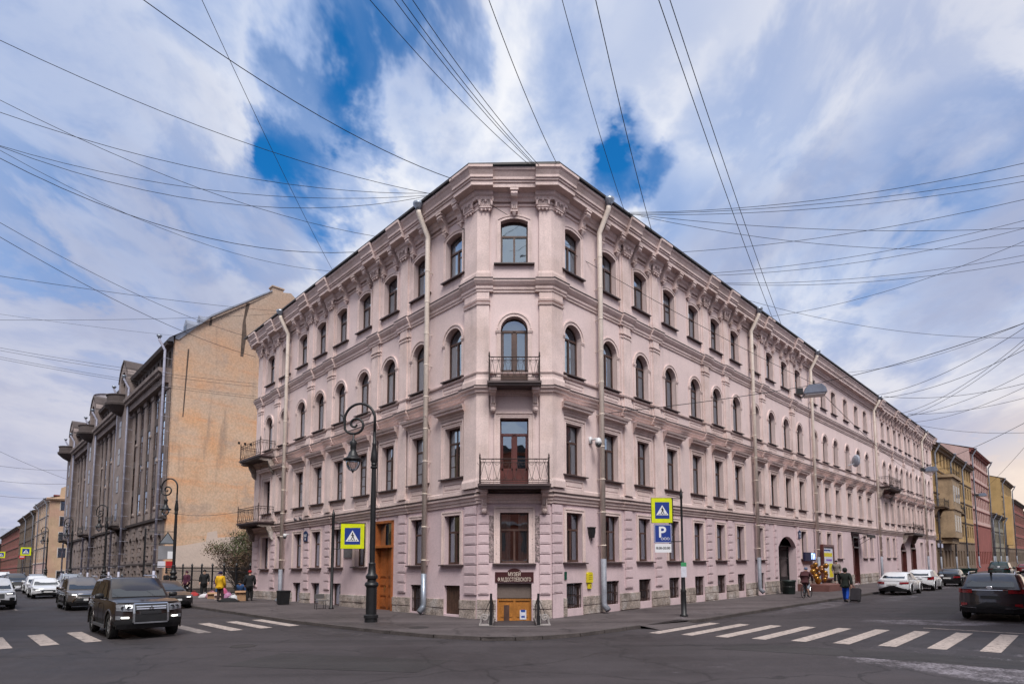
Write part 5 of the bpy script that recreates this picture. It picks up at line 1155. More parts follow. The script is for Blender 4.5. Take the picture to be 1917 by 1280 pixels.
suv = make_car('suv_car', pBR, 4.85, 1.90, 1.86, .30, [(-2.42,1.2),(-1.5,1.19),(.8,1.2),(1.05,1.21),(1.7,1.20),(2.15,1.17),(2.42,1.11)], (.90,1.20), .22, -2.02, (-2.36,1.20), (1.46,-1.32), .40, 'pajero', 'suv', True, (-.2,-1.15), True, .30, .77, [(.30,-.12),(.50,0),(.80,-.005),(1.0,-.03),(1.10,-.10),(1.16,-.20),(1.3,-.30)], [(.3,-.08),(.5,0),(1.2,-.04)])
place(suv, FL.g(5.75, 10.5).xy, toward, 'large dark brown off-road car with chrome grille driving over the crosswalk')
outl = make_car('suv_car', pGB, 4.7, 1.80, 1.68, .24, [(-2.35,1.10),(-1.5,1.06),(.95,1.03),(1.2,1.02),(2.0,.96),(2.35,.86)], (1.1,1.03), .30, -1.75, (-2.25,1.08), (1.38,-1.29), .345, 'suv2', 'suv', True, (.0,-.95), True, .34, .76)
place(outl, FL.g(21.6, 9.65).xy, toward, 'grey-beige crossover with lit headlamps right behind the brown off-road car')
sed = make_car('sedan_car', pWH, 4.5, 1.78, 1.46, .20, pillars=(-.02,-.95), front='sedan', rear='sedan')
place(sed, FL.g(38.0, 9.6).xy, toward, 'white sedan with a wide black grille behind the grey-beige crossover')
hat = make_car('hatchback_car', pWH, 4.1, 1.74, 1.52, .20, [(-2.05,1.02),(-1.4,.99),(.95,.96),(1.5,.90),(2.05,.74)], (1.0,.96), .25, -1.45, (-1.98,1.02), (1.28,-1.24), .32, 'sedan', 'hatch', False, (.05,-.85))
wsu = make_car('suv_car', pWH, 4.5, 1.86, 1.66, .24, [(-2.25,1.08),(-1.5,1.06),(.95,1.03),(1.2,1.02),(1.9,.98),(2.25,.90)], (1.05,1.03), .30, -1.7, (-2.15,1.08), (1.36,-1.28), .35, 'suv3', 'suv', True, (.0,-.9), True, .34, .76)
place(wsu, FL.g(25.3, 13.15).xy, toward, 'white crossover with a dark mesh grille cut off by the left edge')
gse = dup(sed, pGY); place(gse, FL.g(19.0, 6.3).xy, toward, 'dark grey sedan parked at the kerb beside the street vendors')
stS = make_car('suv_car', pDG, 4.78, 1.89, 1.68, .22, [(-2.39,1.14),(-1.5,1.08),(.95,1.03),(1.2,1.02),(2.0,.96),(2.39,.86)], (1.05,1.03), .30, -1.75, (-2.28,1.14), (1.42,-1.35), .36, 'suv2', 'suv', False, (.0,-.95), True, .30, .77, None, [(.2,-.10),(.5,0),(.62,-.02),(.8,-.05),(1.0,-.07),(1.2,-.10)])
place(stS, FR.g(11.75, 12.55).xy, away, 'dark grey crossover seen from behind at the right edge of the picture')
rs = dup(sed, pWH); place(rs, FR.g(28.3, 6.0).xy, away, 'white sedan seen from behind, nearest of the cars parked along the pink building')
place(hat, FR.g(35.4, 6.1).xy, away, 'white hatchback parked directly ahead of the white sedan')
bk = dup(sed, pBK); place(bk, FR.g(45.0, 6.4).xy, away, 'black sedan parked ahead of the white hatchback')
vn = dup(wsu, pGN); place(vn, FR.g(63, 8.1).xy, away, 'dark green van-like car with tall red tail lamps beyond the dumpster'); vn.scale = (1.0, 1.0, 1.18)
for i, (c, p, u, v, lab) in enumerate(((sed, pSI, 66, 11.2, 'silver car just left of the dark green one on the right street'), (outl, pWH, 76, 11.6, 'distant white car above the roof of the dark grey crossover'), (hat, pRD, 92, 8.2, 'distant red car on the right street'), (sed, pWH, 105, 11.3, 'distant white sedan far down the right street'), (outl, pBK, 84, 13.4, 'dark car at the far kerb of the right street'))):
    c_ = dup(c, p); place(c_, FR.g(u, v).xy, away, lab, 'cars on the right street')
for i, (c, p, u, v, lab) in enumerate(((hat, pWH, 47.0, 9.2, 'white hatchback half hidden behind the white sedan with black grille'), (outl, pSI, 44, 7.2, 'silver crossover behind the roof of the grey-beige one'), (sed, pSI, 41, 13.0, 'silver sedan behind the white crossover at the left edge'), (wsu, pGY, 57, 9.9, 'dark grey off-road car in the middle of the distant queue'), (sed, pRD, 50, 6.4, 'red car roof visible behind the brown off-road car'), (hat, pSI, 64, 7.6, 'silver-blue hatchback in the distant queue'), (sed, pGY, 68, 9.7, 'dark sedan far back in the left street queue'), (outl, pWH, 80, 9.6, 'white crossover at the back of the left street queue'), (hat, pGY, 50, 13.3, 'grey hatchback at the far kerb of the left street'))):
    c_ = dup(c, p); place(c_, FL.g(u, v).xy, toward, lab, 'cars queuing on the left street')
# ---------------------------------------------------------------- street furniture
def lamp_post(p, rz, label):
    o = thing('street_lamp', p, label, 'street lamp', 'old-style street lamps along the left street', rz)
    mb = MB(); mb.lathe([(.24,0),(.24,.14),(.27,.16),(.27,.26),(.20,.30),(.20,1.30),(.23,1.34),(.27,1.40),(.24,1.48),(.17,1.52),(.16,1.60),(.22,1.64),(.23,1.74),(.15,1.84),(.13,2.15),(.14,2.2),(.10,2.25),(.105,4.6),(.085,5.85),(.13,5.88),(.13,5.93),(.09,5.97),(.12,6.02),(.10,6.06),(.14,6.2),(.12,6.42),(.075,6.75),(.085,6.78),(.085,6.85),(.065,6.88),(.055,7.3)], 14)
    obj('post', mb.mesh('post', IRON, True), o); smooth_by_angle(o.children[0].data, 35)
    mb = MB(); pts = [(0,0,7.3)] + [(-.62 + .62*math.cos(a), 0, 7.82 + .62*math.sin(a)) for a in [math.pi*i/16 for i in range(0, 17)]]; pts[1] = (0, 0, 7.82)
    sp = []; cx_, cz_ = -.80, 7.62
    for i in range(26):
        a = math.pi*1.02 + i/25*math.pi*3.0; rr = .44*(1 - i/25)**1.15 + .045; sp.append((cx_ + rr*math.cos(a) , 0, cz_ + rr*math.sin(a)*.92))
    pts = pts[:-1] + [(-1.235, 0, 7.72)] + sp[1:]; n = len(pts); mb.tube(pts, [.055]*8 + [.05]*(n-16) + [.042]*8, 7); mb.tube([(-1.24,0,7.75),(-1.30,0,7.95),(-1.40,0,8.02)], [.045,.035,.03], 6)
    obj('arm', mb.mesh('arm', IRON, True), o)
    mb = MB(); c = (-.86, 0, 0); mb.lathe([(.02,7.24),(.04,7.22),(.03,7.05),(.06,7.03),(.05,7.0),(.10,6.97),(.15,6.90),(.11,6.78),(.12,6.66),(.10,6.60),(.16,6.5),(.20,6.38),(.24,6.32),(.36,6.27),(.38,6.22),(.36,6.19),(.28,6.19)], 14, c); obj('lantern_hood', mb.mesh('lantern_hood', IRON, True), o); smooth_by_angle(o.children[-1].data, 35)
    mb = MB(); mb.lathe([(.275,6.19),(.27,6.08),(.23,5.95),(.15,5.84),(.03,5.78)], 14, c); obj('globe', mb.mesh('globe', LGL, True), o)
    mb = MB()
    for k in range(4):
        a = k*math.pi/2; mb.tube([(c[0]+rr*math.cos(a), rr*math.sin(a), z) for rr, z in ((.285,6.19),(.28,6.08),(.24,5.95),(.155,5.83),(.02,5.765))], .009, 4)
    mb.lathe([(.03,5.78),(.04,5.75),(.01,5.70)], 8, c); obj('globe_cage', mb.mesh('globe_cage', IRON), o)
    return o
LGL = glass('lantern_glass', (.8,.74,.72), 1.5, .12)
l1 = lamp_post((-5.34, 21.92, gz(-5.34)+WH), R_(-8), 'nearest black old-style street lamp with a curled arm, beside the tall orange door')
for u, lab in ((28.5, 'black curled-arm street lamp in front of the bare orange end wall'), (52.8, 'black curled-arm street lamp in front of the brown stone building, second from the orange wall'), (74.2, 'black curled-arm street lamp at the far end of the brown stone building'), (98, 'farthest black curled-arm street lamp before the yellow gabled house')):
    c = copy_tree(l1); c.location = FL.g(u, 3.5, WH); tag(c, lab); c.rotation_euler = (0, 0, R_(-8))
# road signs
SY = mat('fluorescent_yellow', (.66,.72,.0), .55, .08, 3, 20, .05); SB = mat('sign_blue', (.008,.035,.24), .5, 0, fvar=0); SW = mat('sign_white', (.75,.75,.78), .5, 0, fvar=0); SK = mat('sign_black', (.01,.01,.012), .6, 0, fvar=0); SRD = mat('sign_red', (.45,.02,.02), .5, 0, fvar=0)
def layer(nm, pts, m, y, par):
    mb = MB(); mb.prism(pts, y, y-.004, lambda a, b, t: (a, t, b)); return obj(nm, mb.mesh(nm, m), par)
def sq(x0, x1, z0, z1): return [(x0,z0),(x1,z0),(x1,z1),(x0,z1)]
def text(s, size, m, par, loc, name='lettering', sx=1., bold=0.):
    cu = bpy.data.curves.new(name, 'FONT'); cu.body = s; cu.size = size; cu.align_x = 'CENTER'; cu.align_y = 'CENTER'; cu.extrude = .002; cu.offset = bold
    o = bpy.data.objects.new(name, cu); realize_text = SHOP.collection.objects.link(o); vl = SHOP.view_layers[0]; vl.update(); me = bpy.data.meshes.new_from_object(o.evaluated_get(vl.depsgraph)); bpy.data.objects.remove(o)
    me.materials.clear(); me.materials.append(m); o = obj(name, me, par, loc); o.rotation_euler = (R_(90), 0, 0); o.scale = (sx, 1, 1); return o
def crossing_board(par, w, h, x, z):    # front faces -y
    mb = MB(); mb.box(x-w/2, x+w/2, 0, .03, z-h/2, z+h/2); b = obj('sign_board', mb.mesh('sign_board', SY), par); q = .335*w
    mb = MB(); mb.box(x-w/2-.015, x+w/2+.015, .005, .028, z-h/2-.015, z+h/2+.015); obj('board_edge', mb.mesh('board_edge', SK), par)
    layer('blue_field', sq(x-q, x+q, z-q*h/w, z+q*h/w), SB, -.002, b); s = q*.86
    layer('white_triangle', [(x-s, z-s*.78), (x+s, z-s*.78), (x, z+s*.86)], SW, -.007, b)
    man = MB(); P = lambda pts: man.prism([(x+a*s, z+c*s) for a, c in pts], -.012, -.016, lambda a, c, t: (a, t, c))
    P([(.0+.09*math.cos(k*math.pi/5), .43+.10*math.sin(k*math.pi/5)) for k in range(10)])
    P([(-.06,.32),(.12,.30),(.17,-.10),(-.04,-.12)]); P([(-.06,.32),(-.24,.08),(-.18,.02),(.0,.22)]); P([(.1,.30),(.28,.06),(.23,.0),(.06,.18)])
    P([(-.04,-.08),(.08,-.12),(-.20,-.66),(-.32,-.62)]); P([(.04,-.12),(.17,-.10),(.30,-.40),(.36,-.66),(.24,-.68),(.18,-.42)])
    for a in (-.62, -.08, .5): P([(a,-.68),(a+.16,-.68),(a+.22,-.52),(a+.08,-.52)])
    obj('pedestrian_symbol', man.mesh('pedestrian_symbol', SK), b); return b
def sign_pole(o, H, base=1.9):
    mb = MB(); mb.lathe([(.16,0),(.16,.06),(.11,.1),(.105,base*.5),(.12,base*.52),(.085,base*.56),(.075,base),(.09,base+.03),(.05,base+.08),(.042,H-.35),(.06,H-.3),(.06,H-.12),(.03,H-.06),(.045,H-.02),(.005,H+.1)], 12); return obj('pole', mb.mesh('pole', IRON, True), o)
s1 = thing('crossing_sign', (-9.01, 28.8, gz(-9)+WH), 'yellow and blue pedestrian crossing sign on a black pole left of the nearest street lamp', 'road sign', 'pedestrian crossing signs')
mb = MB(); mb.lathe([(.13,0),(.13,.05),(.08,.1),(.075,4.55),(.09,4.6),(.075,4.75),(.01,4.95)], 10); obj('pole', mb.mesh('pole', IRON, True), s1)
mb = MB(); mb.tube([(0,0,4.35),(.35,0,4.28),(1.65,0,4.26)], .022, 5); mb.tube([(0,0,2.98),(.35,0,2.98)], .022, 5); mb.tube([(.33,0,2.95),(.33,0,4.3)], .022, 5); obj('bracket_arm', mb.mesh('bracket_arm', IRON), s1); crossing_board(s1, 1.18, 1.25, .98, 3.62)
s2 = thing('crossing_sign', (6.86, 23.08, gz(6.86)+WH), 'pedestrian crossing sign above a blue parking sign on a black pole by the right crosswalk', 'road sign', 'pedestrian crossing signs')
sign_pole(s2, 5.05, 1.9); mb = MB(); mb.tube([(0,0,4.72),(-.4,0,4.72)], .02, 5); mb.tube([(0,0,2.98),(-.45,0,2.98)], .02, 5); mb.tube([(-.36,0,2.95),(-.36,0,4.75)], .02, 5); obj('bracket_arm', mb.mesh('bracket_arm', IRON), s2)
crossing_board(s2, .86, 1.0, -.78, 4.24)
mb = MB(); mb.box(-1.12, -.42, .0, .025, 2.92, 3.68); pb = obj('parking_board', mb.mesh('parking_board', SB), s2); layer('white_border', sq(-1.1,-.44,2.94,2.955), SW, -.002, pb); layer('white_border', sq(-1.1,-.44,3.645,3.66), SW, -.002, pb); layer('white_border', sq(-1.105,-1.09,2.94,3.66), SW, -.002, pb); layer('white_border', sq(-.45,-.435,2.94,3.66), SW, -.002, pb)
text('P', .62, SW, pb, (-.80, -.004, 3.34), 'letter_p', 1., .012)
for k, x in enumerate((-.80, -.68, -.56)):
    mb = MB(); mb.tube([(x+.05*math.cos(a), -.004, 3.09+.045*math.sin(a)) for a in [j*math.pi/5 for j in range(10)]], .010, 4, closed=True); obj('coin_symbol', mb.mesh('coin_symbol', SW), pb)
mb = MB(); mb.box(-1.10, -.44, 0, .02, 2.54, 2.89); tb = obj('hours_plate', mb.mesh('hours_plate', SW), s2); text('8.00-20.00', .135, SK, tb, (-.77, -.004, 2.715), 'hours', .98, .003)
mb = MB(); mb.box(-.10, .12, -.09, -.08, 1.55, 2.0); nb = obj('notice', mb.mesh('notice', PAPER), s2); mb = MB(); mb.box(-.10, .12, -.092, -.09, 1.98, 2.14); obj('notice_header', mb.mesh('notice_header', mat('notice_green', (.05,.3,.12), .6)), s2)
# triangle sign with plates in front of the orange wall
s3 = thing('roadworks_sign', FL.g(36.5, 3.6, WH), 'dark pole with a triangular warning sign and white plates before the orange end wall', 'road sign'); s3.rotation_euler = (0, 0, R_(12))
mb = MB(); mb.lathe([(.1,0),(.08,.1),(.07,5.2),(.02,5.35)], 8); mb.tube([(0,0,5.0),(2.3,0,5.0)], .025, 5); mb.tube([(0,0,2.2),(2.2,0,2.2)], .025, 5); mb.tube([(0,0,4.0),(2.3,0,4.0)], .02, 5); obj('pole', mb.mesh('pole', IRON), s3)
tri = layer('triangle', [(1.0,4.0),(2.3,4.0),(1.65,5.0)], SK, 0, s3); layer('triangle_face', [(1.12,4.06),(2.18,4.06),(1.65,4.88)], mat('grey_sign_back', (.2,.22,.25), .4), -.006, s3); layer('plate', sq(1.0,2.2,2.75,3.85), mat('grey_plate', (.22,.22,.24), .5), 0, s3); layer('plate', sq(1.7,2.15,2.8,3.4), SW, -.006, s3); layer('plate', sq(1.0,1.55,2.1,2.6), PAPER, 0, s3); layer('plate', sq(1.6,2.2,2.1,2.6), SRD, 0, s3)
for (F, u, v, kind, lab) in ((FL, 121, 4.2, 'x', 'distant yellow-edged crossing sign in front of the yellow gabled house'), (FL, 168, 5.0, 'x', 'farther distant yellow-edged crossing sign on the left street'), (FL, 138, 3.4, 'o', 'distant red no-entry sign on the left street'), (FR, 158, 9.5, 'x', 'distant yellow-edged crossing sign at the right edge')):
    o = thing('crossing_sign' if kind == 'x' else 'no_entry_sign', F.g(u, v, WH), lab, 'road sign', 'distant road signs'); mb = MB(); mb.tube([(0,0.05,0),(0,0.05,4.6)], .05, 6); obj('pole', mb.mesh('pole', IRON), o)
    o.rotation_euler = (0, 0, R_(38 if F is FL else -42))
    if kind == 'x': crossing_board(o, 1.5, 1.5, 0, 5.0)
    else: layer('disc', [(.5*math.cos(k*math.pi/8), 4.2+.5*math.sin(k*math.pi/8)) for k in range(16)], SRD, 0, o); layer('bar', sq(-.34,.34,4.12,4.28), SW, -.006, o)
# museum name board
mb = MB(); arc = [(.27*math.cos(math.pi*i/8), 1.945+.145*math.sin(math.pi*i/8)) for i in range(9)]
o = tag(obj('museum_sign', None, None, (.0935, 22.96, 0)), 'dark brown museum name board with an arched top over the corner door', 'sign'); mb.prism([(-.77,1.54),(.77,1.54),(.77,1.945)] + arc + [(-.77,1.945)], 0, .05, lambda a, b, t: (a, t, b)); MAR = mat('maroon_enamel', (.055,.014,.016), .4, 0, fvar=0); obj('board', mb.mesh('board', MAR), o)
IV = mat('ivory_lettering', (.78,.68,.58), .5, 0, fvar=0); text('МУЗЕЙ', .21, IV, o, (0, -.004, 1.85), 'top_line', .70, 0); text('Ф.М.ДОСТОЕВСКОГО', .21, IV, o, (0, -.004, 1.64), 'bottom_line', .60, 0)
for x in (-.73, .73):
    for z in (1.58, 1.9): mb = MB(); mb.lathe([(.012,-.012),(.012,.004)], 8, (x, 0, z), f=lambda X, Y_, Z_: (X, Z_, Y_)); obj('screw', mb.mesh('screw', CHROME), o)
# entrance handrails with scrolls
SCR = mat('white_scroll_paint', (.36,.33,.32), .6, .15, 6)
for s, lab in ((-1, 'black newel post with a pale scroll left of the sunken museum door'), (1, 'black newel post with a pale scroll right of the sunken museum door')):
    x = (PX0-.06) if s < 0 else (PX1+.06); o = thing('stair_rail', (x, 20.35, WH), lab, 'handrail', 'museum stair rails'); mb = MB()
    mb.box(-.04, .04, -.05, .05, 0, 1.12); mb.box(-.055, .055, -.065, .065, 0, .35); mb.tube([(0,0,1.08),(0,1.4,.75),(0,2.6,.55)], .022, 6); mb.tube([(0,1.35,-.1),(0,1.35,.76)], .016, 5); mb.tube([(0,2.55,-.1),(0,2.55,.55)], .016, 5); mb.tube([(0,0,.95),(s*.2,0,.5),(s*.30,0,.12)], .010, 4); mb.tube([(0,0,.95),(s*.08,0,.4),(s*.1,0,0)], .010, 4); obj('newel', mb.mesh('newel', IRON), o)
    mb = MB(); pts = []
    for i in range(20): a = i/19*math.pi*3.6; rr = .135*(1-i/21); pts.append((s*.22 + s*rr*math.cos(a), 0, .28 + rr*math.sin(a)))
    mb.tube(pts, .022, 6); mb.tube([(s*.40,0,0),(s*.36,0,.12),(s*.355,0,.28)], .03, 6); mb.box(s*.06, s*.42, -.07, .07, 0, .06); mb.tube([(s*.08,0,.08),(s*.06,0,.3),(s*.09,0,.42)], .02, 5); obj('scroll', mb.mesh('scroll', SCR), o)
# wall fittings on the pink building
def fit(nm, F, u, v, z, label, cat, build, m, smooth=False):
    o = tag(obj(nm, None), label, cat); F.put(o, None, u, v, z); mb = MB(); build(mb); obj('housing' if nm not in ('plaque',) else 'plate', mb.mesh(nm, m, smooth), o); return o
WPL = mat('white_plastic', (.68,.68,.70), .4, .05, 5)
o = fit('dome_camera', FR, 2.55, .05, 7.55, 'white dome security camera on the pink wall beside the right downpipe', 'camera', lambda mb: (mb.lathe([(.05,.30),(.11,.26),(.15,.12),(.15,.02)], 12, (0,.42,-.2)), mb.box(-.04,.04,0,.42,.04,.10), mb.box(-.08,.08,-.05,.04,-.1,.2)), WPL, True)
mb = MB(); mb.lathe([(.14,.02),(.12,-.06),(.06,-.12),(.01,-.13)], 12, (0,.42,-.2)); obj('lens_dome', mb.mesh('lens_dome', CARGL, True), o)
o = fit('dome_camera', FL, 17.4, .05, 4.35, 'small white security camera next to the far downpipe on the left front', 'camera', lambda mb: (mb.lathe([(.05,.25),(.10,.22),(.12,.05)], 10, (0,.3,-.2)), mb.box(-.03,.03,0,.3,0,.05)), WPL, True); mb = MB(); mb.lathe([(.11,.05),(.08,-.04),(.01,-.08)], 10, (0,.3,-.2)); obj('lens_dome', mb.mesh('lens_dome', CARGL, True), o)
YB = mat('yellow_enamel', (.70,.58,.02), .4, .08, 5, 20, .1)
def gasbox(mb): mb.prism([(-.17,.12),(.17,.12),(.17,.5),(.12,.56),(-.12,.56),(-.17,.5)], 0, .10, lambda a, b, t: (a, t, b)); mb.box(-.12, .10, 0, .06, -.14, .10)
o = fit('gas_notice', FR, 2.35, .02, 1.3, 'yellow enamel notice box on the pink wall by the right downpipe', 'notice', gasbox, YB); mb = MB()
for i in range(3): mb.box(-.11, .11, .10, .104, .42-.08*i, .445-.08*i)
mb.box(-.06, -.01, .06, .064, -.08, .02); obj('print', mb.mesh('print', mat('brown_print', (.3,.2,.02), .6)), o)
o = fit('wall_notice', FR, .82, .02, 1.75, 'small dark green plate under the first ground floor window right of the corner', 'plate', lambda mb: mb.box(-.07,.07,0,.02,-.16,.16), mat('green_plate', (.01,.08,.05), .4))
def wl(mb): mb.prism([(-.15,.2),(.15,.2),(.15,.02),(.07,-.22),(-.07,-.22),(-.15,.02)], .04, .2, lambda a, b, t: (a, t, b)); mb.tube([(0,.1,-.2),(0,.1,-.36)], .02, 5); mb.box(-.18,.18,0,.22,.2,.24)
fit('wall_lamp', FR, 2.48, .0, 3.55, 'dark shield-shaped wall lamp left of the right downpipe', 'wall lamp', wl, BLKP)
PLB = mat('dark_blue_enamel', (.012,.03,.10), .4, .1, 4)
def plq(w, h):
    def f(mb): mb.prism([(-w/2,-h/2),(w/2,-h/2),(w/2,h*.3),(w*.3,h*.42),(0,h/2),(-w*.3,h*.42),(-w/2,h*.3)], 0, .03, lambda a, b, t: (a, t, b))
    return f
for F, u, z, lab in ((FL, 15.1, 4.15, 'dark blue address plate between ground floor windows of the left front'), (FR, 27.35, 4.1, 'dark blue address plate right of the carriage gate')):
    o = fit('plaque', F, u, .10, z, lab, 'plaque', plq(.5, .62), PLB); mb = MB(); mb.box(-.18, .18, .03, .034, .05, .09); mb.box(-.14, .14, .03, .034, -.04, 0); mb.box(-.05, .05, .03, .034, -.24, -.12); obj('print', mb.mesh('print', SW), o)
def rplate(mb): mb.box(-.42,.42,0,.05,-.38,.38)
fit('memorial_plaque', FL, 10.25, .0, 3.15, 'grey stone memorial plaque behind the left crossing sign', 'plaque', rplate, mat('grey_granite', (.15,.14,.15), .4, .15, 8, 40, .2))
def dish(mb):
    mb.lathe([(.02,-.10),(.2,-.08),(.38,-.02),(.46,.06),(.45,.07),(.36,0),(.02,-.06)], 18, (0,.55,.1), f=lambda X, Y_, Z_: (X, Z_*1.0, Y_)); mb.tube([(0,0,-.25),(0,.5,-.1),(0,.5,.1)], .025, 5); mb.tube([(0,.5,-.3),(0,1.0,0)], .012, 4)
o = fit('satellite_dish', FR, 40.6, .0, 11.0, 'pale blue-grey satellite dish on the upper right front', 'dish', dish, mat('dish_enamel', (.40,.44,.52), .4)); o.rotation_euler[2] += R_(50); o.scale = (1.25,)*3
# canopy over the red door
def canopy(mb): mb.prism([(0,.0),(1.3,-.25),(1.3,-.18),(0,.12)], -1.3, 1.3, lambda a, b, t: (t, a, b)); mb.tube([(-1.2,.02,-1.0),(-1.2,1.2,-.25)], .02, 4); mb.tube([(1.2,.02,-1.0),(1.2,1.2,-.25)], .02, 4); mb.box(-1.3,1.3,1.25,1.31,-.45,-.2)
fit('door_canopy', FR, 41.6, .02, 4.55, 'dark metal canopy over the red door', 'canopy', canopy, DARKMET)
# shop: steps, poster case, sign, balloons
TILE = mat('red_brown_tile', (.17,.075,.065), .6, .15, 2, 20, .1)
o = tag(obj('shop_steps', None, None, FR.g(29, 0, WH), FR.ang), 'red-brown tiled steps before the poster case', 'steps'); mb = MB(); mb.box(-3.4, 2.2, 0, 2.1, -.2, .46); obj('landing', mb.mesh('landing', TILE), o)
for k in range(2): mb = MB(); mb.box(-3.4-.3*(k+1), -3.4-.3*k, 0, 2.1, -.2, .46-.15*(k+1)); obj('step', mb.mesh('step', TILE), o)
mb = MB(); mb.box(-3.4, 2.2, 2.1, 2.13, -.2, .44); obj('tile_face', mb.mesh('tile_face', mat('pale_tile', (.30,.19,.16), .6)), o) if False else None
o = tag(obj('poster_case', None), 'dark red framed poster case with a yellow poster on the pink wall', 'poster case'); FR.put(o, None, 33.0, .12, 0); mb = MB(); mb.box(-1.3,1.3,0,.14,.66,3.35); obj('backing', mb.mesh('backing', PAPER), o)
for a in ((-1.35,-1.18,.6,3.4), (1.18,1.35,.6,3.4), (-1.18,1.18,3.22,3.4), (-1.18,1.18,.6,.75)): mb = MB(); mb.box(a[0],a[1],-.01,.22,a[2],a[3]); obj('frame', mb.mesh('frame', REDW), o)
for (a, b, c, d, m) in ((-1.1,-.15,.8,1.9,YB), (-1.0,.9,2.45,2.75,YB), (-.6,.9,2.9,3.0,BLUEP), (-.9,.5,2.1,2.25,mat('violet_print',(.22,.14,.5),.5)), (.3,1.0,.9,1.7,SW)): mb = MB(); mb.box(a,b,.14,.146,c,d); obj('print', mb.mesh('print', m), o)
o = tag(obj('shop_light_sign', None), 'small lit blue shop sign with white-blue letters over gold balloons', 'sign'); FR.put(o, None, 29.0, .1, 2.45); mb = MB(); mb.box(-1.1, 1.1, 0, .15, -.32, .32); obj('board', mb.mesh('board', mat('navy_board', (.01,.012,.05), .4)), o); NEON = mat('blue_neon', (.35,.5,1), .4, 0, fvar=0, emit=3.)
me_ = text('ПИ', .60, NEON, o, (-.55, .16, 0), 'letters', .95, .01); me_.rotation_euler = (R_(90), 0, R_(180))
GOLD = mat('gold_balloon', (.36,.18,.035), .15, .1, 5, metal=.6); BRZ = mat('bronze_balloon', (.22,.09,.03), .15, .1, 5, metal=.5)
for k in range(15):
    o = tag(obj('balloon', None, None, FR.g(28.0+random.uniform(-.25,.25)+(1.5 if k % 2 else 0), .9+random.uniform(-.2,.2), WH+.70+.085*k)), 'shiny gold-brown balloon in the garland beside the carriage gate', 'balloon', 'balloon garland'); mb = MB(); rr = random.uniform(.15,.24)
    mb.lathe([(.01,-rr*1.2),(rr*.55,-rr*.85),(rr*.95,-.2*rr),(rr,.15*rr),(rr*.85,.6*rr),(rr*.45,.92*rr),(.01,rr)], 12); obj('skin', mb.mesh('skin', random.choice([GOLD, GOLD, BRZ]), True), o); mb = MB(); mb.lathe([(.03,-.03),(.01,.02)], 6, (0,0,-rr*1.2)); obj('knot', mb.mesh('knot', GOLD), o)
# bins, bench, dumpster
def binmesh(w, h): mb = MB(); mb.add([(sx_*w*k, sy*w*k, z) for z, k in ((0,.42),(h,.5)) for sx_, sy in ((-1,-1),(1,-1),(1,1),(-1,1))], [(3,2,1,0),(0,1,5,4),(1,2,6,5),(2,3,7,6),(3,0,4,7)]); mb.box(-w*.53,w*.53,-w*.53,w*.53,h-.08,h); return mb
for p, lab, mt in (((-12.75, 32.2), 'square black litter bin below the far downpipe on the left front', IRON),):
    o = thing('litter_bin', (p[0], p[1], gz(p[0])+WH), lab, 'bin', 'litter bins', FL.ang); obj('box', binmesh(.55,.78).mesh('box', mt), o); mb = MB()
    for i in range(-3, 4): mb.box(i*.07-.02, i*.07+.02, .27, .285, .06, .68)
    obj('slats', mb.mesh('slats', BLKP), o)
o = thing('litter_bin', FR.g(22.6, .9, WH), 'round black-green bin at the left side of the carriage gate', 'bin', 'litter bins'); mb = MB(); mb.lathe([(.34,0),(.38,.05),(.42,.78),(.45,.8),(.45,.92),(.38,.92),(.36,.8)], 16); obj('drum', mb.mesh('drum', mat('dark_green_enamel', (.012,.022,.02), .45), True), o); mb = MB(); mb.lathe([(.4,0),(.42,.03),(.4,.06)], 16, (0,0,.45)); obj('band', mb.mesh('band', BLKP), o)
o = thing('folding_seat', (-9.55, 28.75, gz(-9.5)+WH), 'small grey folding seat at the foot of the left sign pole', 'seat', None, R_(35)); mb = MB(); mb.box(-.25,.25,-.2,.2,.40,.44); obj('seat', mb.mesh('seat', mat('grey_canvas', (.14,.13,.13), .9)), o)
for x in (-.22, .22):
    for y in (-.17, .17): mb = MB(); mb.tube([(x,y,0),(x*.9,y*.9,.40)], .016, 5); obj('leg', mb.mesh('leg', IRON), o)
mb = MB(); mb.box(-.25,.25,.19,.22,.5,.72); obj('backrest', mb.mesh('backrest', mat('grey_canvas2', (.11,.10,.10), .9)), o)
o = thing('dumpster', FR.g(52.5, 6.4), 'dark green wheeled dumpster beyond the black parked sedan', 'dumpster', None, FR.ang); mb = MB(); mb.add([(sx_*1.3*k, sy*.8*k, z) for z, k in ((.25,.85),(1.35,1.)) for sx_, sy in ((-1,-1),(1,-1),(1,1),(-1,1))], [(3,2,1,0),(0,1,5,4),(1,2,6,5),(2,3,7,6),(3,0,4,7)]); mb.box(-1.36,1.36,-.86,.86,1.30,1.40); obj('tub', mb.mesh('tub', mat('dumpster_green', (.015,.05,.04), .5, .2, 3)), o)
for x in (-1, 1):
    for y in (-.6, .6): mb = MB(); mb.lathe([(.12,-.04),(.14,0),(.12,.04)], 10, (x, y, .14), f=lambda X, Y_, Z_: (X, Z_, Y_)); obj('castor', mb.mesh('castor', TYRE), o)
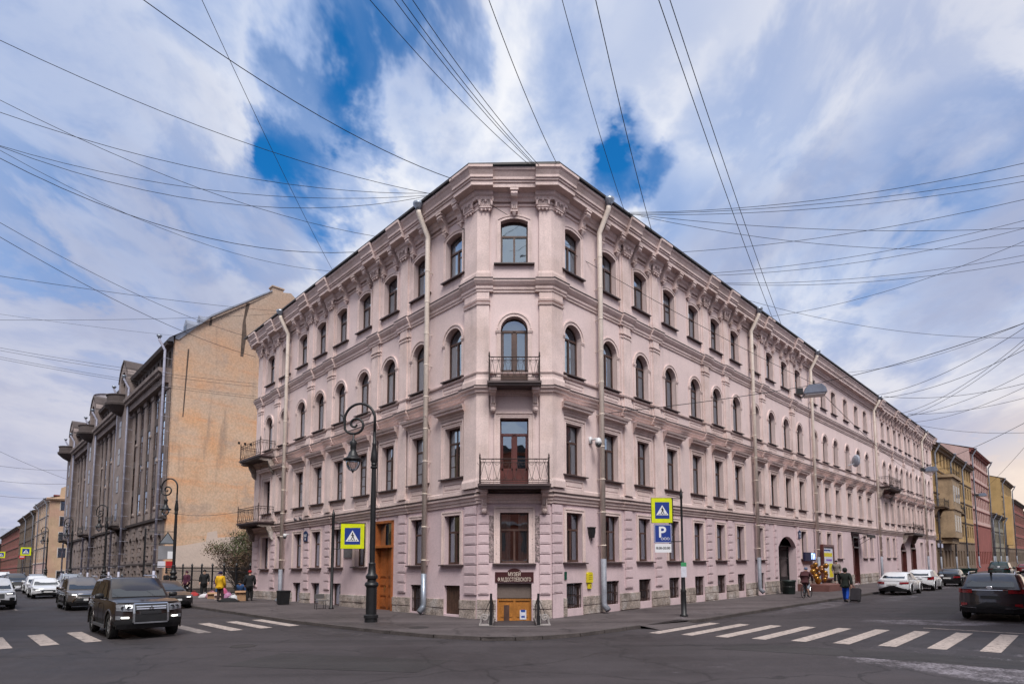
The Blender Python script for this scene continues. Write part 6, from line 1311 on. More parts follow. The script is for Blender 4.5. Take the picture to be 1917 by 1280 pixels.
# iron fence of the garden
o = thing('garden_fence', FL.g(34, 0, WH), 'black iron picket fence between the pink building and the orange end wall', 'fence', None, FL.ang)
pk = MB(); pk.lathe([(.014,0),(.014,1.95),(.03,1.99),(.004,2.16)], 5); PK = pk.mesh('picket', IRON); ps = MB(); ps.box(-.05,.05,-.05,.05,0,2.2); ps.lathe([(.09,2.2),(.1,2.25),(.02,2.42)], 6); PS = ps.mesh('post', IRON)
x0 = -10.3
for i in range(112): obj('picket', PK, o, (x0 + .19*i, 0, 0))
for i in range(9): obj('post', PS, o, (x0 + 2.6*i, 0, 0))
for z in (.25, 1.0, 1.75): mb = MB(); mb.box(x0, x0+21, -.02, .02, z, z+.05); obj('rail', mb.mesh('rail', IRON), o)
gd = sheet('garden_ground', [far(FL, 23.6, -.2), far(FL, 45.3, -.2), far(FL, 45.3, -14), far(FL, 23.6, -14)], mat('bare_soil', (.06,.045,.035), .95, .25, 1.2), .13)
# ---------------------------------------------------------------- vegetation in the garden
BARK = mat('bark', (.07,.05,.042), .9, .25, 6); LEAF1 = mat('autumn_green_leaf', (.085,.10,.035), .7, .35, 3); LEAF2 = mat('brown_leaf', (.12,.075,.045), .8, .3, 3)
def bush(p, H, Wd, nst, nleaf, lab, seed, upper=0., name='shrub', leaf=.075):
    rd = random.Random(seed); o = thing(name, p, lab, 'shrub' if name == 'shrub' else 'tree'); tips = []; mb = MB()
    def br(a, d, ln, r, lev):
        pts = [a]; q = a; dd = d
        for i in range(4): dd = (dd + Vector((rd.uniform(-.25,.25), rd.uniform(-.25,.25), rd.uniform(-.05,.2)))).normalized(); q = q + dd*ln/4; pts.append(q)
        mb.tube(pts, [r*(1-.16*i) for i in range(5)], 4 if lev else 6)
        if lev < 3:
            for k in range(3 if lev < 2 else 2): j = rd.randint(2, 4); br(pts[j], (dd + Vector((rd.uniform(-.9,.9), rd.uniform(-.9,.9), rd.uniform(-.2,.6)))).normalized(), ln*rd.uniform(.45,.7), r*.5, lev+1)
        else: tips.extend(pts[1:])
        if lev == 2: tips.extend(pts[2:])
    for k in range(nst): a = rd.uniform(0, 6.28); s = rd.uniform(0, Wd*.25); br(Vector((s*math.cos(a), s*math.sin(a), 0)), Vector((math.cos(a)*Wd*.5, math.sin(a)*Wd*.5, H*.8)).normalized(), H*rd.uniform(.42,.62), .035*H/3, 0)
    obj('trunk', mb.mesh('trunk', BARK), o); lv = [MB(), MB()]
    for i in range(nleaf):
        t = rd.choice(tips); c = t + Vector((rd.gauss(0,.14), rd.gauss(0,.14), rd.gauss(0,.12))); n = Vector((rd.uniform(-1,1), rd.uniform(-1,1), rd.uniform(-.2,1))).normalized(); u = n.orthogonal().normalized(); w = n.cross(u); s = leaf*rd.uniform(.6,1.4)
        lv[0 if (c.z > H*upper and rd.random() < .8) else 1].poly([c-u*s, c+w*s*.6, c+u*s, c-w*s*.6])
    for k, nm in ((0, 'crown'), (1, 'withered_leaves')):
        if lv[k].f: obj(nm, lv[k].mesh(nm, (LEAF1, LEAF2)[k]), o)
    return o
def thicket(o, c, R3, ntw, nlf, seed, gtop):
    rd = random.Random(seed); tw = MB(); lv = [MB(), MB()]
    def inside():
        while True:
            p = Vector((rd.uniform(-1,1), rd.uniform(-1,1), rd.uniform(-1,1)))
            if .15 < p.length < 1: return p
    clumps = [inside() for _ in range(46)]
    for i in range(ntw):
        q = inside().normalized()*rd.uniform(.7,1.08); e = Vector((c[0]+q.x*R3[0], c[1]+q.y*R3[1], c[2]+q.z*R3[2])); e.z = max(e.z, .6); b_ = Vector((e.x*.25+rd.uniform(-.4,.4), e.y*.25+rd.uniform(-.4,.4), 0)); m_ = b_.lerp(e, .5) + Vector((rd.uniform(-.3,.3), rd.uniform(-.3,.3), .35)); tw.tube([b_, m_, e], [.022,.014,.005], 3)
    for i in range(nlf):
        k = rd.choice(clumps); q = k + Vector((rd.gauss(0,.13), rd.gauss(0,.13), rd.gauss(0,.11))); p = Vector((c[0]+q.x*R3[0], c[1]+q.y*R3[1], c[2]+q.z*R3[2]))
        if p.z < .5: continue
        n = Vector((rd.uniform(-1,1), rd.uniform(-1,1), rd.uniform(-.2,1))).normalized(); u = n.orthogonal().normalized(); w = n.cross(u); s = rd.uniform(.04,.085)
        lv[0 if q.z + .35*q.x > gtop + rd.uniform(-.25,.25) else 1].poly([p-u*s, p+w*s*.6, p+u*s, p-w*s*.6])
    obj('twigs', tw.mesh('twigs', BARK), o); obj('crown', lv[0].mesh('crown', LEAF1), o); obj('withered_leaves', lv[1].mesh('withered_leaves', LEAF2), o)
o = bush(FL.g(29.8, -2.4, .1), 4.6, 5.0, 6, 500, 'large half-bare shrub with greenish leaves behind the garden fence', 4, .52); thicket(o, (0,0,2.9), (3.2,2.0,2.7), 520, 12000, 5, -.05)
o = bush(FL.g(26.4, -1.7, .1), 4.2, 4.0, 6, 300, 'brown twiggy shrub against the end of the pink building', 9, .75); thicket(o, (0,0,2.5), (1.7,1.6,2.2), 300, 4200, 6, .75)
bush(FL.g(27.5, -3.6, .1), 9.6, 3.6, 2, 230, 'tall thin nearly leafless young tree behind the shrubs', 15, .99, 'young_tree', .09)
# ---------------------------------------------------------------- people
SKINM = mat('skin', (.45,.27,.20), .6, .05, 8); HAIR = mat('dark_hair', (.03,.022,.018), .8)
def cloth(n, c): return mat(n, c, .92, .18, 4, 40, .12, .3, 90)
def skinmesh(nm, verts, edges, m, sub=1):
    me = bpy.data.meshes.new(nm); me.from_pydata([v[:3] for v in verts], edges, []); o = bpy.data.objects.new(nm, me)
    md = o.modifiers.new('s', 'SKIN'); me.skin_vertices[0].data[0].use_root = True
    for i, v in enumerate(verts): r = v[3]; me.skin_vertices[0].data[i].radius = (r if not isinstance(r, tuple) else r[0], r if not isinstance(r, tuple) else r[1])
    md.use_smooth_shade = True; o.modifiers.new('u', 'SUBSURF').levels = sub; realize(o); d = o.data; d.materials.clear(); d.materials.append(m); bpy.data.objects.remove(o); d.polygons.foreach_set('use_smooth', [True]*len(d.polygons)); return d
def person(p, rz, coat, trou, label, scale=1., hat=None, hood=False, bend=0., sit=False, arms=((.24,-.02,1.14,.25,.10,.92),(.24,-.02,1.14,.25,.10,.92)), legs=None, long=.0, boot=None, bag=None):
    o = tag(obj('person', None, None, p, rz), label, 'person'); o.scale = (scale,)*3
    if sit: pz = .42; legs = legs or ((.13,.40,.46,.13,.42,.08),)*2
    else: pz = .93; legs = legs or ((.10,.03,.50,.10,-.02,.09),(.11,.05,.50,.12,.10,.09))
    def t(x, y, z):      # lean forward about the hips
        dz = z-.93; c, s = math.cos(bend), math.sin(bend); return (x, y*c + dz*s, pz + dz*c - y*s)
    V = []; E_ = []
    def av(pt, r, par=None): V.append((*pt, r)); E_.append((par, len(V)-1)) if par is not None else None; return len(V)-1
    pel = av(t(0,0,.93), .12); sp = av(t(0,.0,1.15), .115, pel); ch = av(t(0,0,1.36), .125, sp); nk = av(t(0,.01,1.50), .052, ch); hd = av(t(0,.03,1.60), (.078,.092), nk); ht = av(t(0,.02,1.70), (.072,.085), hd); av(t(0,.115,1.615), .016, hd)
    for k, sg in enumerate((-1, 1)):
        ex, ey, ez, wx, wy, wz = arms[k]; sh = av(t(sg*.19,0,1.43), .062, ch); el_ = av(t(sg*ex,ey,ez), .044, sh); wr = av(t(sg*wx,wy,wz), .03, el_); pw = Vector(t(sg*wx,wy,wz)); pe = Vector(t(sg*ex,ey,ez)); d = (pw-pe).normalized(); s = d.cross(Vector((0,1,.2))).normalized()
        pm = av(tuple(pw+d*.07), .036, wr)
        for q, (off, ln) in enumerate(((-.028,.065),(-.010,.078),(.010,.074),(.028,.06))): f1 = av(tuple(pw+d*.11+s*off), .0095, pm); av(tuple(pw+d*(.11+ln)+s*off*1.1+Vector((0,.012,0))), .008, f1)
        th = av(tuple(pw+d*.06-s*.045), .011, wr); av(tuple(pw+d*.10-s*.06), .009, th)
        kx, ky, kz, axx, ay, az_ = legs[k]; hp = av((sg*.10, t(0,0,.9)[1], pz-.03), .09, pel); kn = av((sg*kx,ky,kz), .06, hp); an = av((sg*axx,ay,az_), .042, kn); av((sg*axx,ay+.15,.045), .036, an)
    obj('body', skinmesh('body', V, E_, SKINM), o)
    V = []; E_ = []; hem = .80-long
    c0 = av(t(0,0,1.0), .20); c1 = av(t(0,0,1.20), .20, c0); c2 = av(t(0,0,1.38), .185, c1); av(t(0,.0,1.53), .10, c2)
    if not sit: h1 = av((0, t(0,0,.9)[1], .86), .205, c0); av((0, t(0,0,.9)[1], hem-.10), .205 + .02*bool(long), h1)
    for k, sg in enumerate((-1, 1)):
        ex, ey, ez, wx, wy, wz = arms[k]; sh = av(t(sg*.21,0,1.42), .095, c2); el_ = av(t(sg*(ex+.03),ey,ez), .082, sh); av(t(sg*(wx+.02),wy,wz), .066, el_)
    obj('coat', skinmesh('coat', V, E_, coat), o)
    V = []; E_ = []; r0 = av((0, t(0,0,.9)[1], pz), .12)
    for k, sg in enumerate((-1, 1)):
        kx, ky, kz, axx, ay, az_ = legs[k]; hp = av((sg*.085, t(0,0,.9)[1], pz-.08), .105, r0); kn = av((sg*kx,ky,kz), .095, hp); av((sg*axx,ay,az_+.02), .08, kn)
    obj('trousers', skinmesh('trousers', V, E_, trou), o)
    for k, sg in enumerate((-1, 1)):
        kx, ky, kz, axx, ay, az_ = legs[k]; obj('boot', skinmesh('boot', [(sg*axx,ay-.04,.16,.06),(sg*axx,ay-.02,.06,.055),(sg*axx,ay+.16,.045,.042)], [(0,1),(1,2)], boot or BLKP), o)
    hm = hat or HAIR; hc = Vector(t(0,.01,1.66)); mb = MB(); R0 = .118 if hood else .104
    mb.lathe([(R0*.85,-.10 if hood else -.03),(R0,-.02),(R0*1.0,.03),(R0*.82,.085),(R0*.4,.115),(.005,.12)], 12, tuple(hc)); obj('hat' if hat else 'hair', mb.mesh('hat', hm, True), o)
    return o
cY = cloth('yellow_jacket_cloth', (.62,.36,.01)); cB = cloth('black_cloth', (.012,.012,.014)); cP = cloth('plum_cloth', (.085,.02,.045)); cR = cloth('red_cloth', (.30,.02,.025)); cU = cloth('blue_cloth', (.02,.06,.16)); cD = cloth('dark_green_cloth', (.010,.014,.011)); cM = cloth('maroon_cloth', (.06,.018,.022)); cJ = cloth('pale_denim', (.22,.25,.30)); cBL = cloth('bright_blue_cloth', (.01,.07,.42)); cV = cloth('purple_cloth', (.05,.025,.09)); cT = cloth('tan_cloth', (.20,.17,.15)); cBr = cloth('brown_cloth', (.05,.03,.03))
def at(x, y, h=WH): return (x, y, gz(x)+h)
person(at(-17.85, 35.25), R_(-8), cY, cBr, 'person in a bright yellow hooded jacket seen from behind among the street vendors', 1.04, hat=cloth('navy_hat', (.015,.012,.05)))
person(at(-16.35, 35.9), R_(20), cB, cB, 'person in black coat and red hat next to the end of the pink building', 1.07, hat=cR, long=.1)
o = person(at(-17.6, 37.6), R_(170), cU, cU, 'crouching person in blue clothes beside the black and red coat', 1., hat=cB, sit=True, bend=.35)
person(at(-22.6, 42.3), R_(200), cB, cB, 'person in a long black coat standing against the fence left of the yellow jacket', 1.08, hat=cB, long=.2); person(at(-20.3, 39.9), R_(190), cV, cU, 'person in a purple coat and hat half hidden behind the yellow jacket', .98, hat=cV)
person(at(-25.2, 44.6), R_(160), cP, cB, 'person in a plum coat standing by the lamp post before the fence', 1.02, hat=cP, long=.1); person(at(-27.4, 45.6), R_(150), cB, cB, 'person in black mostly hidden behind the street lamp and grey sedan', 1., hat=cB)
person((18.05, 31.2, gz(18)), R_(-48), cD, cBL, 'person in a dark hooded jacket and blue trousers pulling a suitcase', 1.05, hat=cD, hood=True, arms=((.25,-.02,1.14,.24,.05,.92),(.27,-.08,1.16,.30,-.12,.90)), legs=((.10,.10,.50,.10,.16,.09),(.10,-.02,.52,.10,-.20,.12)))
person(FR.g(31.0, 1.4, WH+.46), R_(150), cT, cB, 'person in a pale jacket and cap standing on the steps before the poster case', .98, hat=cB, bend=.12); person(FR.g(72, 12.2), R_(-45), cR, cB, 'tiny person in red beyond the dark grey crossover', 1., hat=cB)
# suitcase
o = thing('suitcase', (18.36, 30.9, gz(18.4)), 'dark grey wheeled suitcase behind the person in blue trousers', 'suitcase', None, R_(-48)); o.rotation_euler = (R_(-18), 0, R_(-48)); mb = MB(); mb.box(-.24,.24,-.14,.14,.08,.78); b_ = obj('shell', mb.mesh('shell', cloth('suitcase_fabric', (.03,.026,.032))), o); md = b_.modifiers.new('v', 'BEVEL'); md.width = .05; md.segments = 3; realize(b_)
mb = MB(); mb.tube([(-.13,-.1,.78),(-.13,-.1,1.12),(.13,-.1,1.12),(.13,-.1,.78)], .012, 5); obj('handle', mb.mesh('handle', CHROME), o); mb = MB(); mb.box(-.19,.19,.14,.17,.2,.55); obj('pocket', mb.mesh('pocket', cB), o)
for x in (-.19, .19): mb = MB(); mb.lathe([(.05,-.02),(.05,.02)], 10, (x, -.12, .05), f=lambda X, Y_, Z_: (Z_, X, Y_)); obj('wheel', mb.mesh('wheel', TYRE), o)
# bicycle and rider
cp = FR.g(19.0, 3.2, WH); ch_ = R_(-46)
o = thing('bicycle', cp, 'dark bicycle ridden along the right pavement', 'bicycle', None, ch_); rw = .34
for y in (-.52, .54):
    mb = MB(); mb.tube([(0, y+rw*math.cos(a), rw+rw*math.sin(a)) for a in [k*math.pi/10 for k in range(20)]], .022, 6, closed=True); w_ = obj('wheel', mb.mesh('wheel', TYRE), o); mb = MB()
    for k in range(12): a = k*math.pi/6; mb.tube([(0,y,rw),(0,y+rw*math.cos(a),rw+rw*math.sin(a))], .003, 3)
    obj('spokes', mb.mesh('spokes', CHROME), w_)
mb = MB(); pts = [(0,-.52,rw),(0,-.08,.30),(0,-.2,.85),(0,.42,.88),(0,.54,rw)]
for a, b in ((0,1),(1,2),(0,2),(2,3),(1,3),(3,4)): mb.tube([pts[a], pts[b]], .017, 6)
obj('frame', mb.mesh('frame', BLKP), o); mb = MB(); mb.tube([(-.27,.38,1.05),(0,.42,1.0),(.27,.38,1.05)], .014, 5); mb.tube([(0,.42,.86),(0,.42,1.0)], .014, 5); obj('handlebar', mb.mesh('handlebar', IRON), o); mb = MB(); mb.prism([(-.08,-.36),(.08,-.36),(.03,-.05),(-.03,-.05)], .90, .95, lambda a, b, t: (a, b, t)); mb.tube([(0,-.2,.84),(0,-.2,.92)], .014, 5); obj('saddle', mb.mesh('saddle', BLKP), o); mb = MB(); mb.tube([(-.11,-.02,.16),(-.05,-.08,.30),(.05,-.08,.30),(.11,-.14,.44)], .012, 5); obj('pedals', mb.mesh('pedals', IRON), o)
q = Vector(cp) + Vector((0, 0, .05)); rider = person(tuple(q + Matrix.Rotation(ch_, 3, 'Z') @ Vector((0,-.2,0))), ch_, cM, cJ, 'cyclist in a maroon jacket and pale jeans with a blue helmet, seen from behind', 1.0, hat=cloth('blue_helmet', (.12,.15,.24)), bend=.30, arms=((.27,.18,1.25,.26,.40,1.05),)*2, legs=((.11,.30,.62,.12,.16,.14),(.11,.28,.80,.12,.06,.42)))
# ---------------------------------------------------------------- vendors' goods
CARD = mat('cardboard', (.36,.21,.12), .9, .12, 4, 20, .1)
def crate(x, y, w, d, h, m, lab, nm='cardboard_box', rz=.3):
    o = thing(nm, at(x, y), lab, 'box', 'goods laid out by the street vendors', rz); mb = MB()
    for a in ((-w/2,w/2,-d/2,-d/2+.015),(-w/2,w/2,d/2-.015,d/2),(-w/2,-w/2+.015,-d/2+.015,d/2-.015),(w/2-.015,w/2,-d/2+.015,d/2-.015)): mb.box(*a, 0, h)
    mb.box(-w/2+.01, w/2-.01, -d/2+.01, d/2-.01, 0, h*.8); obj('carton', mb.mesh('carton', m), o); mb = MB(); mb.add([(-w/2,-d/2,h),(w/2,-d/2,h),(w/2,-d/2-.12,h-.10),(-w/2,-d/2-.12,h-.10)], [(0,1,2,3)]); mb.add([(-w/2,-d/2,h+.004),(w/2,-d/2,h+.004),(w/2,-d/2-.12,h-.096),(-w/2,-d/2-.12,h-.096)], [(3,2,1,0)]); obj('flap', mb.mesh('flap', m), o)
def heap(x, y, w, d, h, m, lab, seed, nm='cloth_bundle', cat='bundle'):
    rd = random.Random(seed); o = thing(nm, at(x, y), lab, cat, 'goods laid out by the street vendors'); mb = MB(); n = 12; prof = [(1,0),(1.02,.15),(.92,.45),(.7,.8),(.35,1.0),(.02,1.02)]; vs = []
    for r_, z in prof:
        for j in range(n): a = 2*math.pi*j/n; k = 1+rd.uniform(-.16,.16); vs.append((r_*w/2*math.cos(a)*k, r_*d/2*math.sin(a)*k, z*h*(1+rd.uniform(-.1,.1))))
    mb.add(vs, [(i*n+j, i*n+(j+1) % n, (i+1)*n+(j+1) % n, (i+1)*n+j) for i in range(5) for j in range(n)] + [tuple(range(5*n, 6*n))]); obj('fabric', mb.mesh('fabric', m, True), o)
    mb = MB(); mb.tube([(-.12,0,h*.95),(-.06,0,h+.1),(.06,0,h+.1),(.12,0,h*.95)], .012, 4); obj('tie', mb.mesh('tie', m), o)
crate(-16.95, 36.1, .62, .5, .62, CARD, 'tall cardboard box next to the black and red coat'); crate(-19.9, 38.6, .75, .55, .42, CARD, 'open cardboard box left of the yellow jacket'); crate(-19.1, 37.7, .55, .45, .36, mat('pale_carton', (.45,.33,.28), .9), 'small pale carton nearest the yellow jacket')
heap(-20.6, 39.6, .8, .6, .42, cloth('pink_blanket', (.42,.20,.24)), 'pale pink and green bundle on the boxes left of the yellow jacket', 1); heap(-21.3, 40.0, .8, .6, .26, cloth('white_sheet', (.55,.53,.55)), 'white and black bundle at the left of the boxes', 2); heap(-23.6, 42.8, .7, .5, .25, cloth('red_bundle', (.40,.04,.04)), 'red bundle beside the dark grey sedan', 3); heap(-17.3, 35.3, 1.2, .7, .22, cB, 'black cloth with white items to the right of the yellow jacket', 4); heap(-17.2, 35.6, .6, .4, .36, cloth('white_items', (.55,.55,.58)), 'white items piled on the black cloth', 5); heap(-18.3, 37.2, .6, .5, .45, cloth('mauve_cloth', (.38,.18,.30)), 'mauve bundle right behind the yellow jacket', 6)
heap(-19.6, 39.2, .6, .5, .62, cloth('rose_cloth', (.5,.10,.2)), 'rose-red bundle on top of the boxes', 7)
# ---------------------------------------------------------------- overhead wires
WIRE = mat('black_cable', (.012,.012,.014), .6, 0, fvar=0)
def wire(a, b, sag, r=.013, ext=.5, label='', group='overhead wires'):
    d = b-a; b2 = b + d*ext; n = 18; pts = []
    for i in range(n+1):
        t = i/n*(1+ext); p = a + d*t; s = 4*t*(1-t) if True else 0; p.z -= sag*s; pts.append(p - a)
    mb = MB(); mb.tube(pts, r, 4); tag(mb.build('overhead_wire', WIRE, None, tuple(a)), label, 'wire', group)
WIRES = [   # roof anchor, second point, sag, radius, extension past the second point, label
 ((-2.51, 22.91, 18.44), (-9.67, 13.85, 16.97), 0.5, 0.016, 0.4, 'thick wire from the top left border to the roof left of the corner'),
 ((-9.91, 30.35, 18.44), (-8.77, 14.93, 18.13), 0.2, 0.01, 0.4, 'thin steep wire crossing the upper left sky to the left roof edge'),
 ((-3.34, 23.74, 18.3), (-15.9, 16.51, 18.44), 0.6, 0.012, 0.4, 'wire from the upper left border down to the left hopper head'),
 ((-6.71, 27.12, 18.42), (-18.41, 19.29, 18.86), 0.7, 0.011, 0.4, 'wire from the left border to the middle of the left roof edge'),
 ((-3.43, 23.83, 18.43), (-17.75, 18.63, 17.84), 0.8, 0.011, 0.4, 'upper of three bundled wires ending at the left hopper head'),
 ((-3.7, 24.1, 18.52), (-21.18, 22.35, 19.49), 0.9, 0.011, 0.4, 'middle of three bundled wires ending at the left hopper head'),
 ((-3.76, 24.16, 18.51), (-18.88, 19.93, 17.58), 1.3, 0.011, 0.4, 'lowest of three bundled wires ending at the left hopper head'),
 ((-8.17, 28.59, 18.45), (-21.03, 22.23, 18.85), 1.2, 0.015, 0.4, 'sagging thick wire from the left border to the left roof edge'),
 ((-9.91, 30.34, 18.34), (-18.42, 19.45, 17.07), 0.9, 0.009, 0.4, 'thin wire just above the sagging thick one on the left'),
 ((-18.12, 38.59, 17.95), (-21.48, 22.93, 16.52), 0.5, 0.012, 0.4, 'upper of two wires meeting the far left end of the roof'),
 ((-17.47, 37.94, 16.34), (-20.31, 21.73, 15.17), 0.5, 0.013, 0.4, 'lower of two wires meeting the far left end of the roof'),
 ((0.8, 22.2, 18.47), (-4.26, 15.82, 19.07), 0.25, 0.013, 0.5, 'leftmost wire rising from the chamfered corner roof to the top border'),
 ((0.97, 22.2, 18.45), (-3.52, 15.8, 19.05), 0.25, 0.013, 0.5, 'second leftmost wire rising from the chamfered corner roof to the top border'),
 ((1.04, 22.2, 18.45), (-3.3, 15.8, 19.05), 0.25, 0.013, 0.5, 'third leftmost wire rising from the chamfered corner roof to the top border'),
 ((1.17, 22.2, 18.45), (-2.98, 15.8, 19.05), 0.25, 0.013, 0.5, 'fourth leftmost wire rising from the chamfered corner roof to the top border'),
 ((1.85, 22.2, 18.57), (-0.7, 15.91, 19.17), 0.25, 0.013, 0.5, 'lone rightmost wire rising from the chamfered corner roof to the top border'),
 ((5.26, 25.41, 18.57), (1.5, 15.82, 19.07), 0.3, 0.011, 0.5, 'thin steep wire rising from the right roof edge, just right of the corner'),
 ((6.93, 27.06, 18.6), (2.51, 15.85, 19.1), 0.3, 0.014, 0.5, 'thick steep wire rising from the right roof edge'),
 ((17.79, 37.73, 18.79), (4.45, 16.03, 19.29), 0.3, 0.014, 0.5, 'left one of two long steep wires over the right front'),
 ((18.74, 38.66, 18.98), (4.84, 16.2, 19.48), 0.3, 0.014, 0.5, 'right one of two long steep wires over the right front'),
 ((5.32, 25.48, 18.61), (20.49, 21.68, 18.23), 0.51, 0.012, 0.3, 'first wire from the top leaving the right roof edge for the right border'),
 ((5.32, 25.48, 18.55), (22.38, 23.72, 19.17), 0.41, 0.012, 0.3, 'second wire from the top leaving the right roof edge for the right border'),
 ((5.32, 25.47, 18.5), (23.68, 25.12, 19.88), 0.48, 0.012, 0.3, 'third wire from the top leaving the right roof edge for the right border'),
 ((5.51, 25.66, 18.65), (24.76, 26.45, 18.45), 0.42, 0.012, 0.3, 'fourth wire from the top leaving the right roof edge for the right border'),
 ((6.23, 26.37, 18.99), (28.57, 30.6, 19.97), 0.77, 0.012, 0.3, 'fifth wire from the top leaving the right roof edge for the right border'),
 ((8.94, 29.03, 18.7), (22.95, 24.41, 18.53), 0.36, 0.012, 0.3, 'sixth wire from the top leaving the right roof edge for the right border'),
 ((11.06, 31.11, 18.63), (26.07, 27.81, 19.68), 0.42, 0.012, 0.3, 'seventh wire from the top leaving the right roof edge for the right border'),
 ((11.29, 31.34, 18.62), (27.3, 29.16, 20.09), 0.51, 0.012, 0.3, 'eighth wire from the top leaving the right roof edge for the right border'),
 ((12.49, 32.52, 18.78), (28.76, 30.85, 19.55), 0.46, 0.012, 0.3, 'ninth wire from the top leaving the right roof edge for the right border'),
 ((12.49, 32.51, 18.71), (26.43, 28.38, 17.81), 0.48, 0.012, 0.3, 'tenth wire from the top leaving the right roof edge for the right border'),
 ((14.87, 34.86, 18.85), (33.4, 36.27, 17.0), 0.69, 0.012, 0.3, 'eleventh wire from the top leaving the right roof edge for the right border'),
 ((17.61, 37.55, 19.01), (26.23, 28.07, 18.73), 0.54, 0.012, 0.3, 'twelfth wire from the top leaving the right roof edge for the right border'),
 ((29.82, 49.54, 19.25), (31.15, 33.75, 16.88), 0.56, 0.012, 0.3, 'thirteenth wire from the top leaving the right roof edge for the right border'),
 ((36.32, 55.94, 19.1), (32.92, 35.69, 17.4), 0.71, 0.02, 0.3, 'fourteenth wire from the top leaving the right roof edge for the right border'),
 ((37.79, 57.38, 19.26), (35.01, 38.08, 16.88), 0.57, 0.02, 0.3, 'fifteenth wire from the top leaving the right roof edge for the right border'),
 ((42.53, 62.04, 18.83), (34.07, 37.0, 17.15), 0.84, 0.02, 0.3, 'sixteenth wire from the top leaving the right roof edge for the right border'),
 ((44.34, 63.82, 19.0), (43.48, 47.46, 18.39), 0.56, 0.02, 0.3, 'seventeenth wire from the top leaving the right roof edge for the right border'),
 ((46.37, 65.81, 19.84), (47.89, 52.46, 17.79), 0.42, 0.02, 0.3, 'eighteenth wire from the top leaving the right roof edge for the right border'),
 ((48.71, 68.11, 19.47), (44.16, 48.3, 17.5), 0.53, 0.02, 0.3, 'nineteenth wire from the top leaving the right roof edge for the right border'),
 ((49.52, 68.91, 19.34), (58.55, 64.46, 17.31), 0.39, 0.02, 0.3, 'twentieth wire from the top leaving the right roof edge for the right border'),
 ((44.32, 63.79, 18.87), (36.53, 39.7, 17.89), 0.68, 0.02, 0.3, 'twenty-first wire from the top leaving the right roof edge for the right border'),
 ((38.6, 58.18, 19.66), (43.99, 48.09, 17.76), 0.58, 0.02, 0.3, 'twenty-second wire from the top leaving the right roof edge for the right border'),
 ((-23.06, 60.0, 29.49), (-27.88, 30.0, 17.89), 0.25, 0.013, 0.25, 'first wire from the top crossing the low left sky'),
 ((-22.57, 58.0, 28.58), (-36.94, 40.0, 19.83), 0.25, 0.013, 0.25, 'second wire from the top crossing the low left sky'),
 ((-33.51, 70.0, 30.21), (-55.45, 60.0, 29.31), 0.25, 0.013, 0.25, 'third wire from the top crossing the low left sky'),
 ((-23.75, 52.0, 19.02), (-41.38, 45.0, 19.72), 0.25, 0.013, 0.25, 'fourth wire from the top crossing the low left sky'),
 ((-23.74, 52.0, 18.72), (-41.37, 45.0, 19.5), 0.25, 0.013, 0.25, 'fifth wire from the top crossing the low left sky'),
 ((-23.7, 52.0, 17.81), (-42.25, 46.0, 19.34), 0.25, 0.013, 0.25, 'sixth wire from the top crossing the low left sky'),
 ((-23.7, 52.0, 17.61), (-42.23, 46.0, 19.16), 0.25, 0.013, 0.25, 'seventh wire from the top crossing the low left sky'),
 ((-77.61, 100.0, 18.93), (-81.35, 90.0, 17.95), 0.25, 0.022, 0.25, 'eighth wire from the top crossing the low left sky'),
 ((-76.05, 100.0, 16.56), (-81.52, 90.0, 20.27), 0.25, 0.022, 0.25, 'ninth wire from the top crossing the low left sky'),
 ((-81.34, 105.0, 17.27), (-85.69, 95.0, 16.29), 0.25, 0.022, 0.25, 'tenth wire from the top crossing the low left sky'),
 ((-81.17, 105.0, 14.59), (-85.5, 95.0, 13.77), 0.25, 0.022, 0.25, 'eleventh wire from the top crossing the low left sky'),
 ((3.82, 24.91, 8.88), (17.0, 31.5, 12.33), 0.1, 0.016, 0, 'cable from the right downpipe to the nearest hanging street light'),
 ((-0.9, 22.6, 17.1), (17.0, 31.5, 12.38), 0.25, 0.014, 0, 'long cable running from the chamfered corner to the nearest hanging street light'),
 ((17.0, 31.5, 12.33), (47.51, 67.98, 13.58), 0.4, 0.02, 0, 'cable from the nearest hanging street light to the pink front'),
 ((17.0, 31.5, 12.38), (19.74, 21.39, 11.5), 0.2, 0.015, 0.3, 'cable from the nearest hanging street light out to the right border'),
 ((44.3, 60.0, 12.83), (43.82, 48.17, 14.33), 0.2, 0.022, 0.2, 'cable holding the second hanging street light, running to the right border'),
 ((44.3, 60.0, 12.83), (51.91, 72.31, 14.58), 0.1, 0.022, 0, 'cable from the second hanging street light back to the front'),
 ((75.98, 92.0, 14.1), (58.56, 64.62, 15.6), 0.2, 0.022, 0.2, 'cable holding the third hanging street light, running to the right border'),
 ((75.98, 92.0, 14.1), (82.33, 102.2, 15.23), 0.1, 0.022, 0, 'cable from the third hanging street light back to the front'),
 ((-33.64, 54.98, 7.48), (-18.4, 40.65, 6.25), 0.5, 0.014, 0, 'cable sagging in front of the orange end wall')]
for a, b, sag, r, ext, lab in WIRES: wire(Vector(a), Vector(b), sag, r, ext, lab)
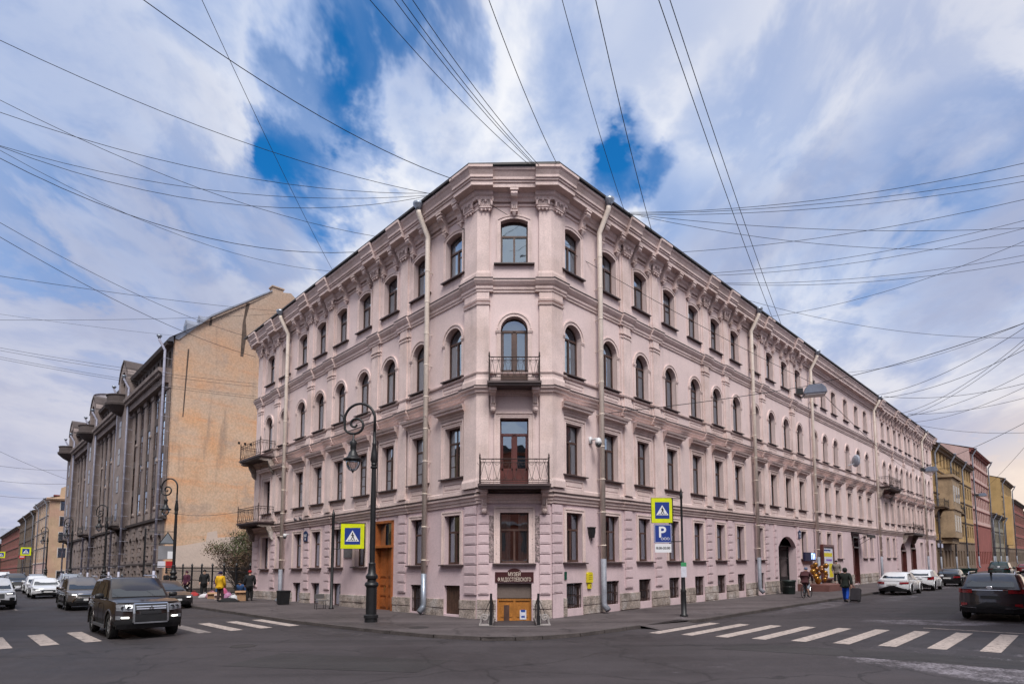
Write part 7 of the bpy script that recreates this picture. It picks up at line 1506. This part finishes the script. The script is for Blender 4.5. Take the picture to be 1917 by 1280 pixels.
def lampfix(p, rz, label, s=1.):
    o = thing('hanging_street_light', p, label, 'street light', 'street lights hung over the right street', rz); o.scale = (s,)*3; mb = MB(); mb.prism([(-.45,0),(.45,0),(.40,.20),(.25,.36),(-.25,.36),(-.40,.20)], -.32, .32, lambda a, b, t: (a, t, b)); obj('hood', mb.mesh('hood', mat('grey_enamel_hood', (.16,.18,.24), .4, .1, 4)), o); mb = MB(); mb.box(-.38,.38,-.27,.27,-.07,0); obj('diffuser', mb.mesh('diffuser', WPL), o); mb = MB(); mb.tube([(0,0,.36),(0,0,.6)], .03, 5); mb.box(-.7,-.45,-.12,.12,.05,.3); obj('hanger', mb.mesh('hanger', IRON), o); return o
for p, rz, lab, s_ in (
 ((17.0, 31.5, 11.78), -0.349, 'nearest hanging street light with a blue-grey hood before the upper right front', 1.3),
 ((44.3, 60.0, 12.13), -0.349, 'hanging street light in front of the yellow house', 1.25),
 ((75.98, 92.0, 13.4), -0.349, 'farthest hanging street light in front of the salmon house', 1.25)): lampfix(p, rz, lab, s_)
# pigeons on the ledge
PIG = mat('pigeon_grey', (.06,.06,.075), .8)
for i, (u, lab) in enumerate(((16.6, 'left pigeon on the ledge above the left front'), (15.9, 'right pigeon on the ledge above the left front'))):
    o = tag(obj('pigeon', None), lab, 'bird', 'pigeons'); FL.put(o, None, u, .12, 5.12); d = skinmesh('body', [(0,0,.12,.06),(.10,0,.16,.045),(.13,0,.23,.03),(.17,0,.225,.012),(-.12,0,.09,.04),(-.24,0,.06,.02),(.02,.03,.05,.012),(.02,.03,.0,.01),(.02,-.03,.05,.012),(.02,-.03,.0,.01)], [(0,1),(1,2),(2,3),(0,4),(4,5),(0,6),(6,7),(0,8),(8,9)], PIG); obj('body', d, o); mb = MB()
    for s in (-1, 1): mb.add([(.06,s*.062,.14),(-.05,s*.07,.16),(-.20,s*.04,.09),(-.05,s*.062,.09)], [(0,1,2,3)])
    obj('wings', mb.mesh('wings', mat('pigeon_wing', (.10,.10,.12), .8)), o)
bpy.data.scenes.remove(SHOP)
